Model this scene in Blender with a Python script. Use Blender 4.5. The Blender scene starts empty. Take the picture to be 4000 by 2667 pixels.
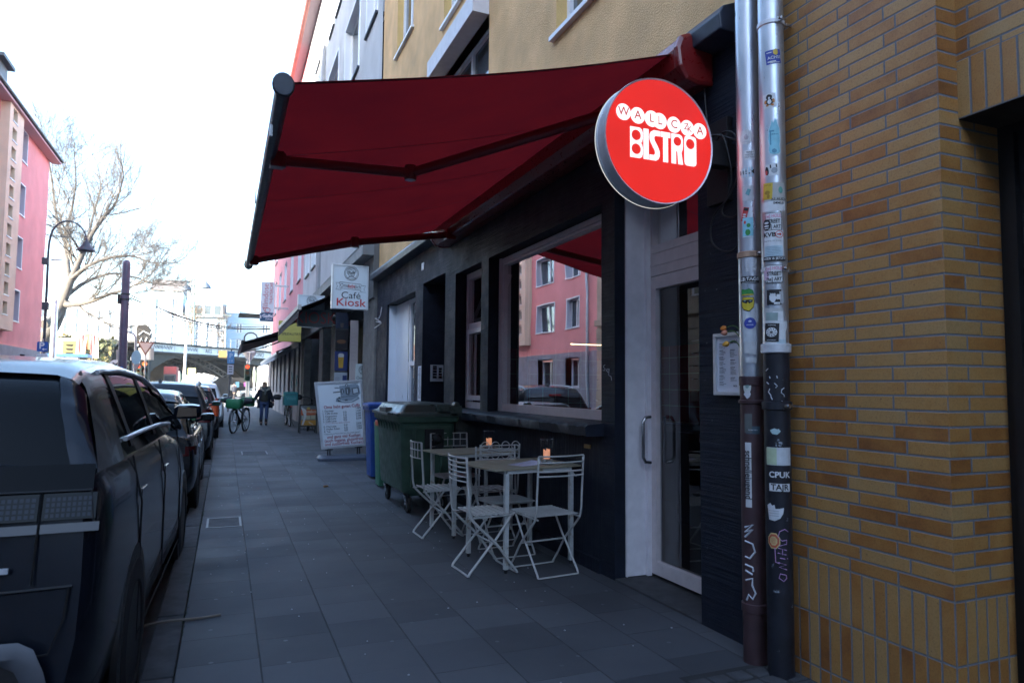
import bpy, math, random
from mathutils import Vector, Matrix
R = math.radians
SC = bpy.context.scene
COL = SC.collection
random.seed(7)

# ---------------------------------------------------------------- camera
EYE = 1.41
YAW, PITCH, ROLL = R(22.328), R(3.783), R(0.481)
def _axes():
    cy, sy, cp, sp = math.cos(YAW), math.sin(YAW), math.cos(PITCH), math.sin(PITCH)
    f = Vector((sy*cp, cy*cp, sp)); r = Vector((cy, -sy, 0)); u = r.cross(f)
    c, s = math.cos(ROLL), math.sin(ROLL)
    return c*r + s*u, -s*r + c*u, f
CR, CU, CF = _axes()
cam = bpy.data.cameras.new("camera"); camo = bpy.data.objects.new("camera", cam); COL.objects.link(camo)
cam.sensor_width = 36; cam.lens = 24.467; cam.clip_start = 0.05; cam.clip_end = 2000
camo.matrix_world = Matrix(((CR.x, CU.x, -CF.x, 0), (CR.y, CU.y, -CF.y, 0), (CR.z, CU.z, -CF.z, EYE), (0, 0, 0, 1)))
cam.dof.use_dof = True; cam.dof.focus_distance = 5.6; cam.dof.aperture_fstop = 4.0
SC.camera = camo
# ---------------------------------------------------------------- sky and sun
SUN_EL, SUN_AZ = R(16.0), R(-118)           # azimuth measured from the street direction (+Y) towards +X
sd = Vector((math.sin(SUN_AZ)*math.cos(SUN_EL), math.cos(SUN_AZ)*math.cos(SUN_EL), math.sin(SUN_EL)))
wd = bpy.data.worlds.new("World"); SC.world = wd; wd.use_nodes = True
wn = wd.node_tree; bg = wn.nodes["Background"]
sky = wn.nodes.new("ShaderNodeTexSky"); sky.sky_type = 'NISHITA'; sky.sun_disc = False
sky.sun_elevation = SUN_EL; sky.sun_rotation = SUN_AZ; sky.air_density = 1.0; sky.dust_density = 1.6; sky.ozone_density = 2.0
wn.links.new(sky.outputs[0], bg.inputs[0]); bg.inputs[1].default_value = 0.15
sl = bpy.data.lights.new("sun", 'SUN'); sl.energy = 3.0; sl.angle = R(0.5); sl.color = (1.0, 0.9, 0.76)
so = bpy.data.objects.new("sun", sl); COL.objects.link(so); so.rotation_euler = sd.to_track_quat('Z', 'Y').to_euler(); so.location = (-20, 10, 30)
SC.view_settings.view_transform = 'Standard'; SC.view_settings.look = 'None'
EXPO = 3.1
SC.view_settings.exposure = EXPO; SC.view_settings.gamma = 1.0
SC.cycles.max_bounces = 8; SC.cycles.transparent_max_bounces = 12; SC.cycles.use_denoising = True

def ray(px, py):                            # photo pixel (2352 wide) -> direction
    k = 1.70068; f = 2718.6
    return CR*((px*k-2000)/f) + CU*(-(py*k-1333.5)/f) + CF
def at(px, py, Y):                          # the point of that line of sight at street distance Y
    d = ray(px, py); t = Y/d.y
    return Vector((d.x*t, Y, EYE+d.z*t))
def atx(px, py, X):
    d = ray(px, py); t = X/d.x
    return Vector((X, d.y*t, EYE+d.z*t))

# ---------------------------------------------------------------- mesh helper
_tc = {}
def text_mesh(body, size, align='CENTER', bold=0.0):
    k = (body, align, bold)
    if k not in _tc:
        c = bpy.data.curves.new("t", 'FONT'); c.body = body; c.size = 1.0; c.align_x = align; c.align_y = 'CENTER'; c.resolution_u = 3; c.offset = bold
        o = bpy.data.objects.new("t", c); me = bpy.data.meshes.new_from_object(o)
        _tc[k] = ([(v.co.x, v.co.y) for v in me.vertices], [tuple(p.vertices) for p in me.polygons])
        bpy.data.objects.remove(o); bpy.data.curves.remove(c); bpy.data.meshes.remove(me)
    v, f = _tc[k]
    return [(x*size, y*size) for x, y in v], f
def shape_mesh(loops):                      # flat outline with holes -> filled mesh
    c = bpy.data.curves.new("s", 'CURVE'); c.dimensions = '2D'; c.fill_mode = 'BOTH'
    for lp in loops:
        sp = c.splines.new('POLY'); sp.points.add(len(lp)-1); sp.use_cyclic_u = True
        for p, (x, y) in zip(sp.points, lp): p.co = (x, y, 0, 1)
    o = bpy.data.objects.new("s", c); me = bpy.data.meshes.new_from_object(o)
    r = ([(v.co.x, v.co.y) for v in me.vertices], [tuple(p.vertices) for p in me.polygons])
    bpy.data.objects.remove(o); bpy.data.curves.remove(c); bpy.data.meshes.remove(me)
    return r
def ring2(cx, cy, r, n=24, ry=None, a0=0, a1=360):
    ry = r if ry is None else ry; full = abs(a1-a0) >= 360
    m = n if full else n+1
    return [(cx+r*math.cos(R(a0+(a1-a0)*i/n)), cy+ry*math.sin(R(a0+(a1-a0)*i/n))) for i in range(m)]

class MB:
    def __init__(s): s.v = []; s.f = []; s.mi = []; s.cur = 0
    def m(s, i): s.cur = i; return s
    def add(s, vs, fs):
        n = len(s.v); s.v += [tuple(v) for v in vs]; s.f += [tuple(i+n for i in f) for f in fs]; s.mi += [s.cur]*len(fs); return s
    def quad(s, *p): return s.add(p, [tuple(range(len(p)))])
    def box(s, x0, x1, y0, y1, z0, z1):
        v = [(x, y, z) for x in (x0, x1) for y in (y0, y1) for z in (z0, z1)]
        return s.add(v, [(0, 1, 3, 2), (4, 6, 7, 5), (0, 4, 5, 1), (2, 3, 7, 6), (0, 2, 6, 4), (1, 5, 7, 3)])
    def obox(s, c, sx, sy, sz, M=None):
        M = M or Matrix.Identity(3); c = Vector(c)
        v = [c + M @ Vector((x*sx/2, y*sy/2, z*sz/2)) for x in (-1, 1) for y in (-1, 1) for z in (-1, 1)]
        return s.add(v, [(0, 1, 3, 2), (4, 6, 7, 5), (0, 4, 5, 1), (2, 3, 7, 6), (0, 2, 6, 4), (1, 5, 7, 3)])
    def bar(s, p, q, w, h=None, up=(0, 0, 1)):
        p, q = Vector(p), Vector(q); d = q-p; L = d.length; d.normalize(); u = Vector(up)
        a = d.cross(u)
        if a.length < 1e-4: a = d.cross(Vector((1, 0, 0)))
        a.normalize(); b = a.cross(d)
        return s.obox((p+q)/2, L, w, h or w, Matrix((d, a, b)).transposed())
    def tube(s, pts, r, seg=8, closed=False, caps=True):
        pts = [Vector(p) for p in pts]; n = len(pts); rs = r if isinstance(r, (list, tuple)) else [r]*n
        base = len(s.v); pa = None; vs = []
        for i, p in enumerate(pts):
            a = pts[(i-1) % n] if (closed or i > 0) else p
            b = pts[(i+1) % n] if (closed or i < n-1) else p
            t = (b-a).normalized() if (b-a).length > 1e-9 else Vector((0, 0, 1))
            if pa is None:
                pa = t.cross(Vector((0, 0, 1)))
                if pa.length < 1e-3: pa = t.cross(Vector((1, 0, 0)))
            pa = (pa - t*pa.dot(t))
            if pa.length < 1e-6: pa = t.orthogonal()
            pa.normalize(); pb = t.cross(pa)
            k = rs[i]
            vs += [p + pa*math.cos(2*math.pi*j/seg)*k + pb*math.sin(2*math.pi*j/seg)*k for j in range(seg)]
        fs = []
        for i in range(n if closed else n-1):
            i2 = (i+1) % n
            for j in range(seg):
                j2 = (j+1) % seg; fs.append((i*seg+j, i*seg+j2, i2*seg+j2, i2*seg+j))
        if caps and not closed: fs += [tuple(range(seg))[::-1], tuple((n-1)*seg+j for j in range(seg))]
        return s.add(vs, fs)
    def lathe(s, prof, o=(0, 0, 0), M=None, seg=24, a0=0, a1=360):
        M = M or Matrix.Identity(3); o = Vector(o); full = a1-a0 >= 360; k = seg if full else seg+1; n = len(prof); vs = []
        for r_, z in prof:
            for j in range(k):
                a = R(a0+(a1-a0)*j/seg); vs.append(o + M @ Vector((r_*math.cos(a), r_*math.sin(a), z)))
        fs = []
        for i in range(n-1):
            for j in range(k if full else k-1):
                j2 = (j+1) % k; fs.append((i*k+j, i*k+j2, (i+1)*k+j2, (i+1)*k+j))
        return s.add(vs, fs)
    def loft(s, rings, closed=True, cap0=True, cap1=True):
        n = len(rings[0]); vs = [p for r_ in rings for p in r_]; fs = []
        for i in range(len(rings)-1):
            for j in range(n if closed else n-1):
                j2 = (j+1) % n; fs.append((i*n+j, i*n+j2, (i+1)*n+j2, (i+1)*n+j))
        if cap0: fs.append(tuple(range(n))[::-1])
        if cap1: fs.append(tuple((len(rings)-1)*n+j for j in range(n)))
        return s.add(vs, fs)
    def prism(s, poly, fn, w0, w1):
        n = len(poly); vs = [fn(u, v, w0) for u, v in poly]+[fn(u, v, w1) for u, v in poly]
        return s.add(vs, [tuple(range(n))[::-1], tuple(range(n, 2*n))]+[(i, (i+1) % n, (i+1) % n+n, i+n) for i in range(n)])
    def flat(s, mesh2, fn): return s.add([fn(u, v) for u, v in mesh2[0]], mesh2[1])
    def text(s, body, size, fn, u=0, v=0, align='CENTER', bold=0.0, sx=1.0):
        vv, ff = text_mesh(body, size, align, bold)
        return s.add([fn(u+x*sx, v+y) for x, y in vv], ff)
    def build(s, name, mats, parent=None, smooth=None, bevel=0, sub=0, world=True):
        me = bpy.data.meshes.new(name); off = Vector((0, 0, 0))
        par = parent
        if world and parent is not None: off = wloc(parent)
        me.from_pydata([tuple(Vector(v)-off) for v in s.v], [], s.f)
        mats = mats if isinstance(mats, (list, tuple)) else [mats]
        for m_ in mats: me.materials.append(m_)
        if len(mats) > 1: me.polygons.foreach_set('material_index', s.mi)
        me.validate(); me.update()
        if smooth is not None:
            me.polygons.foreach_set('use_smooth', [True]*len(me.polygons))
            if smooth < 180: me.set_sharp_from_angle(angle=R(smooth))
        o = bpy.data.objects.new(name, me); COL.objects.link(o)
        if parent is not None: o.parent = parent
        if bevel:
            b = o.modifiers.new("bevel", 'BEVEL'); b.width = bevel; b.segments = 2; b.limit_method = 'ANGLE'; b.angle_limit = R(35)
        if sub:
            b = o.modifiers.new("sub", 'SUBSURF'); b.levels = sub; b.render_levels = sub
        return o
def wloc(o):
    p = Vector(o.location)
    while o.parent is not None: o = o.parent; p += Vector(o.location)
    return p
def tag(o, label=None, cat=None, group=None, kind=None):
    if label: o['label'] = label
    if cat: o['category'] = cat
    if group: o['group'] = group
    if kind: o['kind'] = kind
    return o
def thing(name, label, cat, loc=(0, 0, 0), rz=0.0, group=None):
    o = bpy.data.objects.new(name, None); COL.objects.link(o); o.location = loc; o.rotation_euler = (0, 0, rz); o.empty_display_size = .2
    return tag(o, label, cat, group)
def copy_tree(o, parent=None):
    c = o.copy(); COL.objects.link(c); c.parent = parent
    for ch in o.children: copy_tree(ch, c)
    return c
def XY(o, ux=(1, 0, 0), uy=(0, 0, 1)):      # 2-D frame in space
    o, ux, uy = Vector(o), Vector(ux), Vector(uy)
    return lambda u, v: o + ux*u + uy*v

# ---------------------------------------------------------------- materials
def mat(name, col, rough=.5, metal=0.0, nz=None, bp=None, spec=.5, stretch=(1, 1, 1), coat=0.0, emis=None, estr=1.0, dirt=None):
    m = bpy.data.materials.new(name); m.use_nodes = True; nt = m.node_tree; b = nt.nodes["Principled BSDF"]
    b.inputs["Base Color"].default_value = (*col, 1); b.inputs["Roughness"].default_value = rough; b.inputs["Metallic"].default_value = metal
    b.inputs["Specular IOR Level"].default_value = spec; b.inputs["Coat Weight"].default_value = coat
    if coat: b.inputs["Coat Roughness"].default_value = .04
    if emis: b.inputs["Emission Color"].default_value = (*emis, 1); b.inputs["Emission Strength"].default_value = estr
    if nz or bp or dirt:
        tc = nt.nodes.new("ShaderNodeTexCoord"); mp = nt.nodes.new("ShaderNodeMapping"); mp.inputs["Scale"].default_value = stretch
        nt.links.new(tc.outputs["Object"], mp.inputs[0]); vec = mp.outputs[0]
    def noise(sc, det=5, ro=.55):
        n = nt.nodes.new("ShaderNodeTexNoise"); n.inputs["Scale"].default_value = sc; n.inputs["Detail"].default_value = det; n.inputs["Roughness"].default_value = ro
        nt.links.new(vec, n.inputs["Vector"]); return n.outputs["Fac"]
    last = None
    if nz:
        rp = nt.nodes.new("ShaderNodeMapRange"); rp.inputs[1].default_value = .3; rp.inputs[2].default_value = .7
        rp.inputs[3].default_value = 1-nz[1]; rp.inputs[4].default_value = 1+nz[1]; nt.links.new(noise(nz[0]), rp.inputs[0])
        mx = nt.nodes.new("ShaderNodeMix"); mx.data_type = 'RGBA'; mx.blend_type = 'MULTIPLY'; mx.inputs[0].default_value = 1
        mx.inputs[6].default_value = (*col, 1); nt.links.new(rp.outputs[0], mx.inputs[7]); last = mx.outputs[2]
        rr = nt.nodes.new("ShaderNodeMapRange"); rr.inputs[1].default_value = .3; rr.inputs[2].default_value = .7
        rr.inputs[3].default_value = max(.03, rough-.08); rr.inputs[4].default_value = min(1, rough+.1); nt.links.new(noise(nz[0]*2.3), rr.inputs[0])
        nt.links.new(rr.outputs[0], b.inputs["Roughness"])
    if dirt:                                  # (scale, threshold, colour, softness): stains or wear with their own shape
        rp = nt.nodes.new("ShaderNodeMapRange"); rp.inputs[1].default_value = dirt[1]; rp.inputs[2].default_value = dirt[1]+dirt[3]; nt.links.new(noise(dirt[0], 8, .65), rp.inputs[0])
        mx = nt.nodes.new("ShaderNodeMix"); mx.data_type = 'RGBA'; nt.links.new(rp.outputs[0], mx.inputs[0])
        mx.inputs[6].default_value = (*col, 1); mx.inputs[7].default_value = (*dirt[2], 1)
        if last: nt.links.new(last, mx.inputs[6])
        last = mx.outputs[2]
    if last: nt.links.new(last, b.inputs["Base Color"])
    if bp:
        bm = nt.nodes.new("ShaderNodeBump"); bm.inputs["Strength"].default_value = bp[1]; bm.inputs["Distance"].default_value = bp[2] if len(bp) > 2 else .005
        nt.links.new(noise(bp[0], 6, .6), bm.inputs["Height"]); nt.links.new(bm.outputs[0], b.inputs["Normal"])
    return m
class NT:                                   # small node-math helper for patterned materials
    def __init__(s, m): s.nt = m.node_tree
    def val(s, op, *a, clamp=False):
        n = s.nt.nodes.new("ShaderNodeMath"); n.operation = op; n.use_clamp = clamp
        for i, x in enumerate(a):
            if isinstance(x, (int, float)): n.inputs[i].default_value = x
            else: s.nt.links.new(x, n.inputs[i])
        return n.outputs[0]
    def pos(s):
        g = s.nt.nodes.new("ShaderNodeNewGeometry"); x = s.nt.nodes.new("ShaderNodeSeparateXYZ"); s.nt.links.new(g.outputs["Position"], x.inputs[0]); return x.outputs, g.outputs["Position"]
    def white(s, a, b, off=0):
        c = s.nt.nodes.new("ShaderNodeCombineXYZ"); s.nt.links.new(a, c.inputs[0]); s.nt.links.new(b, c.inputs[1]); c.inputs[2].default_value = off
        w = s.nt.nodes.new("ShaderNodeTexWhiteNoise"); w.noise_dimensions = '3D'; s.nt.links.new(c.outputs[0], w.inputs["Vector"]); return w.outputs["Value"]
    def noise(s, vec, sc, det=5, ro=.55):
        n = s.nt.nodes.new("ShaderNodeTexNoise"); n.inputs["Scale"].default_value = sc; n.inputs["Detail"].default_value = det; n.inputs["Roughness"].default_value = ro
        s.nt.links.new(vec, n.inputs["Vector"]); return n.outputs["Fac"]
    def ramp(s, fac, stops):
        r = s.nt.nodes.new("ShaderNodeValToRGB"); e = r.color_ramp.elements
        while len(e) < len(stops): e.new(.5)
        for k, (p, c) in zip(e, stops): k.position = p; k.color = (*c, 1)
        s.nt.links.new(fac, r.inputs[0]); return r.outputs[0]
    def mix(s, fac, a, b, mode='MIX'):
        n = s.nt.nodes.new("ShaderNodeMix"); n.data_type = 'RGBA'; n.blend_type = mode
        for i, x in ((0, fac), (6, a), (7, b)):
            if isinstance(x, tuple): n.inputs[i].default_value = (*x, 1)
            elif isinstance(x, (int, float)): n.inputs[i].default_value = x
            else: s.nt.links.new(x, n.inputs[i])
        return n.outputs[2]
    def rng(s, x, a, b, c=0., d=1.):
        n = s.nt.nodes.new("ShaderNodeMapRange"); s.nt.links.new(x, n.inputs[0])
        for i, k in enumerate((a, b, c, d)): n.inputs[i+1].default_value = k
        return n.outputs[0]
    def bump(s, h, strength, dist, bsdf):
        n = s.nt.nodes.new("ShaderNodeBump"); n.inputs["Strength"].default_value = strength; n.inputs["Distance"].default_value = dist
        s.nt.links.new(h, n.inputs["Height"]); s.nt.links.new(n.outputs[0], bsdf.inputs["Normal"])

def brick_mat(name, uaxis, u0, offs, z0=2.952, soldier=None):
    m = mat(name, (.3, .15, .04), .35); nt = NT(m); b = m.node_tree.nodes["Principled BSDF"]; L = m.node_tree.links
    (px, py, pz), pos = nt.pos(); u = nt.val('SUBTRACT', (px, py)[uaxis == 'Y'], u0)
    rr = nt.val('DIVIDE', nt.val('SUBTRACT', z0, pz), .0625); row = nt.val('FLOOR', rr); fz = nt.val('FRACT', rr)
    par = nt.val('FLOORED_MODULO', row, 2.0)
    off = nt.val('ADD', offs[0], nt.val('MULTIPLY', par, offs[1]-offs[0]))
    uu = nt.val('DIVIDE', nt.val('SUBTRACT', u, off), .25); col = nt.val('FLOOR', uu); fu = nt.val('FRACT', uu)
    if soldier is not None:
        za, zb = soldier                     # bricks stand on end between these heights
        inz = nt.val('MULTIPLY', nt.val('LESS_THAN', pz, zb), nt.val('GREATER_THAN', pz, za))
        r2 = nt.val('DIVIDE', nt.val('SUBTRACT', zb, pz), .25); u2 = nt.val('DIVIDE', u, .0625)
        def sel(a, c): return nt.val('ADD', nt.val('MULTIPLY', inz, c), nt.val('MULTIPLY', nt.val('SUBTRACT', 1.0, inz), a))
        row = sel(row, nt.val('ADD', nt.val('FLOOR', r2), 300)); col = sel(col, nt.val('FLOOR', u2))
        f2 = nt.val('FRACT', r2); g2 = nt.val('FRACT', u2)
        dz = sel(nt.val('MULTIPLY', nt.val('MINIMUM', fz, nt.val('SUBTRACT', 1., fz)), .0625), nt.val('MULTIPLY', nt.val('MINIMUM', f2, nt.val('SUBTRACT', 1., f2)), .25))
        du = sel(nt.val('MULTIPLY', nt.val('MINIMUM', fu, nt.val('SUBTRACT', 1., fu)), .25), nt.val('MULTIPLY', nt.val('MINIMUM', g2, nt.val('SUBTRACT', 1., g2)), .0625))
    else:
        dz = nt.val('MULTIPLY', nt.val('MINIMUM', fz, nt.val('SUBTRACT', 1., fz)), .0625); du = nt.val('MULTIPLY', nt.val('MINIMUM', fu, nt.val('SUBTRACT', 1., fu)), .25)
    d = nt.val('MINIMUM', dz, du)
    d = nt.val('ADD', d, nt.val('MULTIPLY', nt.val('SUBTRACT', nt.noise(pos, 60, 3), .5), .0022))
    brickness = nt.rng(d, .0036, .0056)
    w = nt.white(row, col)
    n1 = nt.noise(pos, 9, 4); n2 = nt.noise(pos, 140, 4, .7)
    t = nt.val('ADD', nt.val('MULTIPLY', w, .56), nt.val('MULTIPLY', n1, .58))
    c = nt.ramp(t, [(.20, (.21, .080, .024)), (.35, (.31, .130, .036)), (.48, (.36, .170, .050)), (.64, (.395, .212, .072)), (.9, (.38, .232, .096))])
    c = nt.mix(1.0, c, nt.ramp(n2, [(.3, (.72, .70, .66)), (.52, (1, 1, 1)), (.75, (1.1, 1.08, 1.0))]), 'MULTIPLY')
    pits = nt.rng(nt.noise(pos, 75, 2, .5), .70, .74)
    c = nt.mix(nt.val('MULTIPLY', pits, .6), c, (.06, .04, .03))
    mor = nt.mix(n2, (.09, .096, .108), (.19, .20, .22))
    L.new(nt.mix(brickness, mor, c), b.inputs["Base Color"])
    L.new(nt.rng(brickness, 0, 1, .9, .38), b.inputs["Roughness"])
    nt.bump(nt.val('ADD', brickness, nt.val('MULTIPLY', n2, .25)), .7, .004, b)
    return m
def slab_mat():
    m = mat("paving_slabs", (.1, .1, .11), .75); nt = NT(m); b = m.node_tree.nodes["Principled BSDF"]; L = m.node_tree.links
    (px, py, pz), pos = nt.pos(); uu = nt.val('DIVIDE', nt.val('ADD', px, .18), .393); col = nt.val('FLOOR', uu); fu = nt.val('FRACT', uu)
    par = nt.val('FLOORED_MODULO', col, 2.0)
    vv = nt.val('DIVIDE', nt.val('ADD', py, nt.val('MULTIPLY', par, .13)), .393); row = nt.val('FLOOR', vv); fv = nt.val('FRACT', vv)
    w = nt.white(row, col); w2 = nt.white(row, col, 5.)
    du = nt.val('MULTIPLY', nt.val('MINIMUM', fu, nt.val('SUBTRACT', 1., fu)), .393); dv = nt.val('MULTIPLY', nt.val('MINIMUM', fv, nt.val('SUBTRACT', 1., fv)), .393)
    wob = nt.val('MULTIPLY', nt.val('SUBTRACT', nt.noise(pos, 14, 4), .5), .006)
    ju = nt.rng(nt.val('ADD', du, wob), .0015, .005, 1, 0); jv = nt.val('MULTIPLY', nt.rng(nt.val('ADD', dv, wob), .001, .004, 1, 0), nt.rng(w2, .25, .6, .15, .9))
    j = nt.val('MAXIMUM', ju, jv)
    n1 = nt.noise(pos, 1.3, 6, .6); n2 = nt.noise(pos, 260, 3, .7); n3 = nt.noise(pos, 22, 5, .6)
    t = nt.val('ADD', nt.val('MULTIPLY', w, .42), nt.val('ADD', nt.val('MULTIPLY', n1, .45), nt.val('MULTIPLY', n2, .25)))
    c = nt.ramp(t, [(.25, (.033, .035, .041)), (.55, (.053, .056, .065)), (.85, (.079, .083, .093))])
    c = nt.mix(nt.rng(n3, .55, .75, 0, .35), c, (.05, .05, .055))
    vor = m.node_tree.nodes.new("ShaderNodeTexVoronoi"); vor.voronoi_dimensions = '2D'; vor.inputs["Scale"].default_value = 5.5; L.new(pos, vor.inputs["Vector"])   # trodden chewing gum
    wn_ = m.node_tree.nodes.new("ShaderNodeSeparateColor"); L.new(vor.outputs["Color"], wn_.inputs[0])
    gum = nt.val('MULTIPLY', nt.rng(nt.val('ADD', vor.outputs["Distance"], nt.val('MULTIPLY', n3, .04)), .075, .095, 1, 0), nt.val('GREATER_THAN', wn_.outputs[0], nt.rng(nt.noise(pos, .7, 2), .35, .65, .97, .70)))
    c = nt.mix(nt.rng(nt.noise(pos, .9, 3, .5), .55, .68, 0, .35), c, (.03, .032, .038))
    c = nt.mix(nt.val('MULTIPLY', gum, nt.rng(wn_.outputs[1], 0, 1, .12, .5)), c, (.22, .23, .25))
    c = nt.mix(j, c, (.022, .022, .024))
    L.new(c, b.inputs["Base Color"]); L.new(nt.rng(n1, .3, .7, .62, .85), b.inputs["Roughness"])
    h = nt.val('ADD', nt.val('ADD', nt.val('MULTIPLY', j, -1.), nt.val('MULTIPLY', n2, .12)), nt.val('MULTIPLY', w, .25))
    nt.bump(h, .6, .006, b)
    return m
def ribbed_mat(name, axis, col=(.0078, .0115, .0225), scale=42, rough=.6):
    m = mat(name, col, rough, spec=.3); nt = NT(m); b = m.node_tree.nodes["Principled BSDF"]; L = m.node_tree.links
    (px, py, pz), pos = nt.pos()
    co = m.node_tree.nodes.new("ShaderNodeMapping"); co.inputs["Scale"].default_value = ((2.5, 2.5, 60) if axis == 'Z' else (55, 55, 2.0)); L.new(pos, co.inputs[0])
    n1 = nt.noise(co.outputs[0], 1.0, 5, .6); n2 = nt.noise(pos, 5, 5, .6); n3 = nt.noise(pos, 90, 4, .6)
    c = nt.mix(nt.rng(n1, .35, .7), tuple(k*.72 for k in col), tuple(k*1.45 for k in col))
    c = nt.mix(nt.rng(n2, .45, .75, 0, .4), c, tuple(k*1.5 for k in col))
    c = nt.mix(nt.rng(nt.noise(pos, 38, 3, .5), .74, .77, 0, .7), c, (.20, .21, .24))
    L.new(c, b.inputs["Base Color"]); L.new(nt.rng(n2, .3, .7, rough-.1, rough+.15), b.inputs["Roughness"])
    nt.bump(nt.val('ADD', n1, nt.val('MULTIPLY', n3, .25)), .9, .012, b)
    return m
def glass_mat(name, ior=2.2, tint=(.75, .8, .8), gcol=(1, 1, 1)):
    m = bpy.data.materials.new(name); m.use_nodes = True; nt = m.node_tree; nt.nodes.clear()
    o = nt.nodes.new("ShaderNodeOutputMaterial"); mx = nt.nodes.new("ShaderNodeMixShader"); f = nt.nodes.new("ShaderNodeFresnel"); bk = nt.nodes.new('ShaderNodeNewGeometry'); mi = nt.nodes.new('ShaderNodeMix'); mi.inputs[2].default_value = ior; mi.inputs[3].default_value = 1/ior; nt.links.new(bk.outputs['Backfacing'], mi.inputs[0]); nt.links.new(mi.outputs[0], f.inputs[0])
    t = nt.nodes.new("ShaderNodeBsdfTransparent"); t.inputs[0].default_value = (*tint, 1); g = nt.nodes.new("ShaderNodeBsdfGlossy"); g.inputs["Roughness"].default_value = 0.0; g.inputs[0].default_value = (*gcol, 1)
    tc = nt.nodes.new("ShaderNodeTexCoord"); n = nt.nodes.new("ShaderNodeTexNoise"); n.inputs["Scale"].default_value = 1.6; n.inputs["Detail"].default_value = 1; nt.links.new(tc.outputs["Object"], n.inputs["Vector"])
    bm = nt.nodes.new("ShaderNodeBump"); bm.inputs["Strength"].default_value = .05; bm.inputs["Distance"].default_value = .02; nt.links.new(n.outputs["Fac"], bm.inputs["Height"]); nt.links.new(bm.outputs[0], g.inputs["Normal"])
    nt.links.new(f.outputs[0], mx.inputs[0]); nt.links.new(t.outputs[0], mx.inputs[1]); nt.links.new(g.outputs[0], mx.inputs[2]); nt.links.new(mx.outputs[0], o.inputs[0])
    return m
def lit(name, col, s=1.0): return mat(name, tuple(min(1, c)*.6 for c in col), .4, emis=col, estr=s*2**-EXPO)

K = dict(
 slab=slab_mat(),
 kerb=mat("kerb_stone", (.044, .045, .050), .8, nz=(6, .35), bp=(160, .5, .004)),
 asphalt=mat("asphalt", (.055, .055, .058), .85, nz=(3, .3), bp=(220, .6, .006)),
 ground=mat("ground_soil", (.07, .066, .058), .95, nz=(.3, .3)),
 paint_white=mat("white_marking", (.7, .7, .68), .6, nz=(8, .15)),
 brick_front=brick_mat("brick_front", 'Y', 1.933, (.19, 0.0), soldier=(-.5, .577)),
 brick_side=brick_mat("brick_side", 'X', 2.697, (.215, .125), soldier=(-.5, .577)),
 brick_lintel=brick_mat("brick_lintel", 'Y', 1.94, (.06, .19), soldier=(2.55, 2.80)),
 rib_h=ribbed_mat("navy_combed_plaster", 'Z'), rib_v=ribbed_mat("navy_ribbed_render", 'Y'),
 navy=mat("navy_paint", (.0078, .0112, .0215), .6, spec=.3, nz=(7, .35), bp=(60, .4, .006)),
 navy_trim=mat("navy_metal_trim", (.022, .028, .045), .4, nz=(9, .25)),
 stucco=mat("ochre_stucco", (.72, .46, .225), .9, nz=(2.0, .16), bp=(75, 1.0, .012), dirt=(1.1, .58, (.60, .38, .19), .2)),
 stucco_rev=mat("ochre_reveal", (.62, .42, .17), .9, nz=(3, .12), bp=(75, .7, .008)),
 grey_stucco=mat("grey_stucco", (.46, .47, .485), .92, nz=(1.2, .12), bp=(40, 1.0, .015)),
 pink=mat("pink_render", (.76, .315, .305), .9, nz=(.7, .1), bp=(90, .5, .006), dirt=(.5, .6, (.70, .285, .28), .2)),
 pink_r=mat("rose_render", (.58, .25, .28), .9, nz=(.8, .1), bp=(90, .5, .006)),
 cream=mat("cream_render", (.76, .61, .45), .9, nz=(.8, .1), bp=(90, .4, .006)),
 plinth=mat("grey_plinth", (.27, .28, .31), .8, nz=(2, .15), bp=(60, .4, .005)),
 sandstone=mat("beige_stone", (.42, .35, .26), .85, nz=(1.5, .2), bp=(30, .6, .01)),
 white_trim=mat("white_window_frame", (.72, .74, .78), .35, nz=(4, .05)),
 warm_trim=mat("taupe_window_frame", (.66, .60, .61), .35, nz=(12, .07), bp=(200, .15, .002)),
 alu=mat("aluminium", (.60, .62, .66), .4, metal=.25, nz=(20, .12)),
 alu_soft=mat("satin_aluminium", (.66, .67, .69), .42, metal=.6, nz=(14, .08)),
 chrome=mat("chrome", (.85, .85, .87), .08, metal=1),
 steel=mat("brushed_steel", (.5, .5, .52), .25, metal=1),
 zinc=mat("galvanised_zinc", (.52, .56, .62), .34, metal=.85, nz=(9, .22), bp=(120, .12, .002), stretch=(1, 1, .25), dirt=(45, .66, (.2, .2, .22), .06)),
 brown_pipe=mat("brown_pipe", (.055, .030, .034), .42, nz=(7, .3), dirt=(9, .66, (.3, .3, .36), .1)),
 black_pipe=mat("black_pipe", (.012, .013, .020), .45, nz=(8, .4), dirt=(14, .64, (.30, .34, .40), .05)),
 rust=mat("rust_clamp", (.34, .22, .15), .6, nz=(30, .3)),
 glass=glass_mat("window_glass"), glass_big=glass_mat("shop_glass", 14.0, (.9, .92, .94)), glass_door=glass_mat("door_glass", 2.0, (.5, .53, .56)),
 jar=glass_mat("thin_glass", 1.16, (.985, .99, .995)),
 dark_glass=mat("dark_window", (.012, .015, .018), .04, spec=.9), pane=mat("sky_window", (.05, .065, .08), .05, spec=1.0),
 car_glass=mat("tinted_car_glass", (.004, .005, .006), .02, spec=.09),
 black=mat("black_plastic", (.012, .012, .014), .5, nz=(40, .2)), rubber=mat("tyre_rubber", (.012, .012, .013), .75, bp=(120, .3, .003)),
 dark=mat("dark_recess", (.006, .006, .008), .8), void=mat("dark_interior", (.012, .008, .008), .8),
 iron=mat("dark_steelwork", (.035, .036, .037), .7, nz=(2, .3)),
 awning=None,
)
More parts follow.
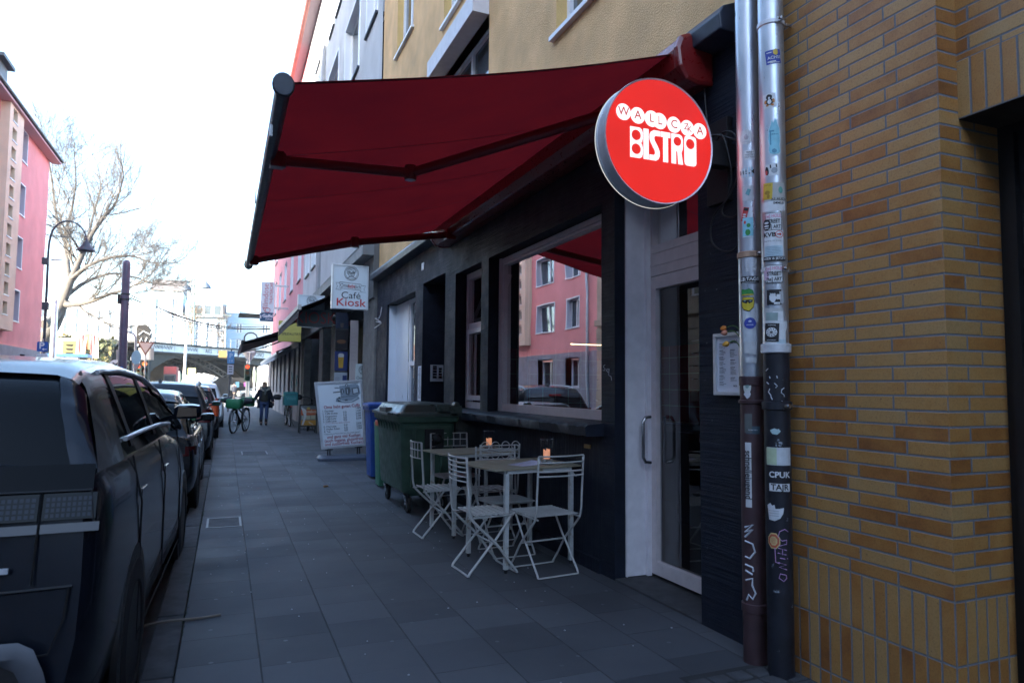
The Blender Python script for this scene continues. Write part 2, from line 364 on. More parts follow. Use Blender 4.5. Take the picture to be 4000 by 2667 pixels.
# ================================================================ ground
XW = 2.70
def sheet(name, x0, x1, y0, y1, z, m, thick=0):
    b = MB(); b.box(x0, x1, y0, y1, z-max(thick, .004), z) if thick else b.quad((x0, y0, z), (x1, y0, z), (x1, y1, z), (x0, y1, z))
    return tag(b.build(name, m), kind='structure')
sheet("ground", -900, 900, -300, 1500, -.13, K['ground'])
sheet("road", -6.4, -.34, -30, 49, -.10, K['asphalt'])
sheet("crossing_road", -60, 40, 49, 98, -.104, mat("sun_lightened_asphalt", (.13, .125, .12), .85, nz=(1.2, .3), bp=(150, .5, .006)))  # asphalt colour lightened to look sunlit
sheet("underpass_road", -9, 6, 98, 210, -.10, K['asphalt'])
sheet("pavement", -.18, 3.6, -8, 49, 0, K['slab'], .12)
sheet("left_pavement", -8.6, -6.55, -30, 45, 0, K['slab'], .12)
b = MB()
y = -8.0
while y < 49:
    L_ = .98; b.box(-.335, -.186, y, min(y+L_, 49), -.2, -.004+random.uniform(-.004, .003)); y += L_+.008
tag(b.build("kerb", K['kerb'], bevel=.008), kind='structure')
sheet("left_kerb", -6.55, -6.4, -30, 45, -.002, K['kerb'], .2)
b = MB()
for i in range(5): b.quad((-.4, 51+i*3.4, -.098), (6, 51+i*3.4, -.098), (6, 52.3+i*3.4, -.098), (-.4, 52.3+i*3.4, -.098))
tag(b.build("road_marking", K['paint_white']), kind='structure')
# small square cobbles by the pipes
b = MB()
for i in range(9):
    for j in range(5):
        if (i+j) % 11 == 7: continue
        x = 2.16+j*.118+random.uniform(-.006, .006); y = 2.0+i*.104+random.uniform(-.005, .005)
        b.box(x-.050, x+.050, y-.044, y+.044, -.02, .006+random.uniform(-.002, .004))
tag(b.build("pavement_setts", K['kerb'], bevel=.006), kind='structure')
tag(sheet("pavement_bed", 2.10, 2.70, 1.94, 2.93, .001, mat("dark_joint_sand", (.02, .02, .021), .9)), kind='structure')
# ================================================================ facade helper
def facade(b, fn, u0, u1, v0, v1, holes=(), depth=.18, rev=None, front=0):
    us = sorted({u0, u1, *[h[0] for h in holes], *[h[1] for h in holes]}); vs = sorted({v0, v1, *[h[2] for h in holes], *[h[3] for h in holes]})
    us = [u for u in us if u0 <= u <= u1]; vs = [v for v in vs if v0 <= v <= v1]
    for ua, ub in zip(us, us[1:]):
        for va, vb in zip(vs, vs[1:]):
            cu, cv = (ua+ub)/2, (va+vb)/2
            if any(h[0] < cu < h[1] and h[2] < cv < h[3] for h in holes): continue
            b.m(front).quad(fn(ua, va, 0), fn(ub, va, 0), fn(ub, vb, 0), fn(ua, vb, 0))
    for h in holes:
        d = h[4] if len(h) > 4 else depth; q = [(h[0], h[2]), (h[1], h[2]), (h[1], h[3]), (h[0], h[3])]
        b.m(front if rev is None else rev)
        for (a, c), (a2, c2) in zip(q, q[1:]+q[:1]):
            if c == c2 and c <= v0+1e-6: continue
            b.quad(fn(a, c, 0), fn(a2, c2, 0), fn(a2, c2, d), fn(a, c, d))
    b.m(0)
def bars(b, fn, u0, u1, v0, v1, w0, w1): b.prism([(u0, v0), (u1, v0), (u1, v1), (u0, v1)], fn, w0, w1)
def window(root, fn, u0, u1, v0, v1, d=.15, fw=.055, mull=(), trans=(), mf=None, mg=None, sill=None, ms=None, name="window", trim=None):
    b = MB(); t = .05
    bars(b, fn, u0, u0+fw, v0, v1, d-t, d); bars(b, fn, u1-fw, u1, v0, v1, d-t, d)
    bars(b, fn, u0+fw, u1-fw, v0, v0+fw, d-t, d); bars(b, fn, u0+fw, u1-fw, v1-fw, v1, d-t, d)
    for k in mull: uu = u0+(u1-u0)*k; bars(b, fn, uu-fw*.6, uu+fw*.6, v0+fw, v1-fw, d-t+.004, d)
    for k in trans: vv = v0+(v1-v0)*k; bars(b, fn, u0+fw, u1-fw, vv-fw*.5, vv+fw*.5, d-t+.008, d)
    o = b.build(name, mf or K['white_trim'], root)
    g = MB(); g.quad(fn(u0+.01, v0+.01, d-.012), fn(u1-.01, v0+.01, d-.012), fn(u1-.01, v1-.01, d-.012), fn(u0+.01, v1-.01, d-.012))
    g.build("pane", mg or K['pane'], o)
    if sill:
        s_ = MB(); bars(s_, fn, u0-.06, u1+.06, v0-.045, v0-.004, -sill, d-t); s_.build("window_sill", ms or K['white_trim'], o)
    if trim:
        s_ = MB()
        for a in ((u0-trim, u0-.001, v0, v1+trim), (u1+.001, u1+trim, v0, v1+trim), (u0, u1, v1+.001, v1+trim)): bars(s_, fn, a[0], a[1], a[2], a[3], -.02, .02)
        s_.build("surround", K['white_trim'], o)
    return o
def fx(X): return lambda u, v, w: Vector((X+w, u, v))          # wall facing the street on the right side: u along the street
def fl(X): return lambda u, v, w: Vector((X-w, u, v))          # wall on the left side of the street
def fy(Y): return lambda u, v, w: Vector((u, Y+w, v))          # wall facing the camera

# ================================================================ yellow brick building beside the camera
bb = thing("brick_building", "yellow and orange brick building with a dark gateway beside the stickered pipes", "building", (2.9, 1.9, 0))
b = MB(); facade(b, fx(2.697), 1.933, 3.06, -.1, 10); b.build("wall", K['brick_front'], bb)
b = MB(); facade(b, fy(1.933), 2.697, 2.815, -.1, 10); facade(b, fy(1.9332), 2.815, 3.06, -.1, 2.548); b.build("gate_jamb", K['brick_side'], bb)
b = MB(); facade(b, fx(2.815), -3.2, 1.933, 2.55, 10); b.build("lintel", K['brick_lintel'], bb)
b = MB(); b.quad((2.815, -3.2, 2.548), (2.815, 1.933, 2.548), (5, 1.933, 2.548), (5, -3.2, 2.548)); b.build("soffit", mat("gate_soffit", (.03, .024, .018), .9, nz=(5, .3)), bb)
b = MB(); facade(b, fx(3.062), -3.2, 1.95, -.1, 2.547)
for i in range(16): y = -3.1+i*.33; b.box(3.03, 3.062, y, y+.035, 0, 2.5)
b.build("gate", mat("black_gate", (.008, .008, .010), .45, nz=(6, .3)), bb)
b = MB(); b.box(2.72, 12, -3.2, 3.05, 10, 10.2); b.box(11.8, 12, -3.2, 3.05, 0, 10); b.build("roof", K['dark'], bb)

bh = thing("added_brick_row", "unseen brown brick house row added behind the viewer to darken reflections", "building", (6, -20, 0))  # unseen row added so the cars mirror less bright sky
b = MB(); hs = [(-40+i*3.4, -38.4+i*3.4, z, z+1.6) for i in range(10) for z in (1.2, 4.4, 7.6, 10.8)]; facade(b, fx(2.72), -42, -3.2, -.1, 13.5, hs); b.quad((-40, -42, -.1), (40, -42, -.1), (40, -42, 15), (-40, -42, 15)); b.box(2.8, 9, -42, -3.2, 13.5, 13.7)  # includes an end wall added across the street to darken reflections
b.build("wall", mat("brown_brick", (.20, .11, .06), .8, nz=(2, .2)), bh); b = MB()
for h in hs: b.quad((2.88, h[0], h[2]), (2.88, h[1], h[2]), (2.88, h[1], h[3]), (2.88, h[0], h[3]))
b.build("pane", K['pane'], bh)
# ================================================================ bistro building
bi = thing("bistro_building", "ochre stuccoed building whose navy blue ground floor houses a bistro", "building", (2.9, 8, 0))
Y0, Y1 = 3.06, 13.52
holes = [(3.53, 4.54, 0.012, 2.93, .30), (4.74, 7.28, 1.10, 2.86, .14), (7.52, 8.50, 1.10, 2.86, .14), (8.95, 10.10, 0.012, 2.95, 1.3), (10.55, 12.62, 0.012, 2.90, .17)]
b = MB(); facade(b, fx(XW), Y0, Y1, 1.06, 3.47, [(h[0], h[1], max(1.06, h[2]), h[3], h[4]) for h in holes], rev=1)
# lower parts of piers
for (a, c) in ((Y0, 3.53), (4.54, 4.74), (8.50, 8.95), (10.10, 10.55), (12.62, Y1)): b.m(0).quad((XW, a, -.1), (XW, c, -.1), (XW, c, 1.06), (XW, a, 1.06))
for yy, dep in ((3.53, .30), (4.54, .30), (8.95, 1.3), (10.10, 1.3), (10.55, .17), (12.62, .17)): b.m(1).quad((XW, yy, -.1), (XW+dep, yy, -.1), (XW+dep, yy, 1.06), (XW, yy, 1.06))
b.quad((XW+1.3, 8.95, -.1), (XW+1.3, 10.10, -.1), (XW+1.3, 10.10, 2.95), (XW+1.3, 8.95, 2.95))
b.quad((XW, Y1, -.1), (XW+1, Y1, -.1), (XW+1, Y1, 3.5), (XW, Y1, 3.5))
b.build("ground_floor_wall", [K['rib_h'], K['navy']], bi)
b = MB(); b.box(XW+.012, XW+.35, 4.74, 8.50, -.1, 1.05); b.box(XW-.02, XW+.012, 4.745, 8.495, -.1, .10); b.build("apron", K['rib_v'], bi)
b = MB()
ys = [4.70+i*(8.60-4.70)/60 for i in range(61)]
prof = lambda k: [(2.545+random.uniform(-.006, .004), 1.045+random.uniform(-.004, .004)), (2.542+random.uniform(-.006, .004), 1.115+random.uniform(-.004, .004)), (2.56, 1.132+random.uniform(-.003, .003)), (2.72, 1.145), (2.86, 1.150), (2.86, 1.05)]
b.loft([[(x, y, z) for x, z in prof(y)] for y in ys]); b.build("sill_ledge", K['navy'], bi, smooth=50)
b = MB(); P_ = [(2.70, 3.44), (2.54, 3.46), (2.53, 3.55), (2.56, 3.60), (2.70, 3.66)]
b.loft([[(x, y, z) for x, z in P_] for y in (3.10, 13.48)]); b.build("cornice", K['navy_trim'], bi, bevel=.008)
# stucco storeys
wins = [(11.12, 12.32, 7.45, 8.95, .16), (7.42, 9.30, 3.85, 5.78, .16), (7.75, 9.30, 6.55, 8.0, .16), (4.45, 5.62, 4.66, 6.15, .16), (4.45, 5.62, 7.4, 8.9, .16), (11.12, 12.32, 4.66, 6.0, .16)]
b = MB(); facade(b, fx(2.725), Y0, 13.55, 3.5, 9.7, wins, rev=1); b.quad((2.725, 13.55, 3.5), (4, 13.55, 3.5), (4, 13.55, 9.7), (2.725, 13.55, 9.7))
b.build("upper_wall", [K['stucco'], K['stucco_rev']], bi)
f = fx(2.725)
for i, w_ in enumerate(wins): window(bi, f, w_[0], w_[1], w_[2], w_[3], .16, .06, mull=(.5,) if i in (0, 1, 2) else (.5,), mf=K['white_trim'], sill=.05)
b = MB(); b.box(2.52, 2.86, 7.43, 9.42, 5.78, 6.03); b.build("shutter_box", mat("painted_lintel", (.62, .60, .62), .5, nz=(9, .08)), bi, bevel=.004)
b = MB(); b.box(2.73, 9, Y0, 13.5, 9.7, 9.9); b.box(8.8, 9, Y0, 13.5, 3.4, 9.7); b.build("roof", K['dark'], bi)
# interior behind the shop windows: tiled rear wall, dark ceiling and floor
tile = mat("red_wall_tiles", (.33, .02, .018), .2)
nt = NT(tile); (px, py, pz), pos = nt.pos(); bs = tile.node_tree.nodes["Principled BSDF"]
g1 = nt.val('MINIMUM', nt.val('PINGPONG', nt.val('ADD', px, py), .10), nt.val('PINGPONG', pz, .10)); tile.node_tree.links.new(nt.mix(nt.val('GREATER_THAN', g1, .004), (.55, .40, .26), (.30, .016, .014)), bs.inputs["Base Color"])
b = MB(); b.quad((5.2, 3.1, .9), (5.2, 8.88, .9), (5.2, 8.88, 1.95), (5.2, 3.1, 1.95)); b.quad((3.0, 8.88, .9), (5.2, 8.88, .9), (5.2, 8.88, 1.95), (3.0, 8.88, 1.95)); b.build("tiled_wall", tile, bi)
b = MB()
b.quad((5.21, 3.1, 0), (5.21, 8.9, 0), (5.21, 8.9, 3.3), (5.21, 3.1, 3.3)); b.quad((3.0, 3.1, 0), (5.2, 3.1, 0), (5.2, 3.1, 3.3), (3.0, 3.1, 3.3)); b.quad((3.0, 8.9, 0), (5.2, 8.9, 0), (5.2, 8.9, 3.3), (3.0, 8.9, 3.3))
b.quad((2.72, 3.1, 3.2), (5.2, 3.1, 3.2), (5.2, 8.9, 3.2), (2.72, 8.9, 3.2)); b.quad((3.06, 3.1, .008), (5.2, 3.1, .008), (5.2, 8.9, .008), (3.06, 8.9, .008)); b.build("interior", K['void'], bi)
b = MB(); b.box(4.9, 5.05, 3.4, 8.6, .9, 1.0); b.box(4.5, 5.1, 3.4, 6.3, 0, .95); b.build("counter", mat("dark_counter", (.03, .012, .010), .3), bi)
# shop windows
f = fx(XW)
o = window(bi, f, 4.74, 7.28, 1.145, 2.86, .20, .085, mf=K['warm_trim'], mg=K['glass_big'], name="shop_window")
b = MB(); b.box(2.83, 2.85, 7.215, 7.26, 1.15, 2.86); b.box(2.825, 2.84, 7.265, 7.28, 1.15, 2.86); b.box(2.83, 2.85, 4.80, 7.2, 2.80, 2.84); b.build("frame_moulding", K['warm_trim'], o)
b = MB()
for i in range(7): y = 6.86+i*.038; b.tube([(2.99+.012*(i % 2), y, 1.2), (2.99+.012*((i+1) % 2), y, 2.8)], .017, 6)
b.build("curtain", mat("beige_curtain", (.30, .26, .22), .9), o, smooth=180)
o = window(bi, f, 7.52, 8.50, 1.145, 2.86, .20, .08, mf=K['warm_trim'], mg=K['glass_big'], trans=(.60,), name="shop_window")
b = MB()
for (a, c, z0_, z1_) in ((7.62, 8.40, 1.25, 2.14), ):
    bars(b, f, a, a+.06, z0_, z1_, .135, .165); bars(b, f, c-.06, c, z0_, z1_, .135, .165); bars(b, f, a+.06, c-.06, z0_, z0_+.06, .135, .165); bars(b, f, a+.06, c-.06, z1_-.06, z1_, .135, .165)
b.build("casement", K['warm_trim'], o)
b = MB(); b.bar((2.92, 8.40, 2.26), (3.10, 8.40, 2.74), .05, .03); b.bar((2.92, 7.62, 2.26), (3.10, 7.62, 2.74), .05, .03); b.bar((3.10, 7.62, 2.74), (3.10, 8.40, 2.74), .05, .03); b.bar((2.92, 7.62, 2.26), (2.92, 8.40, 2.26), .05, .03); b.build("tilted_vent", K['warm_trim'], o)
b = MB()
for i in range(18): y = 7.66+i*.04; b.tube([(2.97+.012*(i % 2), y, 1.25), (2.97+.012*((i+1) % 2), y, 2.1)], .019, 6)
b.build("curtain", mat("grey_curtain", (.22, .21, .20), .9), o, smooth=180)
# entrance door (recessed)
f = fx(3.0); door = window(bi, f, 3.535, 4.535, .04, 2.26, .045, .095, mf=K['warm_trim'], mg=K['glass_door'], name="entrance_door")
b = MB(); hx = 2.93
b.tube([(2.962, 4.46, .86), (2.915, 4.46, .865), (2.895, 4.46, .90), (2.895, 4.46, 1.16), (2.915, 4.46, 1.195), (2.962, 4.46, 1.20)], .013, 10); b.build("handle", K['steel'], door, smooth=60)
b = MB(); b.tube([(3.085, 4.46, .86), (3.085, 4.46, 1.20)], .013, 8); b.build("inner_handle", K['steel'], door, smooth=60)
tr = window(bi, f, 3.535, 4.535, 2.44, 2.92, .045, .06, mf=K['warm_trim'], mg=K['glass_big'], name="transom_window")
b = MB(); bars(b, f, 3.535, 4.535, 2.265, 2.435, -.006, .045); bars(b, f, 3.535, 4.535, 2.34, 2.352, -.012, -.005); b.build("transom_panel", K['warm_trim'], tr)
b = MB(); b.box(2.80, 3.0, 4.535, 4.552, .02, 2.92); b.box(2.79, 2.80, 4.522, 4.55, .02, 2.92); b.box(2.96, 2.995, 4.50, 4.534, .02, 2.92); b.build("door_post", mat("pale_door_post", (.78, .76, .80), .4, nz=(10, .08)), bi)
b = MB(); b.box(2.70, 3.05, 3.53, 4.54, -.05, .014); b.build("threshold", K['kerb'], bi)
# flat door with white panel, sidelight and curtained leaf
f = fx(2.87); wdr = window(bi, f, 10.56, 12.61, .02, 2.89, .05, .07, mull=(.5,), trans=(.62,), name="white_door")
b = MB(); b.quad((2.872, 11.65, .03), (2.872, 12.55, .03), (2.872, 12.55, 2.85), (2.872, 11.65, 2.85)); b.box(2.74, 2.87, 12.585, 12.60, .02, 2.89); b.build("door_panel", mat("white_door_panel", (.66, .70, .76), .35, nz=(2, .05)), wdr)
b = MB(); b.quad((3.06, 10.6, .1), (3.06, 12.6, .1), (3.06, 12.6, 2.85), (3.06, 10.6, 2.85)); b.build("curtain", mat("pale_blind", (.34, .35, .38), .9), wdr)
# intercom in the recess
ic = tag(MB().box(2.83, 3.03, 10.085, 10.099, 1.49, 1.74).build("intercom", K['alu_soft'], bevel=.003), "aluminium doorbell panel on the navy wall of the recessed doorway", "doorbell panel")
b = MB()
for i in range(4): b.box(2.865, 2.925, 10.08, 10.086, 1.54+i*.042, 1.57+i*.042); b.box(2.955, 3.005, 10.08, 10.086, 1.54+i*.042, 1.57+i*.042)
b.box(2.865, 2.925, 10.08, 10.086, 1.70, 1.725); b.build("bell_button", K['steel'], ic)
b = MB(); b.quad((2.694, 10.11, 1.20), (2.694, 10.30, 1.20), (2.694, 10.30, 1.72), (2.694, 10.11, 1.72)); b.quad((2.694, 10.12, .92), (2.694, 10.29, .92), (2.694, 10.29, 1.14), (2.694, 10.12, 1.14))
pn = tag(b.build("paper_notice", mat("white_paper", (.72, .73, .78), .7, nz=(20, .05))), "two strips of white paper taped to the navy pier by the recessed doorway", "notice")
b = MB()
for i in range(26): z = 1.69-i*.018; b.box(2.692, 2.6935, 10.13, 10.13+random.uniform(.08, .15), z, z+.006) if z > 1.22 else None
for i in range(9): z = 1.12-i*.02; b.box(2.692, 2.6935, 10.14, 10.14+random.uniform(.05, .12), z, z+.006)
b.box(2.691, 2.694, 10.12, 10.29, 1.145, 1.195); b.build("print", K['black'], pn)
tag(MB().box(2.685, 2.699, 10.05, 10.17, 3.16, 3.27).build("wall_plate", K['white_trim'], bevel=.004), "small white plate high on the navy band above the recessed doorway", "plate")
tag(MB().box(2.698, 2.713, 4.93, 5.02, .93, .96).build("brass_tag", mat("brass_label", (.45, .28, .10), .5)), "small brass coloured tag on the navy apron under the big window", "tag")
b = MB(); pts = [(2.68, 13.0, 2.9), (2.66, 13.0, 2.75), (2.62, 12.95, 2.68), (2.60, 13.2, 2.70), (2.63, 12.8, 2.60), (2.60, 13.1, 2.63), (2.62, 12.7, 2.57), (2.6, 13.25, 2.52)]
b.tube(pts, .008, 5); tag(b.build("loose_wire", K['alu_soft'], smooth=60), "bent bare wire dangling from the navy pier by the cafe sign", "wire")
gr = MB()
def scrawl(bm, fn, strokes, w):
    for s_ in strokes: bm.tube([fn(u, v) for u, v in s_], w, 4)
scrawl(gr, lambda u, v: Vector((2.697, 4.70-u, 1.56+v)), [[(0.02, .03), (-.0, .025), (.0, .01), (.02, 0), (.01, -.015), (-.01, -.01)], [(.035, .0), (.04, -.02)], [(.06, .0), (.05, -.015), (.065, -.03), (.08, -.015), (.068, .0)], [(.085, -.0), (.075, -.05), (.11, -.06), (.12, -.09)]], .0022)
gr.build("graffiti", mat("chalk_scrawl", (.35, .37, .42), .8), bi)
led = MB(); led.tube([(5.12, 8.78, 2.03), (4.5, 8.78, 2.03)], .008, 6)
tag(led.build("light_strip", lit("warm_strip_light", (1, .66, .34), 14)), "thin warm light strip glowing inside the bistro behind the big window", "light strip")

# ================================================================ downpipes with stickers
def pipe(name, label, x, y, r, parts, collars):
    t = thing(name, label, "downpipe", (x, y, 0))
    for nm, z0_, z1_, mk in parts:
        MB().lathe([(r, z0_), (r, z1_)], (x, y, 0), seg=28).build(nm, K[mk], t, smooth=60)
    for nm, z, h, dr, mk in collars:
        MB().lathe([(r, z-h/2), (r+dr, z-h/2+.004), (r+dr, z+h/2-.004), (r, z+h/2)], (x, y, 0), seg=28).build(nm, K[mk], t, smooth=40)
    return t
PLX, PLY, PLR = 2.60, 2.955, .062
PRX, PRY, PRR = 2.60, 2.775, .064
pl = pipe("downpipe", "grey zinc downpipe with brown foot nearest the bistro menu case", PLX, PLY, PLR, [("zinc_pipe", 1.46, 9.6, 'zinc'), ("foot_pipe", -.05, 1.46, 'brown_pipe')], [("clamp", 2.13, .035, .006, 'rust'), ("collar", 1.345, .022, .008, 'brown_pipe'), ("socket", 1.455, .05, .004, 'brown_pipe'), ("socket", .28, .05, .006, 'brown_pipe')])
pr = pipe("downpipe", "stickered zinc downpipe with black foot nearest the yellow bricks", PRX, PRY, PRR, [("zinc_pipe", 1.60, 9.6, 'zinc'), ("foot_pipe", -.05, 1.60, 'black_pipe')], [("clamp", 3.32, .028, .006, 'alu'), ("clamp", 2.02, .024, .005, 'alu'), ("collar", 1.62, .05, .010, 'alu'), ("clamp", 1.33, .045, .010, 'black_pipe')])
for t, x, y, r, z in ((pr, PRX, PRY, PRR, 3.32), (pr, PRX, PRY, PRR, 2.02), (pr, PRX, PRY, PRR, 1.33), (pl, PLX, PLY, PLR, 2.13)):
    b = MB(); b.bar((x-.01, y-r+.002, z), (x-.01, y-r-.035, z), .012, .022); b.tube([(x-.03, y-r-.022, z), (x+.02, y-r-.022, z)], .006, 8); b.bar((x+.02, y-r+.02, z), (2.70, y-r+.02, z), .01, .012)
    b.build("bolt", K['steel'], t)
MS = {}
def smat(c, e=0):
    if c not in MS: MS[c] = mat("sticker_%s" % ("%02x%02x%02x" % tuple(int(k*255) for k in c)), c, .5, nz=(30, .10))
    return MS[c]
WH, BK, RD, BL, YE, GN, CY, PKC = (.62, .64, .66), (.015, .015, .018), (.5, .05, .05), (.035, .06, .33), (.55, .38, .04), (.03, .22, .05), (.22, .52, .62), (.62, .25, .38)
def cyl(x, y, r, zc, ac, off=.0, rot=0):   # u to the right as seen, v up; ac = angle from the -Y direction towards -X in degrees
    c, s = math.cos(R(rot)), math.sin(R(rot))
    def fn(u, v):
        u, v = c*u-s*v, s*u+c*v
        a = R(ac) - u/r
        return Vector((x-(r+off)*math.sin(a), y-(r+off)*math.cos(a), zc+v))
    return fn
def sticker(t, x, y, r, zc, ac, w, h, col, texts=(), shapes=(), rot=0, outline=None, lay=1):
    f0 = cyl(x, y, r, zc, ac, .0008*lay, rot); f1 = cyl(x, y, r, zc, ac, .0008*lay+.0014, rot)
    b = MB(); n = 10
    if outline: b.flat(grid_shape(outline), f0)
    else:
        for i in range(n):
            u0_, u1_ = -w/2+w*i/n, -w/2+w*(i+1)/n
            e0 = random.uniform(-.0012, .0012)
            b.quad(f0(u0_, -h/2), f0(u1_, -h/2), f0(u1_, h/2), f0(u0_, h/2))
    o = b.build("sticker", smat(col), t)
    by = {}
    for body, size, u, v, c, *k in texts: by.setdefault(c, MB()).text(body, size, f1, u, v, bold=k[0] if k else .0, sx=k[1] if len(k) > 1 else 1)
    for c, polys in shapes:
        for p_ in polys: by.setdefault(c, MB()).flat(grid_shape(p_), f1)
    for c, mb in by.items(): mb.build("print", smat(c), o)
    return o
def grid_shape(p, n=7):                     # outline cut into vertical strips so that it can wrap round a pipe
    us = [q[0] for q in p]; lo, hi = min(us), max(us); vs, fs = [], []
    for i in range(n):
        a, c = lo+(hi-lo)*i/n, lo+(hi-lo)*(i+1)/n
        q = clip(clip(p, a, 1), c, -1)
        if len(q) >= 3: fs.append(tuple(range(len(vs), len(vs)+len(q)))); vs += q
    return vs, fs
def clip(p, a, s):
    out = []
    for i, q in enumerate(p):
        q2 = p[(i+1) % len(p)]; d, d2 = (q[0]-a)*s, (q2[0]-a)*s
        if d >= 0: out.append(q)
        if d*d2 < 0: t = d/(d-d2); out.append((a, q[1]+(q2[1]-q[1])*t))
    return out
def blob(r, ry=None, n=14, j=.12, cx=0, cy=0):
    ry = ry or r; return [(cx+r*math.cos(2*math.pi*i/n)*random.uniform(1-j, 1), cy+ry*math.sin(2*math.pi*i/n)*random.uniform(1-j, 1)) for i in range(n)]
def rect(x0, x1, y0, y1): return [(x0, y0), (x1, y0), (x1, y1), (x0, y1)]
def zR(y): return 3.45-.00228*y
def zL(y): return 3.58-.00247*y if y < 800 else 1.49-(y-860)*.00233
VA = 42                                     # the side of the pipes that faces the camera
A = dict(t=pr, x=PRX, y=PRY, r=PRR)
sticker(**A, zc=zR(142), ac=VA-8, w=.075, h=.075, col=BL, rot=6, texts=[("ACHSE", .022, .005, -.005, WH, .01)], shapes=[(YE, [blob(.013, .018, cx=.014, cy=.023)]), (WH, [rect(-.03, .01, -.028, -.022), rect(-.02, .03, -.033, -.03), rect(-.03, -.005, .022, .026)])])
sticker(**A, zc=zR(243), ac=VA+12, w=.066, h=.075, col=WH, rot=4, shapes=[(BK, [blob(.016, .016, cy=.018), blob(.022, .018, cy=-.006)]), (WH, [blob(.010, .014, cy=-.006), blob(.005, .006, cy=.014)]), ((.5, .2, .05), [blob(.006, .012, cx=-.02, cy=-.004), blob(.006, .012, cx=.02, cy=-.004), blob(.008, .006, cx=-.012, cy=-.024), blob(.008, .006, cx=.013, cy=-.024)])])
bot = [(-.012, .095), (-.004, .078), (.004, .098), (.014, .094), (.018, .075), (.030, .045), (.033, -.02), (.028, -.045), (.034, -.08), (.024, -.093), (0, -.098), (-.024, -.09), (-.03, -.072), (-.026, -.04), (-.032, -.01), (-.028, .04), (-.016, .072)]
sticker(**A, zc=zR(328), ac=VA-6, w=0, h=0, col=(.55, .68, .74), outline=bot, shapes=[(CY, [[(x*.86, y*.93) for x, y in bot]]), ((.06, .22, .33), [rect(-.022, .0, .028, .036), rect(-.02, .022, .012, .018), blob(.012, .012, cx=0, cy=-.072), rect(-.02, -.014, -.04, .03)])])
sticker(**A, zc=zR(402), ac=VA+6, w=.072, h=.062, col=WH, rot=4, shapes=[(BK, [blob(.01, .024, cx=-.024, cy=-.004), rect(-.008, -.002, .008, .026), rect(.02, .026, .008, .026)]), ((.3, .33, .36), [blob(.016, .016, cx=.012, cy=-.006)]), (RD, [blob(.006, .014, cx=-.028, cy=-.012)])])
sticker(**A, zc=zR(462), ac=VA-4, w=.118, h=.14, col=(.40, .40, .38), texts=[("AS AUCH", .019, .022, -.018, BK, .012), ("IMMER", .019, .020, -.038, BK, .012)], shapes=[((.10, .3, .25), [blob(.013, .018, cx=.03, cy=.03)]), (WH, [blob(.02, .01, cx=0, cy=-.058)])])
sticker(**A, zc=zR(450), ac=VA+27, w=.05, h=.085, col=YE, lay=2, rot=-3, texts=[("FAMILIE", .010, 0, .03, (.2, .12, .02))], shapes=[((.3, .18, .02), [blob(.014, .012, cy=-.008), blob(.008, .012, cy=-.028, cx=.006)])])
sticker(**A, zc=zR(485), ac=VA+2, w=.125, h=.05, col=WH, lay=2)
def street_art(zc, lay=3):
    sticker(**A, zc=zc, ac=VA+4, w=.082, h=.092, col=BK, lay=lay)
    sticker(**A, zc=zc, ac=VA+4, w=.076, h=.086, col=WH, lay=lay+1, texts=[("[w] HOLE", .024, 0, .028, PKC, .02, .72), ("STREET", .028, 0, 0, BK, .03, .70), ("[he] ART", .026, 0, -.028, BK, .02, .70)])
street_art(zR(520))
sticker(**A, zc=zR(527), ac=VA+32, w=0, h=0, col=BK, lay=6, outline=blob(.021, .03, j=.03), shapes=[(WH, [blob(.012, .006, cy=.010), blob(.013, .005, cy=-.006), rect(-.01, .01, -.02, -.016)])])
sticker(**A, zc=zR(572), ac=VA+4, w=.094, h=.145, col=WH, lay=6, texts=[("KVB", .032, -.018, .050, BK, .03), ("NO PFEIL NO STYLE ...", .0085, 0, .018, BK)], shapes=[(RD, [ring2(.027, .051, .019, 20)]), ])
sticker(**A, zc=zR(572)+.051, ac=VA+4-24, w=0, h=0, col=WH, lay=8, outline=ring2(0, 0, .0155, 20), shapes=[(RD, [rect(-.011, .004, -.003, .003), [(.001, -.009), (.011, 0), (.001, .009)]])])
sticker(**A, zc=zR(577)-.030, ac=VA+4, w=.084, h=.07, col=(.42, .55, .62), lay=7, shapes=[((.2, .25, .3), [rect(-.036, random.uniform(.01, .036), .028-i*.008, .0295-i*.008) for i in range(8)])])
sticker(**A, zc=zR(604), ac=VA+1, w=.105, h=.024, col=BK, lay=8, texts=[("HIER & JETZT", .017, 0, 0, WH, .01)])
street_art(zR(638), 6)
sticker(**A, zc=zR(640), ac=VA+36, w=.026, h=.05, col=(.55, .40, .52), lay=7)
sticker(**A, zc=zR(690), ac=VA+6, w=.072, h=.078, col=BK, lay=2, shapes=[(WH, [blob(.022, .03, 22, .4, -.006, 0), rect(.012, .03, -.012, .014), rect(.0, .028, -.036, -.026)])])
sticker(**A, zc=zR(690), ac=VA-28, w=.02, h=.06, col=(.4, .42, .44), lay=2, rot=5)
for i, (dy, da, w_, h_, c) in enumerate([(725, 12, .1, .05, (.42, .44, .45)), (738, -12, .05, .075, WH), (735, 18, .06, .05, (.25, .33, .32)), (752, 2, .12, .045, (.55, .58, .6)), (765, -20, .05, .09, WH), (778, 5, .10, .09, WH), (795, -22, .045, .05, (.45, .56, .62)), (800, 10, .06, .03, (.5, .52, .54))]):
    sticker(**A, zc=zR(dy), ac=VA+da, w=w_, h=h_, col=c, lay=2+i, rot=random.uniform(-4, 4))
sticker(**A, zc=zR(768), ac=VA+17, w=.064, h=.092, col=BK, lay=11, rot=-3, texts=[("TUNNEL", .009, 0, .036, WH)], shapes=[((.5, .52, .54), [rect(-.02, .02, -.040, -.038)])])
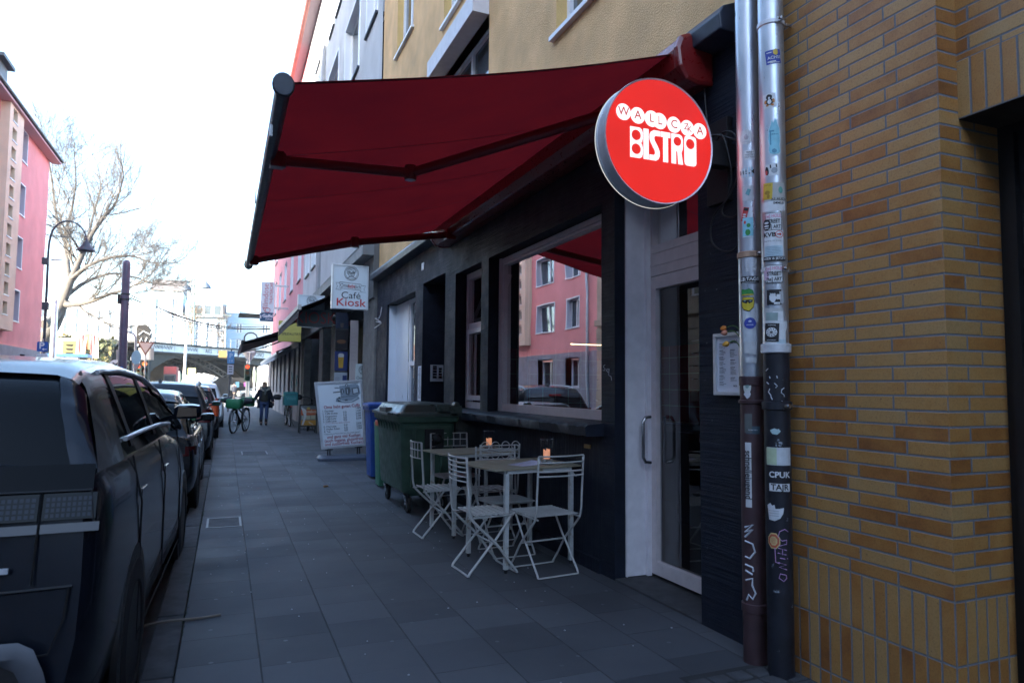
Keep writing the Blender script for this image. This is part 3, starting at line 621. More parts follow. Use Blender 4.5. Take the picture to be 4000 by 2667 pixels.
sticker(**A, zc=zR(768), ac=VA+17, w=0, h=0, col=WH, lay=13, outline=ring2(0, 0, .024, 22), shapes=[(BK, [[(.009*math.cos(a), .009*math.sin(a)), (.021*math.cos(a+.35), .021*math.sin(a+.35)), (.021*math.cos(a+.55), .021*math.sin(a+.55))] for a in [k*math.pi/5 for k in range(10)]]), ((.1, .1, .11), [ring2(0, 0, .007, 12)])])
# on the black foot
sticker(**A, zc=zR(985), ac=VA+10, w=0, h=0, col=(.35, .50, .52), outline=blob(.04, .022, 11, .6), lay=1)
sticker(**A, zc=zR(1040), ac=VA-6, w=.13, h=.088, col=(.50, .53, .56), lay=1)
sticker(**A, zc=zR(1040), ac=VA+30, w=.055, h=.084, col=(.42, .50, .34), lay=2)
sticker(**A, zc=zR(1080), ac=VA-6, w=.104, h=.036, col=BK, lay=2, texts=[("CPUK", .040, 0, 0, WH, .025)])
sticker(**A, zc=zR(1107), ac=VA-6, w=.104, h=.038, col=WH, lay=2, texts=[("TAJR", .040, 0, 0, BK, .025)])
moon = [(-.045*math.cos(a), -.045*math.sin(a)) for a in [R(k) for k in range(-100, 101, 20)]]
sticker(**A, zc=zR(1160), ac=VA+18, w=0, h=0, col=(.55, .57, .60), lay=1, outline=[(-.04, .03), (-.022, .042), (-.012, .03), (0, .035), (.004, .015), (.026, .018), (.044, .022), (.04, -.006), (.026, -.03), (0, -.044), (-.03, -.040)], shapes=[((.3, .32, .35), [rect(-.03, .02, -.02+i*.012, -.0175+i*.012) for i in range(3)])])
octo = lambda r_: ring2(0, 0, r_, 8, r_*1.25, 22.5, 382.5)
sticker(**A, zc=zR(1222), ac=VA+24, w=0, h=0, col=(.55, .45, .2), lay=2, outline=octo(.033), shapes=[((.45, .10, .05), [octo(.028)])])
sticker(**A, zc=zR(1222), ac=VA+24, w=0, h=0, col=(.55, .42, .2), lay=5, outline=octo(.019), shapes=[((.5, .2, .1), [rect(-.01, .01, -.012+i*.007, -.009+i*.007) for i in range(4)])])
gmat = mat("purple_marker", (.42, .24, .44), .7); fT = cyl(PRX, PRY, PRR, zR(1245), VA-12, .0012)
b = MB(); strokes = [[(.03, .10), (.012, .112), (-.012, .10), (-.02, .07), (.0, .055), (.022, .06), (.02, .04), (-.015, .03)], [(-.02, .02), (.02, .01)], [(-.022, -.004), (.018, -.012)], [(0, .012), (0, -.012)], [(-.012, -.028), (.012, -.032)], [(.022, -.03), (.026, -.03)], [(-.02, -.05), (.018, -.06), (-.016, -.072), (.02, -.084)], [(.016, -.11), (-.012, -.104), (-.018, -.125), (.004, -.14), (.018, -.125), (.016, -.11)], [(-.035, .02), (-.032, -.05), (-.015, -.055)]]
for s_ in strokes: b.tube([fT(u, v) for u, v in s_], .0022, 4)
b.build("graffiti", gmat, pr)
b = MB(); gw = mat("white_marker", (.48, .50, .55), .7)
fT = cyl(PRX, PRY, PRR, 1.45, VA+8, .0012)
for k in range(9):
    u0_, v0_ = random.uniform(-.05, .04), random.uniform(-.18, .12); b.tube([fT(u0_+random.uniform(-.012, .012), v0_-i*.012+random.uniform(-.005, .005)) for i in range(random.randint(2, 5))], .0025, 4)
b.build("paint_scratch", gw, pr)
A = dict(t=pl, x=PLX, y=PLY, r=PLR)
sticker(**A, zc=zL(330), ac=VA+10, w=0, h=0, col=(.55, .56, .58), outline=blob(.036, .042, 16, .06), shapes=[((.38, .36, .4), [blob(.014, .018, 9, .4), rect(-.02, .015, -.026, -.024)])])
sticker(**A, zc=zL(370), ac=VA-6, w=.056, h=.052, col=WH, rot=2, texts=[("TRASH", .013, 0, .014, BK), ("TRISTAN", .0125, 0, .0, BK), ("TATTOO", .013, 0, -.013, BK)])
sticker(**A, zc=zL(408), ac=VA+8, w=.066, h=.05, col=(.40, .58, .70), shapes=[(WH, [rect(-.03+i*.015, -.023+i*.015, -.024, .024) for i in range(4)])], texts=[("HELM", .03, 0, .0, BK, .03)], rot=3)
sticker(**A, zc=zL(455), ac=VA+6, w=.06, h=.085, col=(.44, .46, .49), shapes=[((.12, .3, .33), [[(-.012, .0), (0, .026), (.016, .02), (.006, -.014)]])])
sticker(**A, zc=zL(500), ac=VA+22, w=.03, h=.075, col=RD, rot=-14, shapes=[(BK, [rect(-.01, .012, .02, .034)]), (WH, [rect(-.008, .008, -.004, .002), rect(-.008, .008, -.016, -.010)])])
sticker(**A, zc=zL(530), ac=VA+8, w=.056, h=.11, col=CY, lay=2, shapes=[(GN, [blob(.014, .018, cy=-.025), blob(.01, .012, cx=.004, cy=.012)]), (RD, [blob(.006, .01, cx=-.014, cy=.03)]), (WH, [rect(-.028, .028, -.053, -.046)])])
sticker(**A, zc=zL(612), ac=VA-4, w=.075, h=.105, col=BK, rot=-90, texts=[("TNK", .036, 0, .015, WH, .03), ("BDSM", .027, 0, -.018, WH, .02)], lay=1)
sticker(**A, zc=zL(643), ac=VA+4, w=.10, h=.036, col=BK, lay=3, texts=[("LB:TAGS", .026, 0, .003, WH, .02)], shapes=[(WH, [rect(-.04, .04, -.0155, -.0135)])])
lem = [(-.02, -.042), (.006, -.05), (.026, -.03), (.03, 0), (.026, .02), (-.026, .022), (-.034, 0), (-.032, -.025)]
sticker(**A, zc=zL(690), ac=VA+12, w=0, h=0, col=BK, outline=[(x*1.1, y*1.1) for x, y in lem]+[], shapes=[((.55, .42, .03), [lem])], lay=3)
sticker(**A, zc=zL(690), ac=VA+12, w=0, h=0, col=BK, outline=[(-.028, -.004), (-.006, -.012), (0, .0), (.006, -.012), (.022, -.004), (.024, .010), (-.03, .008)], shapes=[((.2, .3, .3), [rect(-.02, -.01, 0, .005), rect(.008, .016, 0, .005)])], lay=6)
sticker(**A, zc=zL(672), ac=VA+12, w=0, h=0, col=GN, outline=[(-.034, -.012), (.03, -.012), (.026, .014), (.006, .024), (-.014, .018), (-.03, .024)], shapes=[(YE, [rect(-.03, .026, -.012, -.006)])], lay=6)
sticker(**A, zc=zL(715), ac=VA+2, w=.085, h=.10, col=(.50, .53, .56), lay=1); sticker(**A, zc=zL(760), ac=VA+6, w=.07, h=.11, col=(.46, .50, .54), lay=1, rot=4)
sticker(**A, zc=zL(737), ac=VA+4, w=0, h=0, col=BL, lay=4, outline=ring2(0, 0, .03, 22), shapes=[((.5, .55, .7), [blob(.008, .006, cy=.01), rect(-.016, .016, -.010, -.007)])])
for dy, da, w_, h_ in ((800, 8, .05, .06), (828, 0, .055, .03), (790, -12, .03, .07)): sticker(**A, zc=zL(dy), ac=VA+da, w=w_, h=h_, col=(.48, .50, .52), lay=3, rot=random.uniform(-8, 8))
sticker(**A, zc=zL(887), ac=VA+22, w=0, h=0, col=(.50, .53, .50), lay=2, outline=blob(.022, .042, 16, .05), shapes=[((.2, .3, .28), [blob(.012, .014, 8, .3)])])
sticker(**A, zc=zL(905), ac=VA+22, w=0, h=0, col=(.55, .56, .60), lay=2, outline=blob(.024, .03, 8, .5))
sticker(**A, zc=zL(985), ac=VA-2, w=.075, h=.04, col=(.05, .09, .12), lay=1, texts=[("NOBE MEN", .009, 0, 0, WH)])
sticker(**A, zc=zL(970), ac=VA+20, w=.04, h=.10, col=(.10, .11, .11), lay=1)
sticker(**A, zc=zL(1085), ac=VA+22, w=.033, h=.335, col=(.55, .56, .58), lay=1)
fT = cyl(PLX, PLY, PLR, zL(1085), VA+22, .0044, -90)
MB().text("schnellejugend", .046, fT, 0, 0, bold=.01, sx=.94).build("print", smat(BK), pl)
fT = cyl(PLX, PLY, PLR, zL(1275), VA+16, .002)
b = MB()
for s_ in [[(-.03, .17), (.015, .19), (-.03, .145), (.012, .165), (-.03, .12)], [(-.03, .10), (.01, .09), (.022, .05), (-.004, .015), (-.03, .02)], [(-.03, -.02), (.01, -.03), (.012, -.05)], [(-.03, -.05), (.008, -.065)], [(-.028, -.10), (.008, -.085), (.006, -.12), (.022, -.16), (.008, -.19), (-.012, -.17), (-.024, -.20)]]:
    b.tube([fT(u, v) for u, v in s_], .0055, 5)
b.build("graffiti", gw, pl)
# cables and bracket box on the pier behind the sign
b = MB(); cb = [(2.66, 3.42, 3.45), (2.66, 3.40, 3.2), (2.655, 3.36, 2.95), (2.64, 3.30, 2.86), (2.63, 3.20, 2.90), (2.65, 3.12, 2.86), (2.66, 3.08, 2.70), (2.64, 3.16, 2.52), (2.62, 3.28, 2.42), (2.62, 3.30, 2.28), (2.63, 3.2, 2.2), (2.64, 3.1, 2.22), (2.65, 3.06, 2.45)]
def smooth_pts(p, n=5):
    p = [Vector(q) for q in p]; out = []
    for i in range(len(p)-1):
        p0, p1, p2, p3 = p[max(0, i-1)], p[i], p[i+1], p[min(len(p)-1, i+2)]
        for k in range(n):
            t = k/n; out.append(.5*((2*p1)+(p2-p0)*t+(2*p0-5*p1+4*p2-p3)*t*t+(3*p1-p0-3*p2+p3)*t**3))
    return out+[p[-1]]
b.tube(smooth_pts(cb), .0055, 6); b.tube(smooth_pts([(2.60, 3.33, 2.88), (2.62, 3.28, 2.90), (2.62, 3.18, 2.86), (2.64, 3.14, 2.6), (2.63, 3.22, 2.44), (2.62, 3.12, 2.38), (2.63, 3.07, 2.40)]), .005, 6)
b.tube(smooth_pts([(2.58, 3.36, 2.87), (2.6, 3.25, 2.895), (2.64, 3.15, 2.85), (2.62, 3.05, 2.80)]), .006, 6)
tag(b.build("power_cable", K['black'], smooth=80), "black power cable looped on the navy pier beside the round sign", "cable")
# ================================================================ awning
AF = bpy.data.materials.new("red_awning_fabric"); AF.use_nodes = True; nt = AF.node_tree; nt.nodes.clear(); o_ = nt.nodes.new("ShaderNodeOutputMaterial")
d_ = nt.nodes.new("ShaderNodeBsdfDiffuse"); t_ = nt.nodes.new("ShaderNodeBsdfTranslucent"); mx = nt.nodes.new("ShaderNodeMixShader"); mx.inputs[0].default_value = .46
tc = nt.nodes.new("ShaderNodeTexCoord"); n_ = nt.nodes.new("ShaderNodeTexNoise"); n_.inputs["Scale"].default_value = 2.2; n_.inputs["Detail"].default_value = 6; nt.links.new(tc.outputs["Object"], n_.inputs["Vector"])
cr = nt.nodes.new("ShaderNodeValToRGB"); cr.color_ramp.elements[0].position = .3; cr.color_ramp.elements[0].color = (.155, .0085, .013, 1); cr.color_ramp.elements[1].position = .7; cr.color_ramp.elements[1].color = (.205, .0105, .014, 1)
nt.links.new(n_.outputs["Fac"], cr.inputs[0]); nt.links.new(cr.outputs[0], d_.inputs[0]); nt.links.new(cr.outputs[0], t_.inputs[0])
nt.links.new(d_.outputs[0], mx.inputs[1]); nt.links.new(t_.outputs[0], mx.inputs[2]); nt.links.new(mx.outputs[0], o_.inputs[0])
SEAM = mat("awning_seam", (.05, .006, .007), .9); ARM = mat("red_lacquered_arm", (.17, .012, .016), .3, coat=.3); CASE = mat("red_lacquered_case", (.17, .009, .009), .32, coat=.4, nz=(14, .12))
BARM = mat("dark_front_bar", (.045, .058, .09), .4, nz=(10, .2))
aw = thing("awning", "red folding arm awning stretched out over the bistro tables", "awning", (2.6, 6.05, 3.3))
AX0, AZ0, AX1, AZ1, AY0, AY1 = 2.50, 3.46, .235, 2.87, 3.44, 8.72
def aws(t, y, e=0): return (AX0+(AX1-AX0)*t, y, AZ0+(AZ1-AZ0)*t - .035*math.sin(math.pi*t) + .006*math.sin(y*5.1+t*2)*math.sin(math.pi*t) + e)
b = MB(); NU, NV = 16, 40
rows = [[aws(i/NU, AY0+(AY1-AY0)*j/NV) for i in range(NU+1)] for j in range(NV+1)]
b.loft(rows, closed=False, cap0=False, cap1=False); b.build("fabric", AF, aw, smooth=180)
b = MB()
for k in (1.18, 2.36, 3.54, 4.72):
    y = AY0+k; b = MB(); b.loft([[aws(i/NU, y-.006, -.003) for i in range(NU+1)], [aws(i/NU, y+.006, -.003) for i in range(NU+1)]], closed=False, cap0=False, cap1=False); b.build("seam", SEAM, aw)
for y in (AY0+.012, AY1-.012): b = MB(); b.loft([[aws(i/NU, y-.012, -.003) for i in range(NU+1)], [aws(i/NU, y+.012, -.003) for i in range(NU+1)]], closed=False, cap0=False, cap1=False); b.build("seam", SEAM, aw)
P_ = [(.245, 2.885), (.205, 2.890), (.180, 2.872), (.172, 2.815), (.180, 2.785), (.215, 2.780), (.235, 2.80), (.25, 2.84)]
b = MB(); b.loft([[(x, y, z) for x, z in P_] for y in (AY0-.02, AY1+.02)]); fb = b.build("front_bar", BARM, aw, bevel=.006)
for y in (AY0-.035, AY1+.035):
    b = MB(); b.loft([[(.21+.052*k*math.cos(a*math.pi/8), y+dy, 2.838+.06*k*math.sin(a*math.pi/8)) for a in range(16)] for dy, k in ((-.014, .92), (-.008, 1), (.008, 1), (.014, .98))]); b.build("end_cap", K['navy_trim'], fb, bevel=.003)
b = MB(); b.box(.17, .185, AY0+.3, AY0+.31, 2.70, 2.76); b.tube([(.158, 5.2, 2.80), (.155, 5.21, 2.70)], .004, 5); b.tube([(.158, 7.9, 2.80), (.155, 7.91, 2.70)], .004, 5); b.build("hook", K['steel'], fb)
# cassette against the wall
b = MB(); P2 = [(2.69, 3.52), (2.52, 3.545), (2.46, 3.52), (2.435, 3.45), (2.45, 3.34), (2.50, 3.27), (2.58, 3.25), (2.69, 3.26)]
b.loft([[(x, y, z) for x, z in P2] for y in (3.40, 8.76)]); cs = b.build("cassette", CASE, aw, bevel=.012)
for y in (3.375, 8.785):
    b = MB(); b.loft([[(2.57+(x-2.57)*k, y+dy, 3.39+(z-3.39)*k) for x, z in P2] for dy, k in ((-.022, .90), (-.012, 1.05), (.022, 1.05))]); b.build("end_cap", CASE, cs, bevel=.006)
def arm(sh, el, fr):
    b = MB(); sh, el, fr = Vector(sh), Vector(el), Vector(fr)
    def taper(p, q, r0, r1):
        d = (q-p).normalized(); a = d.cross(Vector((0, 0, 1))).normalized(); c = a.cross(d); rg = []
        for k, r_ in ((0, r0), (1, r1)):
            o = p+(q-p)*k; rg.append([o+a*r_*.8*math.cos(2*math.pi*i/12)+c*r_*1.15*math.sin(2*math.pi*i/12) for i in range(12)])
        return rg
    b.loft(taper(sh, el, .036, .032)); up = b.build("upper_arm", ARM, aw, smooth=60)
    b = MB(); b.loft(taper(el, fr, .032, .028)); b.build("forearm", ARM, aw, smooth=60)
    b = MB(); b.lathe([(0, -.055), (.04, -.055), (.045, -.045), (.045, .045), (.04, .055), (0, .055)], el, seg=18); b.build("elbow_joint", ARM, up, smooth=40)
    b = MB(); b.lathe([(0, -.045), (.035, -.045), (.035, .045), (0, .045)], fr, seg=14); b.box(fr.x-.06, fr.x+.02, fr.y-.04, fr.y+.04, fr.z-.05, fr.z+.05); b.build("bracket", ARM, up, bevel=.006)
    b = MB(); b.obox(sh, .12, .12, .13); b.obox(sh+Vector((.06, 0, .04)), .14, .16, .10); b.build("shoulder", CASE, up, bevel=.012)
arm((2.44, 3.98, 3.30), (1.22, 4.98, 2.99), (.27, 4.46, 2.80))
arm((2.50, 8.12, 3.28), (1.28, 7.72, 3.0), (.27, 8.22, 2.80))

# ================================================================ round illuminated sign
sg = thing("illuminated_sign", "round red illuminated bistro sign with white lettering on the corner pier", "sign", (2.17, 3.2, 2.775))
SX, SY, SZ, SR = 2.165, 3.15, 2.765, .345
My = Matrix(((1, 0, 0), (0, 0, 1), (0, -1, 0)))      # lathe axis z -> +Y
red_lit = lit("red_lit_acrylic", (.80, .022, .016), .88); white_lit = lit("white_lit_acrylic", (.95, .96, .96), 1.02)
Mz = Matrix(((1, 0, 0), (0, 0, 1), (0, 1, 0)))
nt = NT(red_lit); nt.nt.links.new(nt.rng(nt.noise(nt.pos()[1], 2.6, 3, .5), .25, .75, .70*2**-EXPO, .98*2**-EXPO), nt.nt.nodes["Principled BSDF"].inputs["Emission Strength"])
b = MB(); b.lathe([(0, 0), (SR-.006, 0), (SR-.004, .004)], (SX, SY, SZ), Mz, 72); b.build("face", red_lit, sg, smooth=40)
b = MB(); b.lathe([(SR-.004, .003), (SR+.004, -.002), (SR+.006, .004), (SR+.003, .02), (SR, .020), (SR, .088), (SR+.004, .092), (SR+.004, .103), (SR-.03, .104), (0, .104)], (SX, SY, SZ), Mz, 72); b.build("rim", K['alu'], sg, smooth=40)
b = MB(); b.lathe([(SR+.0035, .104), (SR+.0045, .1055), (SR+.0055, .108), (SR-.002, .112)], (SX, SY, SZ), Mz, 72); b.build("glow_ring", lit("backlit_edge", (.9, .9, .82), .9), sg, smooth=180)
b = MB()
for a in (100, 160, 215, 250, 290): b.lathe([(0, .004), (.005, .003), (.005, 0)], (SX+SR*math.cos(R(a)), SY+.07, SZ+SR*math.sin(R(a))), Matrix.Rotation(R(a-90), 3, 'Y').inverted() if False else Matrix.Identity(3), 8)
b.build("screw", K['steel'], sg)
b = MB(); b.box(SX+SR*.93, 2.70, SY+.03, SY+.11, SZ-.07, SZ+.07); b.box(2.66, 2.699, SY+.05, SY+.24, SZ-.26, SZ+.24); b.build("bracket", K['black'], sg, bevel=.004)
def s2w(px, py):                              # traced point of the sign face -> face coordinates
    p = at((2200+px/1.742)/1.70068, (200+py/1.742)/1.70068, SY); return p.x-SX, p.z-SZ
fn = XY((SX, SY-.003, SZ)); fn2 = XY((SX, SY-.0055, SZ)); fn3 = XY((SX, SY-.008, SZ))
bw = MB(); br = MB(); cent = [s2w(*q) for q in ((408, 415), (505, 440), (600, 462), (655, 478), (752, 503), (842, 526), (927, 547))]
for (u, v) in cent: bw.flat(shape_mesh([ring2(u, v, .0455, 30)]), fn)
for ch, (u, v) in zip("WALLCZA", cent):
    if ch == "Z": continue
    br.text(ch, .066, fn2, u, v+.001, bold=.004)
u, v = cent[5]; br.text("Z", .052, fn2, u-.008, v+.006, bold=.0); br.text("K", .052, fn2, u+.014, v-.006, bold=.0)
# BISTRO in blocky letters with round counters
def blk(x0, w): return lambda pts: [(x0+w*a, v_) for a, v_ in pts]
lx = [s2w(*q) for q in ((453, 605), (540, 630), (544, 630), (580, 640), (584, 640), (656, 660), (660, 660), (728, 678), (734, 680), (814, 702), (822, 705), (904, 722))]
top = [s2w(*q)[1] for q in ((453, 500), (904, 600))]; bot_ = [s2w(*q)[1] for q in ((453, 710), (904, 800))]
VT, VB = sum(top)/2, sum(bot_)/2; H_ = VT-VB
def V(t): return VB+H_*t
def L_(i, pts): a, c = lx[2*i][0], lx[2*i+1][0]; return [(a+(c-a)*p, V(q)) for p, q in pts]
def C_(i, cx, cy, r): a, c = lx[2*i][0], lx[2*i+1][0]; return ring2(a+(c-a)*cx, V(cy), r, 22)
hw = lx[1][0]-lx[0][0]
bw.flat(shape_mesh([L_(0, [(0, 0), (.75, 0), (.93, .05), (1, .15), (1, .36), (.94, .46), (.86, .5), (.94, .55), (1, .66), (1, .85), (.93, .95), (.75, 1), (0, 1)]), C_(0, .48, .74, hw*.36), C_(0, .48, .29, hw*.36)]), fn)
bw.flat(shape_mesh([L_(1, [(0, 0), (1, 0), (1, 1), (0, 1)])]), fn)
bw.flat(shape_mesh([L_(2, [(0, 0), (.62, 0), (.86, .06), (.98, .16), (.98, .32), (.86, .44), (.52, .66), (.47, .74), (.52, .80), (.62, .82), (1, .82), (1, 1), (.45, 1), (.16, .94), (.02, .84), (.02, .68), (.14, .57), (.50, .33), (.54, .25), (.48, .19), (.38, .18), (0, .18)])]), fn)
bw.flat(shape_mesh([L_(3, [(.26, 0), (.76, 0), (.76, .82), (1, .82), (1, 1), (0, 1), (0, .82), (.26, .82)])]), fn)
bw.flat(shape_mesh([L_(4, [(0, 0), (.40, 0), (.40, .42), (.50, .42), (.58, 0), (1, 0), (.86, .40), (.96, .50), (1, .64), (1, .82), (.92, .95), (.7, 1), (0, 1)]), C_(4, .52, .76, hw*.32)]), fn)
bw.flat(shape_mesh([L_(5, [(.2, 0), (.8, 0), (.95, .04), (1, .12), (1, .88), (.95, .96), (.8, 1), (.2, 1), (.05, .96), (0, .88), (0, .12), (.05, .04)]), C_(5, .50, .74, hw*.36)]), fn)
bw.build("lettering", white_lit, sg); br.build("lettering", lit("red_lit_letter", (.62, .016, .012), .62), sg)

# ================================================================ menu case with tulips
mc = thing("menu_case", "aluminium framed menu case with a printed menu on the navy pier", "menu case", (2.68, 3.23, 1.37))
my0, my1, mz0, mz1 = 3.105, 3.345, 1.375, 1.735
b = MB()
for a in ((my0, my0+.022, mz0, mz1), (my1-.022, my1, mz0, mz1), (my0+.022, my1-.022, mz0, mz0+.022), (my0+.022, my1-.022, mz1-.022, mz1)): b.box(2.655, 2.70, *a)
b.build("frame", K['alu_soft'], mc, bevel=.004)
b = MB(); b.quad((2.672, my0+.02, mz0+.02), (2.672, my1-.02, mz0+.02), (2.672, my1-.02, mz1-.02), (2.672, my0+.02, mz1-.02)); pg = b.build("menu_page", mat("menu_paper", (.72, .73, .80), .6), mc)
fn = XY((2.6705, my1, mz0), (0, -1, 0), (0, 0, 1)); b = MB()
def para(b, u, v, w, n, dv, h=.0022):
    for i in range(n): k = random.uniform(.5, 1); b.quad(fn(u, v-i*dv), fn(u+w*k, v-i*dv), fn(u+w*k, v-i*dv-h), fn(u, v-i*dv-h))
vv = .30
for k, n in enumerate((3, 3, 2, 2, 4, 3, 2)): b.quad(fn(.04, vv), fn(.075, vv), fn(.075, vv-.004), fn(.04, vv-.004)); para(b, .04, vv-.010, .06, n, .0075); vv -= .015+n*.0078
vv = .262
for k, n in enumerate((5, 3, 5, 2)): b.quad(fn(.135, vv), fn(.175, vv), fn(.175, vv-.004), fn(.135, vv-.004)); para(b, .135, vv-.010, .06, n, .0075); vv -= .019+n*.0078
b.text("BISTRO", .024, fn, .168, .305, bold=.04, sx=.72); b.text("8-1h", .016, fn, .175, .055, bold=.03)
b.build("print", mat("menu_print", (.07, .07, .09), .7), pg)
b = MB(); b.quad((2.662, my0+.02, mz0+.02), (2.662, my1-.02, mz0+.02), (2.662, my1-.02, mz1-.02), (2.662, my0+.02, mz1-.02)); b.build("cover_glass", glass_mat("case_glass", 1.25, (.95, .96, .97)), mc)
tl = thing("tulip", "orange tulips tucked behind the top of the menu case", "tulips", (2.63, 3.1, 1.74))
b = MB(); stems = [[(2.63, 3.06, 1.63), (2.63, 3.075, 1.73), (2.62, 3.12, 1.765), (2.61, 3.165, 1.758)], [(2.63, 3.05, 1.62), (2.62, 3.07, 1.70), (2.61, 3.11, 1.735), (2.60, 3.145, 1.73)], [(2.62, 3.05, 1.60), (2.60, 3.06, 1.66), (2.585, 3.085, 1.675), (2.575, 3.10, 1.668)]]
for s_ in stems: b.tube(smooth_pts(s_), .003, 6)
b.build("stem", mat("tulip_stem", (.06, .13, .03), .6), tl)
pet = [mat("tulip_petal_orange", (.62, .20, .03), .55), mat("tulip_petal_pink", (.58, .22, .13), .55), mat("tulip_petal_yellow", (.60, .30, .04), .55)]
for s_, pm in zip(stems, pet):
    e = Vector(s_[-1]); d = (e-Vector(s_[-2])).normalized(); q = d.to_track_quat('Z', 'Y').to_matrix(); b = MB()
    for k in range(6):
        a = k*math.pi/3; pr_ = [(0, 0), (.013, .008), (.016, .02), (.011, .034), (.004, .042)]
        b.loft([[e+q @ Vector((r_*math.cos(a+da), r_*math.sin(a+da), z)) for da in (-.5, 0, .5)] for r_, z in pr_], closed=False, cap0=False, cap1=False)
    b.build("flower", pm, tl, smooth=180)

# ================================================================ tables and chairs
WL = mat("worn_white_metal", (.47, .465, .45), .45, nz=(14, .10), dirt=(26, .66, (.30, .22, .15), .05))
TOP = mat("olive_table_laminate", (.36, .32, .225), .38, nz=(5, .10)); LEG = mat("rusty_white_leg", (.50, .51, .50), .5, nz=(18, .12), dirt=(11, .56, (.26, .20, .12), .12))
def table(loc, rz, sx, sy, label):
    t = thing("bistro_table", label, "table", loc, rz, "bistro tables on the pavement"); zt = .785
    b = MB(); b.box(-sx/2, sx/2, -sy/2, sy/2, zt-.012, zt); b.build("tabletop", [TOP], t, bevel=.002, world=False)
    b = MB(); lx_, ly_ = sx/2-.115, sy/2-.025
    b.box(-lx_, lx_, -ly_-.012, -ly_+.012, zt-.04, zt-.0125); b.box(-lx_, lx_, ly_-.012, ly_+.012, zt-.04, zt-.0125); b.box(-lx_-.012, -lx_+.012, -ly_+.012, ly_-.012, zt-.04, zt-.0125); b.box(lx_-.012, lx_+.012, -ly_+.012, ly_-.012, zt-.04, zt-.0125)
    b.build("frame", LEG, t, world=False)
    for x in (-1, 1):
        for y in (-1, 1):
            b = MB(); X, Y = x*lx_, y*ly_; b.loft([[(X-.017, Y-.017, z), (X+.017, Y-.017, z), (X+.017, Y+.017, z), (X-.017, Y+.017, z)] for z in (.028, zt-.041)]); lg = b.build("leg", LEG, t, bevel=.003, world=False)
            b = MB(); b.lathe([(0, 0), (.012, 0), (.014, .006), (.014, .03)], (X, Y, 0), seg=10); b.build("foot", K['black'], lg, world=False)
    return t
table((2.275, 5.36, 0), R(9), .84, .66, "olive topped bistro table with the paper menu and the nearer candle jar")
table((2.285, 6.60, 0), R(8), .84, .56, "olive topped bistro table beside the green wheeled bin")

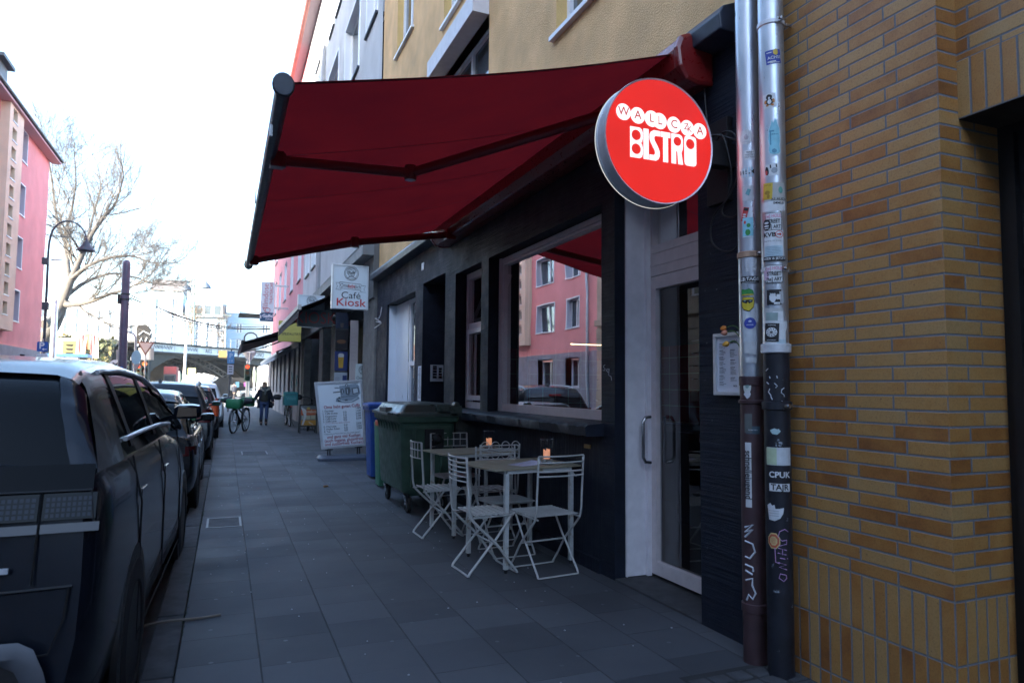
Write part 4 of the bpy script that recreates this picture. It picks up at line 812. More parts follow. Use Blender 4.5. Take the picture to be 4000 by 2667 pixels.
def stadium(x0, x1, z0, z1, n=6):
    r = (z1-z0)/2; c = (z0+z1)/2
    return [(x0+r+r*math.cos(R(90+180*i/n)), c+r*math.sin(R(90+180*i/n))) for i in range(n+1)] + [(x1-r+r*math.cos(R(-90+180*i/n)), c+r*math.sin(R(-90+180*i/n))) for i in range(n+1)]
def chair(loc, rz, style, label, W=.40, D=.38):
    """folding metal chair, sitter faces +y; back at y=-D/2"""
    t = thing("folding_chair", label, "chair", loc, rz, "white folding chairs round the bistro tables"); w = W/2; r = .0085; yb, yf = -D/2, D/2; zs = .455; T = .89
    flat_ = style in ('slats', 'grid')
    def rail(b, pts): b.tube(smooth_pts(pts, 4), r if not flat_ else .0105, 8)
    # frame A: back posts run down and forward to the front feet
    for s in (-1, 1):
        b = MB(); x = s*w; rail(b, [(x, yb-.035, T), (x, yb-.015, .62), (x, yb, .46), (x, yb+.06, .38), (x, .02, .24), (x, yf-.07, .11), (x, yf-.012, .04), (x, yf+.005, .012)]); b.build("back_post", WL, t, smooth=180, world=False)
        b = MB(); x = s*(w-.022); rail(b, [(x, yf-.03, .445), (x, .03, .27), (x, -.02, .22), (x, yb+.06, .09), (x, yb+.012, .035), (x, yb+.0, .012)]); b.build("leg", WL, t, smooth=180, world=False)
    b = MB(); b.bar((-w, yf+.005, .010), (w, yf+.005, .010), .018, .007); b.build("floor_bar", WL, t, world=False)
    b = MB(); b.bar((-w+.022, yb, .010), (w-.022, yb, .010), .018, .007); b.build("floor_bar", WL, t, world=False)
    b = MB(); b.tube([(-w, .012, .235), (w, .012, .235)], .007, 8); b.tube([(-w+.02, yf-.03, .44), (w-.02, yf-.03, .44)], .007, 8); b.build("cross_bar", WL, t, smooth=60, world=False)
    # seat
    b = MB(); x0, x1 = -w+.012, w-.012
    b.tube([(x0, yb-.01, zs-.02), (x0, yf-.02, zs-.012)], .007, 6); b.tube([(x1, yb-.01, zs-.02), (x1, yf-.02, zs-.012)], .007, 6)
    if style == 'slats':
        n = 7; pts = []
        for i in range(n):
            y = yb+.06+i*(D-.04)/n
            lp = [(x0-.004, y-.013), (x1+.004, y-.013)] if False else stadium(x0-.014, x1+.014, y-.014, y+.014, 5)
            b.tube([(u, v, zs) for u, v in lp], .0055, 6, closed=True)
    elif style == 'rows':
        for i in range(8): y = yb+.04+i*(D-.02)/8; b.bar((x0-.01, y, zs-.002), (x1+.01, y, zs-.002), .028, .006)
        b.bar((x0-.006, yf+.01, zs), (x1+.006, yf+.01, zs), .012, .012)
    elif style == 'grid':
        for i in range(7): y = yb+.03+i*(D)/7; b.tube([(x0-.012, y, zs), (x1+.012, y, zs)], .005, 6)
        for i in range(7): x = x0+(x1-x0)*i/6; b.tube([(x, yb+.03, zs-.008), (x, yf+.01, zs-.008)], .005, 6)
    elif style == 'rings':
        for i in range(4):
            for j in range(4): b.tube([(u, v, zs) for u, v in ring2(x0+.045+i*(x1-x0-.09)/3, yb+.07+j*(D-.10)/3, .052, 14)], .005, 5, closed=True)
        b.tube([(x0-.004, yb+.02, zs), (x1+.004, yb+.02, zs), (x1+.004, yf+.02, zs), (x0-.004, yf+.02, zs)], .006, 6, closed=True)
    elif style == 'plank':
        for i in range(12): y = yb+.03+i*(D-.01)/12; b.bar((x0-.012, y, zs), (x1+.012, y, zs), .0265, .010)
    b.build("seat", WL, t, smooth=50, world=False)
    # backrest
    b = MB(); bow = lambda u: -.035*(1-(2*u-1)**2)
    def curve(z, y_, rr=.006, n=10): b.tube([(-w+2*w*i/n, y_+bow(i/n), z) for i in range(n+1)], rr, 7)
    if style == 'slats':
        for i in range(6): curve(T-.01-i*.035, yb-.035+i*.002, .0075 if i == 0 else .006)
    elif style == 'rows':
        b.tube([(-w, yb-.035, T), (-w, yb-.035, T+.012)], .008, 6); b.tube([(w, yb-.035, T), (w, yb-.035, T+.012)], .008, 6)
        for z in (T+.012, T-.035, T-.10, T-.135): curve(z, yb-.034, .0065)
        b.tube([(w*.25, yb-.06, T-.075), (w*.6, yb-.055, T-.145)], .004, 5)
    elif style == 'grid':
        for z in (T, T-.07, T-.145): curve(z, yb-.034, .0055)
        for i in range(7):
            u = i/6; x = -w+2*w*u; b.tube([(x, yb-.034+bow(u), T), (x, yb-.03+bow(u), T-.145)], .0045, 6)
    elif style == 'rings':
        for z1 in (T-.01, T-.085):
            b.tube([(x, yb-.034, z) for x, z in stadium(-w+.008, w-.008, z1-.05, z1, 6)], .0062, 7, closed=True)
            for i in range(4): cx = -w+.045+i*(2*w-.09)/3; b.tube([(u, yb-.040, v) for u, v in ring2(cx, z1-.006, .040, 18)], .0045, 6, closed=True)
    elif style == 'plank':
        for z in (T-.03, T-.075, T-.12): curve(z, yb-.034, .006)
    b.build("backrest", WL, t, smooth=60, world=False)
    return t
chair((1.895, 5.16, 0), R(-88), 'slats', "white folding chair with looped slat seat at the street side of the nearer table", .40, .38)
chair((2.325, 4.955, 0), R(7), 'rows', "white folding chair with four thin back rails, nearest the shop door", .40, .38)
chair((1.925, 6.53, 0), R(-89), 'grid', "white folding chair with grid seat and back standing sideways by the far table", .37, .38)
chair((2.38, 7.38, 0), R(186), 'grid', "white grid backed folding chair facing us against the green wheeled bin", .44, .36)
chair((2.335, 6.22, 0), R(5), 'rings', "white folding chair with wire rings in its back, between the two tables", .40, .38)
chair((2.26, 5.62, 0), R(184), 'plank', "white folding chair with closed slat seat pushed under the nearer table", .38, .36)
# candles, paper
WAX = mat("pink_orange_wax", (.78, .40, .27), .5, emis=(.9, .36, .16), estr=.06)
def candle(loc, h, label):
    t = thing("candle_jar", label, "candle jar", loc); r = .052
    b = MB(); b.lathe([(0, .0), (r, .0), (r+.001, .01), (r+.002, h), (r-.001, h+.002), (r-.003, h), (r-.004, .012), (0, .010)], seg=28); b.build("glass", K['jar'], t, smooth=50, world=False)
    b = MB(); b.lathe([(r+.001, h-.002), (r+.0035, h), (r+.001, h+.003), (r-.003, h+.002), (r-.003, h-.001)], seg=28); b.build("glass_rim", glass_mat("glass_edge", 1.5, (.9, .93, .97)), t, smooth=180, world=False)
    b = MB(); n = 16; pr_ = [(.0, .045), (.027, .045), (.028, .06), (.0275, .10)]
    tops = [.112+.012*math.sin(j*1.3)+.010*math.sin(j*2.9+1) for j in range(n)]
    rg = [[(q*math.cos(2*math.pi*j/n), q*math.sin(2*math.pi*j/n), z) for j in range(n)] for q, z in pr_[1:]]
    rg.append([(.027*math.cos(2*math.pi*j/n), .027*math.sin(2*math.pi*j/n), tops[j]) for j in range(n)]); rg.append([(.018*math.cos(2*math.pi*j/n), .018*math.sin(2*math.pi*j/n), tops[j]-.004) for j in range(n)]); rg.append([(.012*math.cos(2*math.pi*j/n), .012*math.sin(2*math.pi*j/n), .098) for j in range(n)])
    b.loft(rg); cd = b.build("candle", WAX, t, smooth=60, world=False)
    b = MB(); b.tube([(0, 0, .095), (.001, .0, .108), (.003, 0, .114)], .0015, 5); b.build("wick", K['black'], cd, world=False)
    b = MB(); b.lathe([(0, .0105), (r-.006, .0105), (r-.006, .040), (0, .044)], seg=24); b.build("sand", mat("candle_base", (.24, .22, .20), .9, bp=(300, .6, .003)), t, world=False)
candle((2.46, 5.22, .787), .20, "tall glass candle jar with a lit looking orange candle on the nearer table")
candle((2.44, 6.52, .787), .19, "tall glass candle jar with an orange candle on the table nearer the green bin")
b = MB(); q = [(2.12, 5.26), (2.20, 5.10), (2.50, 5.25), (2.42, 5.44)]
f4 = lambda u, v: Vector((q[0][0]*(1-u)*(1-v)+q[1][0]*u*(1-v)+q[2][0]*u*v+q[3][0]*(1-u)*v, q[0][1]*(1-u)*(1-v)+q[1][1]*u*(1-v)+q[2][1]*u*v+q[3][1]*(1-u)*v, .789+.012*(v**4)*(1-u)+.003*math.sin(u*4)*v))
b.loft([[f4(i/6, j/8) for i in range(7)] for j in range(9)], closed=False, cap0=False, cap1=False)
pm_ = tag(b.build("paper_menu", mat("lilac_paper", (.62, .62, .78), .7), smooth=180), "sheet of white printed paper lying on the nearer table by the candle jar", "paper menu")
b = MB()
for j in range(9): v = .1+j*.09; e = random.uniform(.5, .85); b.quad(f4(.15, v)+Vector((0, 0, .0012)), f4(e, v)+Vector((0, 0, .0012)), f4(e, v+.012)+Vector((0, 0, .0012)), f4(.15, v+.012)+Vector((0, 0, .0012)))
b.build("print", mat("paper_print", (.2, .2, .25), .8), pm_)

# ================================================================ waste bins
GB = mat("dark_green_plastic", (.050, .098, .068), .42, nz=(5, .3), bp=(90, .2, .004), dirt=(5, .62, (.07, .085, .085), .15)); GL = mat("worn_bin_lid", (.075, .10, .085), .32, nz=(4, .25), dirt=(4, .55, (.11, .125, .12), .2))
wb = thing("wheeled_bin", "big dark green four wheeled waste bin beside the tables", "bin", (2.20, 8.28, 0))
def rr(x0, x1, y0, y1, r, z, n=4):
    p = []
    for cx, cy, a0 in ((x1-r, y1-r, 0), (x0+r, y1-r, 90), (x0+r, y0+r, 180), (x1-r, y0+r, 270)): p += [(cx+r*math.cos(R(a0+90*i/n)), cy+r*math.sin(R(a0+90*i/n)), z) for i in range(n+1)]
    return p
bx0, bx1, by0, by1 = 1.80, 2.46, 7.60, 8.96
b = MB(); b.loft([rr(bx0+.13, bx1-.13, by0+.12, by1-.12, .05, .19), rr(bx0+.06, bx1-.06, by0+.07, by1-.07, .06, .24), rr(bx0+.05, bx1-.05, by0+.055, by1-.055, .06, .30), rr(bx0+.015, bx1-.02, by0+.015, by1-.015, .05, .98), rr(bx0+.01, bx1-.02, by0+.01, by1-.01, .05, 1.0), rr(bx0-.02, bx1+.01, by0-.03, by1+.03, .05, 1.02), rr(bx0-.025, bx1+.015, by0-.035, by1+.035, .05, 1.075)])
body = b.build("body", GB, wb, smooth=35)
b = MB(); yc = by0+.025
for x in (bx0+.13, bx1-.2): b.box(x, x+.045, yc-.02, yc+.03, .30, .97)
b.box(bx0+.05, bx1-.07, yc-.022, yc+.02, .93, .97)
b.build("rib", GB, body, bevel=.006)
for k in range(8): y = by0+.10+k*.155; b = MB(); b.loft([[(bx0+.035, y, .965), (bx0+.035, y+.03, .965), (bx0-.02, y+.03, 1.015), (bx0-.02, y, 1.015)], [(bx0+.03, y+.008, .88), (bx0+.03, y+.022, .88), (bx0+.015, y+.022, .90), (bx0+.015, y+.008, .90)]]); b.build("rib", GB, body, bevel=.006)
b = MB(); b.box(bx0+.28, bx0+.50, by0-.012, by0+.02, .72, .94); b.lathe([(.0, 0), (.055, 0), (.06, .02), (.03, .05), (0, .05)], (bx0+.42, by0-.012, .83), Matrix(((1, 0, 0), (0, 0, -1), (0, 1, 0))), 18); b.build("trunnion", K['black'], body, bevel=.008)
b = MB(); zc = 1.08
b.loft([rr(bx0-.045, bx1+.02, by0-.05, by1+.05, .04, zc), rr(bx0-.05, bx1+.02, by0-.05, by1+.05, .04, zc+.03), rr(bx0+.0, bx1+.0, by0+.03, by1-.03, .05, zc+.05), rr(bx0+.05, bx1-.02, by0+.08, by1-.08, .06, zc+.125), rr(bx0+.10, bx1-.06, by0+.14, by1-.14, .06, zc+.142)])
lid = b.build("lid", GL, wb, smooth=35)
b = MB(); b.box(bx0-.055, bx0+.03, 8.12, 8.48, zc+.035, zc+.085); b.box(bx0-.06, bx0-.05, 8.0, 8.6, zc-.002, zc+.03); b.build("handle", mat("pale_worn_handle", (.16, .17, .16), .45, nz=(8, .3)), lid, bevel=.008)
b = MB(); b.box(bx0+.42, bx1-.08, by0+.01, by0+.08, zc+.055, zc+.13); b.box(bx1-.1, bx1+.035, by0-.05, by0+.10, zc+.0, zc+.12); b.lathe([(0, -.05), (.035, -.05), (.035, .05), (0, .05)], (bx1-.02, by0+.02, zc+.125), Matrix(((1, 0, 0), (0, 0, -1), (0, 1, 0))), 14); b.build("hinge", GL, lid, bevel=.006)
def caster(x, y):
    M2 = Matrix(((0, 0, 1), (1, 0, 0), (0, 1, 0)))     # wheel axis along X
    b = MB(); b.box(x-.045, x+.045, y-.03, y+.05, .155, .20); b.box(x-.032, x-.024, y-.045, y+.025, .08, .16); b.box(x+.024, x+.032, y-.045, y+.025, .08, .16); fk = b.build("caster_fork", K['steel'], wb, bevel=.003)
    b = MB(); b.lathe([(.045, -.019), (.088, -.019), (.095, -.012), (.095, .012), (.088, .019), (.045, .019)], (x, y-.02, .095), M2, 24); b.build("wheel", K['rubber'], fk, smooth=40)
    b = MB(); b.lathe([(0, -.016), (.045, -.012), (.045, .012), (0, .016)], (x, y-.02, .095), M2, 16); b.build("hub", K['alu_soft'], fk)
for x in (bx0+.14, bx1-.10):
    for y in (by0+.18, by1-.14): caster(x, y)
def small_bin(name, label, x0, x1, y0, y1, h, m, ml):
    t = thing(name, label, "bin", ((x0+x1)/2, (y0+y1)/2, 0))
    b = MB(); b.loft([rr(x0+.05, x1-.05, y0+.05, y1-.05, .03, .03), rr(x0+.01, x1-.01, y0+.01, y1-.01, .03, h-.12), rr(x0-.02, x1+.02, y0-.02, y1+.02, .03, h-.11), rr(x0-.02, x1+.02, y0-.02, y1+.02, .03, h-.06)]); b.build("body", m, t, smooth=40)
    b = MB(); b.loft([rr(x0-.035, x1+.02, y0-.03, y1+.03, .03, h-.058), rr(x0-.03, x1+.015, y0-.025, y1+.025, .03, h-.02), rr(x0+.06, x1-.04, y0+.06, y1-.06, .05, h)]); b.build("lid", ml, t, smooth=40)
    for y in (y0+.05, y1-.05): MB().lathe([(0, -.02), (.085, -.02), (.09, 0), (.085, .02), (0, .02)], (x1-.02, y, .09), Matrix(((1, 0, 0), (0, 0, -1), (0, 1, 0))), 18).build("wheel", K['rubber'], t)
    return t
BLU = mat("blue_plastic", (.02, .075, .30), .42, nz=(5, .15))
small_bin("blue_bin", "blue two wheeled paper bin squeezed behind the green container", 2.06, 2.60, 10.70, 11.20, 1.16, BLU, BLU)
GRN = mat("mint_green_plastic", (.06, .22, .13), .5, nz=(5, .12))
gb = thing("recycling_bin", "narrow mint green plastic bin with an orange clip in front of the blue bin", "bin", (2.1, 9.95, 0))
b = MB(); b.loft([rr(2.04, 2.4, 9.80, 10.1, .02, .02), rr(2.01, 2.4, 9.76, 10.12, .02, .84), rr(2.005, 2.4, 9.75, 10.13, .02, .90)]); b.build("body", GRN, gb, smooth=40)
b = MB(); b.box(1.985, 2.01, 9.74, 9.92, .86, .935); b.box(1.99, 2.08, 9.735, 9.755, .87, .93); b.build("clip", mat("orange_clip", (.62, .10, .04), .45), gb, bevel=.006)
b = MB(); fn = XY((2.07, 9.744, .70), (1, .0, 0), (0, .02, 1)); b.text("fi", .07, fn, 0, 0)
for k in range(6): b.quad(fn(-.03, -.10-k*.07), fn(.02, -.10-k*.07), fn(.02, -.115-k*.07), fn(-.03, -.115-k*.07))
b.build("print", K['black'], gb)
# ================================================================ grey stuccoed building beyond the bistro
gbd = thing("grey_building", "grey rough cast building with the kiosk and cafe on its ground floor", "building", (2.9, 20, 0))
gw_ = [(14.15, 15.35, 9.25, 10.75), (16.3, 18.5, 9.0, 10.9), (19.75, 22.2, 9.0, 11.0), (24.2, 25.6, 9.2, 10.8), (26.2, 27.6, 9.2, 10.8), (14.4, 15.5, 12.3, 13.8), (16.8, 17.9, 12.3, 13.8), (19.45, 20.4, 12.3, 13.8), (20.9, 21.8, 12.3, 13.8), (24.3, 25.4, 12.7, 14.0), (26.3, 27.4, 12.7, 14.0), (14.4, 15.5, 5.9, 7.5), (16.5, 18.3, 5.7, 7.6), (19.8, 21.8, 5.7, 7.6), (24.2, 25.2, 5.5, 7.2), (26.1, 27.3, 5.5, 7.2)]
b = MB(); facade(b, fx(2.70), 13.55, 28.2, 4.2, 15.0, gw_, .2, rev=1); b.build("wall", [K['grey_stucco'], mat("pale_window_reveal", (.66, .68, .72), .7)], gbd)
for w_ in gw_: window(gbd, fx(2.70), *w_, .2, .07, mull=(.5,) if w_[1]-w_[0] > 1.3 else (), mg=K['pane'], mf=K['white_trim'], sill=.06, ms=K['navy_trim'], trim=.06)
b = MB(); b.box(2.62, 2.70, 22.75, 23.25, 4.2, 15.0); b.box(2.66, 2.70, 13.55, 13.9, 4.2, 15.0) if False else None; b.build("pilaster", mat("grey_pilaster", (.28, .285, .30), .9, nz=(3, .1)), gbd)
b = MB(); b.box(2.705, 9, 13.55, 28.2, 14.95, 15.1); b.box(8.8, 9, 13.55, 28.2, 3, 15); b.quad((2.7, 28.2, 4), (9, 28.2, 4), (9, 28.2, 15), (2.7, 28.2, 15)); b.build("roof", K['dark'], gbd)
b = MB(); b.box(2.30, 2.72, 13.2, 46, 14.99, 15.06); b.build("eaves_soffit", mat("mauve_soffit", (.34, .27, .30), .8), gbd)
b = MB(); b.tube([(2.28, 13.1, 15.02), (2.28, 46, 15.02)], .085, 12); b.build("gutter", mat("copper_red_gutter", (.34, .12, .10), .5, nz=(3, .2)), gbd, smooth=60)
# ground floor: fascia, corner column, recessed shopfront
b = MB(); b.box(2.62, 2.72, 13.55, 28.2, 3.15, 4.2); b.build("fascia", mat("brown_grey_fascia", (.10, .10, .10), .7, nz=(2, .25)), gbd)
b = MB(); b.box(2.40, 2.72, 13.56, 28.2, 3.98, 4.2); b.loft([[(2.72, y, 4.2), (2.40, y, 4.18), (2.40, y, 4.22), (2.72, y, 4.45)] for y in (13.56, 28.2)]); b.build("canopy", mat("grey_zinc_canopy", (.17, .18, .19), .6, nz=(4, .2)), gbd)
STN = mat("brown_grey_stone", (.14, .135, .128), .75, nz=(6, .25), bp=(90, .4, .004), dirt=(5, .6, (.08, .078, .078), .1))
b = MB(); b.box(2.66, 3.3, 13.56, 14.75, -.1, 3.15); b.build("corner_column", STN, gbd, bevel=.01)
for ya_, yb_ in ((18.9, 19.75), (21.5, 22.4), (26.9, 28.2)): MB().box(2.68, 2.95, ya_, yb_, -.1, 3.15).build("column", STN, gbd, bevel=.01)
b = MB(); b.box(3.28, 3.4, 13.5, 28.2, -.1, 3.16); b.build("shopfront", mat("dark_shopfront", (.018, .018, .02), .4, nz=(2, .4)), gbd)
BRZ = mat("bronze_mullion", (.10, .10, .105), .4)
for y in (15.4, 16.9, 17.6, 20.4, 23.4, 24.8): MB().box(3.18, 3.28, y, y+.10, 0, 3.1).build("shopfront_mullion", BRZ, gbd)
b = MB(); b.quad((3.19, 17.0, .9), (3.19, 17.6, .9), (3.19, 17.6, 2.9), (3.19, 17.0, 2.9)); b.build("shop_pane", K['pane'], gbd)
gm = MB(); scrawl(gm, lambda u, v: Vector((2.695, 13.72+u, .9+v)), [[(0, .5), (.12, .45), (0, .38), (.1, .34)], [(.02, .3), (.12, .26), (.03, .2)], [(.05, .1), (.1, .0), (.02, -.05), (.1, -.1)], [(.0, -.2), (.1, -.24), (.03, -.32), (.12, -.36)]], .008)
gm.build("graffiti", K['black'], gbd)

def poster(name, label, cat, f, u0, u1, v0, v1, m, draw=None, group=None, th=.012):
    b = MB(); b.prism([(u0, v0), (u1, v0), (u1, v1), (u0, v1)], f, -th, 0); o = tag(b.build(name, m), label, cat, group)
    if draw: draw(o, lambda u, v: f(u, v, -th-.003))
    return o
# poster column of the cafe: beer glass pictures and pale vertical banner (they face the camera inside the recess)
fP = fy(16.8)
POB = mat("dark_blue_poster", (.02, .035, .13), .4)
p0, p1 = at((800+885/1.743)/1.70068, (950+735/1.743)/1.70068, 16.8), at((800+970/1.743)/1.70068, (950+868/1.743)/1.70068, 16.8)
def beer(o, fn):
    cx, cz = (p0.x+p1.x)/2, (p0.z+p1.z)/2; h = (p0.z-p1.z)
    b = MB(); b.flat(([(cx-.055, cz-.36*h), (cx+.045, cz-.36*h), (cx+.06, cz+.2*h), (cx-.07, cz+.2*h)], [(0, 1, 2, 3)]), fn); b.build("beer_picture", mat("amber_print", (.45, .26, .03), .5), o)
    b = MB(); b.flat(([(cx-.07, cz+.2*h), (cx+.06, cz+.2*h), (cx+.062, cz+.34*h), (cx+.03, cz+.4*h), (cx-.04, cz+.4*h), (cx-.072, cz+.34*h)], [(0, 1, 2, 3, 4, 5)]), fn); b.build("foam_picture", mat("foam_print", (.5, .5, .5), .5), o)
poster("poster", "dark blue poster of a full beer glass in the cafe recess", "poster", fP, p0.x, p1.x, p1.z, p0.z, POB, beer)
b0 = at((800+885/1.743)/1.70068, (950+590/1.743)/1.70068, 16.8)
def bun(o, fn):
    c = ((p0.x+p1.x)/2, (b0.z+p0.z)/2); MB().flat(([(c[0]+.11*math.cos(k*.5)*1.0, c[1]-.02+.05*math.sin(k*.5)) for k in range(12)], [tuple(range(12))]), fn).build("food_picture", mat("bun_print", (.16, .07, .03), .5), o)
poster("poster", "very dark food poster above the beer glass poster", "poster", fP, p0.x, p1.x, p0.z+.045, b0.z, mat("near_black_poster", (.022, .020, .024), .4), bun)
t0 = at((800+885/1.743)/1.70068, (950+470/1.743)/1.70068, 16.8)
def cup(o, fn): MB().flat(([((p0.x+p1.x)/2+dx, b0.z+.11+dz) for dx, dz in ((-.03, -.05), (.03, -.05), (.04, .06), (-.04, .06))], [(0, 1, 2, 3)]), fn).build("cup_picture", mat("cup_print", (.12, .09, .07), .5), o)
poster("poster", "dark navy drink poster, topmost of the stack in the cafe recess", "poster", fP, p0.x, p1.x, b0.z+.04, t0.z, mat("ink_blue_poster", (.016, .024, .055), .4), cup)
c0 = at((800+885/1.743)/1.70068, (950+945/1.743)/1.70068, 16.8)
def lowtxt(o, fn):
    b = MB()
    for k in range(3): b.text("COFFEE", .03, fn, p0.x+.07, c0.z+.02+k*.04)
    b.build("print", mat("poster_print", (.1, .1, .12), .6), o)
    MB().flat(([(p1.x-.11, c0.z), (p1.x-.01, c0.z), (p1.x-.01, c0.z+.16), (p1.x-.11, c0.z+.16)], [(0, 1, 2, 3)]), fn).build("blue_block", POB, o)
poster("poster", "pale poster with a blue block below the beer glass poster", "poster", fP, p0.x, p1.x, c0.z, p1.z-.04, mat("grey_white_poster", (.33, .36, .40), .5), lowtxt)
q0, q1 = at((800+992/1.743)/1.70068, (950+525/1.743)/1.70068, 15.9), at((800+1030/1.743)/1.70068, (950+960/1.743)/1.70068, 15.9)
def bann(o, fn):
    b = MB()
    for k in range(8): b.text("Oma liebt dich" if k % 2 else "Kaffee", .035, fn, (q0.x+q1.x)/2, q0.z-.30-k*.085, bold=0, sx=.5)
    b.build("print", mat("faded_print", (.30, .26, .26), .7), o)
poster("hanging_banner", "tall pale pink paper banner hanging in the cafe recess", "banner", fy(15.9), q0.x, q1.x+.02, q1.z, q0.z, mat("pale_pink_paper", (.42, .36, .35), .7), bann)
def grandma(bm, fn, cx, cz, r, w):
    def crv(pts, ww=1.0): bm.tube([fn(cx+u*r, cz+v*r) for u, v in pts], w*ww, 4)
    crv(ring2(0, 0, 1, 30)+[(1, 0)]); crv(ring2(0, 0, .84, 30)+[(.84, 0)], .8)
    crv(ring2(0, -.05, .40, 20, .50, 150, 390)); crv([(-.40, .16), (-.30, .42), (-.05, .50), (.2, .46), (.36, .3), (.42, .16)])
    crv([(-.40, .16), (-.55, .3), (-.5, .5), (-.3, .66), (0, .74), (.3, .68), (.52, .5), (.58, .25), (.48, .0), (.42, .16)])
    crv([(-.55, .3), (-.6, .05), (-.48, -.15)]); crv(ring2(-.17, .06, .13, 14)+[(-.04, .06)], .8); crv(ring2(.19, .06, .13, 14)+[(.32, .06)], .8); crv([(-.04, .08), (.06, .08)], .8)
    crv(ring2(-.17, .05, .03, 8), .8); crv(ring2(.19, .05, .03, 8), .8); crv([(0, .0), (-.04, -.14), (.05, -.16)], .8); crv([(-.2, -.26), (-.05, -.36), (.1, -.36), (.22, -.25)]); crv([(-.15, -.29), (.18, -.29)], .7)
    crv([(-.22, -.5), (-.5, -.66), (-.62, -.72)]); crv([(.24, -.5), (.5, -.66), (.62, -.72)]); crv([(-.3, .22), (-.1, .24)], .8); crv([(.1, .24), (.3, .22)], .8)
INK, SRED = mat("sign_ink", (.03, .03, .035), .5), mat("sign_red", (.52, .025, .03), .5); SBOX = mat("sign_white_acrylic", (.66, .72, .76), .35, nz=(3, .04))
def cafe_sign(name, label, x0, x1, z0, z1, y, full=True, grp=None):
    t = thing(name, label, "sign", ((x0+x1)/2, y, z0), 0, grp); h, w = z1-z0, x1-x0
    MB().box(x0, x1, y, y+.14, z0, z1).build("light_box", SBOX, t, bevel=.006)
    b = MB(); e = .018
    for a in ((x0-.01, x0+e, z0-.01, z1+.01), (x1-e, x1+.01, z0-.01, z1+.01), (x0+e, x1-e, z0-.01, z0+e), (x0+e, x1-e, z1-e, z1+.01)): b.box(a[0], a[1], y-.012, y+.15, a[2], a[3])
    b.build("frame", K['alu_soft'], t, bevel=.003)
    b = MB(); b.box(x1, 2.72, y+.05, y+.09, z0+.04, z0+.075); b.box(x1, 2.72, y+.05, y+.09, z1-.08, z1-.045); b.build("bracket", K['steel'], t)
    fn = XY((x0, y-.004, z0)); b = MB(); r_ = MB(); cx = w*.52
    grandma(b, fn, cx, h*.815, w*.20, w*.006)
    rb = [(.10, .545), (.16, .60), (.92, .55), (.86, .50), (.92, .42), (.80, .435)]
    def seg(p, ww=.005): b.tube([fn(u*w, v*h) for u, v in p], w*ww, 4)
    seg([(.20, .605), (.80, .575), (.80, .435), (.20, .465), (.20, .605)]); seg([(.20, .58), (.09, .585), (.14, .50), (.09, .43), (.24, .425), (.24, .462)]); seg([(.80, .55), (.94, .54), (.88, .47), (.94, .39), (.78, .40), (.78, .435)])
    b.text("Oma", w*.15, fn, w*.33, h*.525, sx=.8); r_.text("liebt", w*.15, fn, w*.53, h*.515, sx=.75, bold=.01); b.text("dich", w*.15, fn, w*.70, h*.505, sx=.75)
    b.text("Café", w*.27, fn, cx, h*.30, bold=.0, sx=1.12); r_.text("Kiosk", w*.31, fn, cx, h*.135, bold=.008, sx=1.18)
    b.build("lettering", INK, t); r_.build("lettering", SRED, t); return t
cafe_sign("cafe_sign", "white box sign with a grandmother drawing over black and red lettering, below the bistro awning", 1.90, 2.60, 2.95, 3.82, 14.0)
cafe_sign("cafe_sign", "pale box sign with a drawn circle, half hidden behind the short dark awning", 1.64, 2.28, 2.92, 3.70, 18.2)
# low cafe poster with the same drawing on the corner
u0, u1 = 2.675, 2.675
t = thing("cafe_poster", "grey white grandmother poster standing behind the coffee price stand", "poster", (2.58, 14.9, 0))
c0, c1 = at((800+1028/1.743)/1.70068, (950+820/1.743)/1.70068, 14.9), at((800+1095/1.743)/1.70068, (950+1340/1.743)/1.70068, 14.9)
MB().box(c0.x, c1.x, 14.9, 14.93, .12, c0.z).build("board", mat("mint_white_board", (.45, .50, .50), .6), t)
fn = XY((c0.x, 14.896, c0.z)); w = c1.x-c0.x; b = MB(); r_ = MB(); grandma(b, fn, w*.68, -.13, .10, .0035); b.text("Oma", .10, fn, w*.40, -.30, sx=.8); r_.text("liebt", .10, fn, w*.82, -.30, sx=.7)
for i, ch in enumerate("CAFE"): b.text(ch, .19, fn, w*.78, -.48-i*.17, sx=.8)
b.build("lettering", INK, t); r_.build("lettering", SRED, t)
# KIOSK panel
k0, k1 = at((800+640/1.743)/1.70068, (950+462/1.743)/1.70068, 17.3), at((800+866/1.743)/1.70068, (950+572/1.743)/1.70068, 17.3)
t = thing("kiosk_sign", "dark grey panel with big dull red letters under the short awning", "sign", ((k0.x+k1.x)/2, 17.3, k1.z))
MB().box(k0.x, k1.x, 17.3, 17.38, k1.z, k0.z+.05).build("board", mat("slate_sign_panel", (.10, .115, .125), .45, nz=(4, .15)), t, bevel=.004)
b = MB(); b.box(k1.x, 2.72, 17.32, 17.36, k0.z-.1, k0.z-.05); b.build("bracket", K['steel'], t)
MB().text("KIOSK", .40, XY(((k0.x+k1.x)/2, 17.296, (k0.z+k1.z)/2+.02)), 0, 0, bold=-.006, sx=.86).build("lettering", mat("kiosk_red", (.42, .04, .045), .5), t)
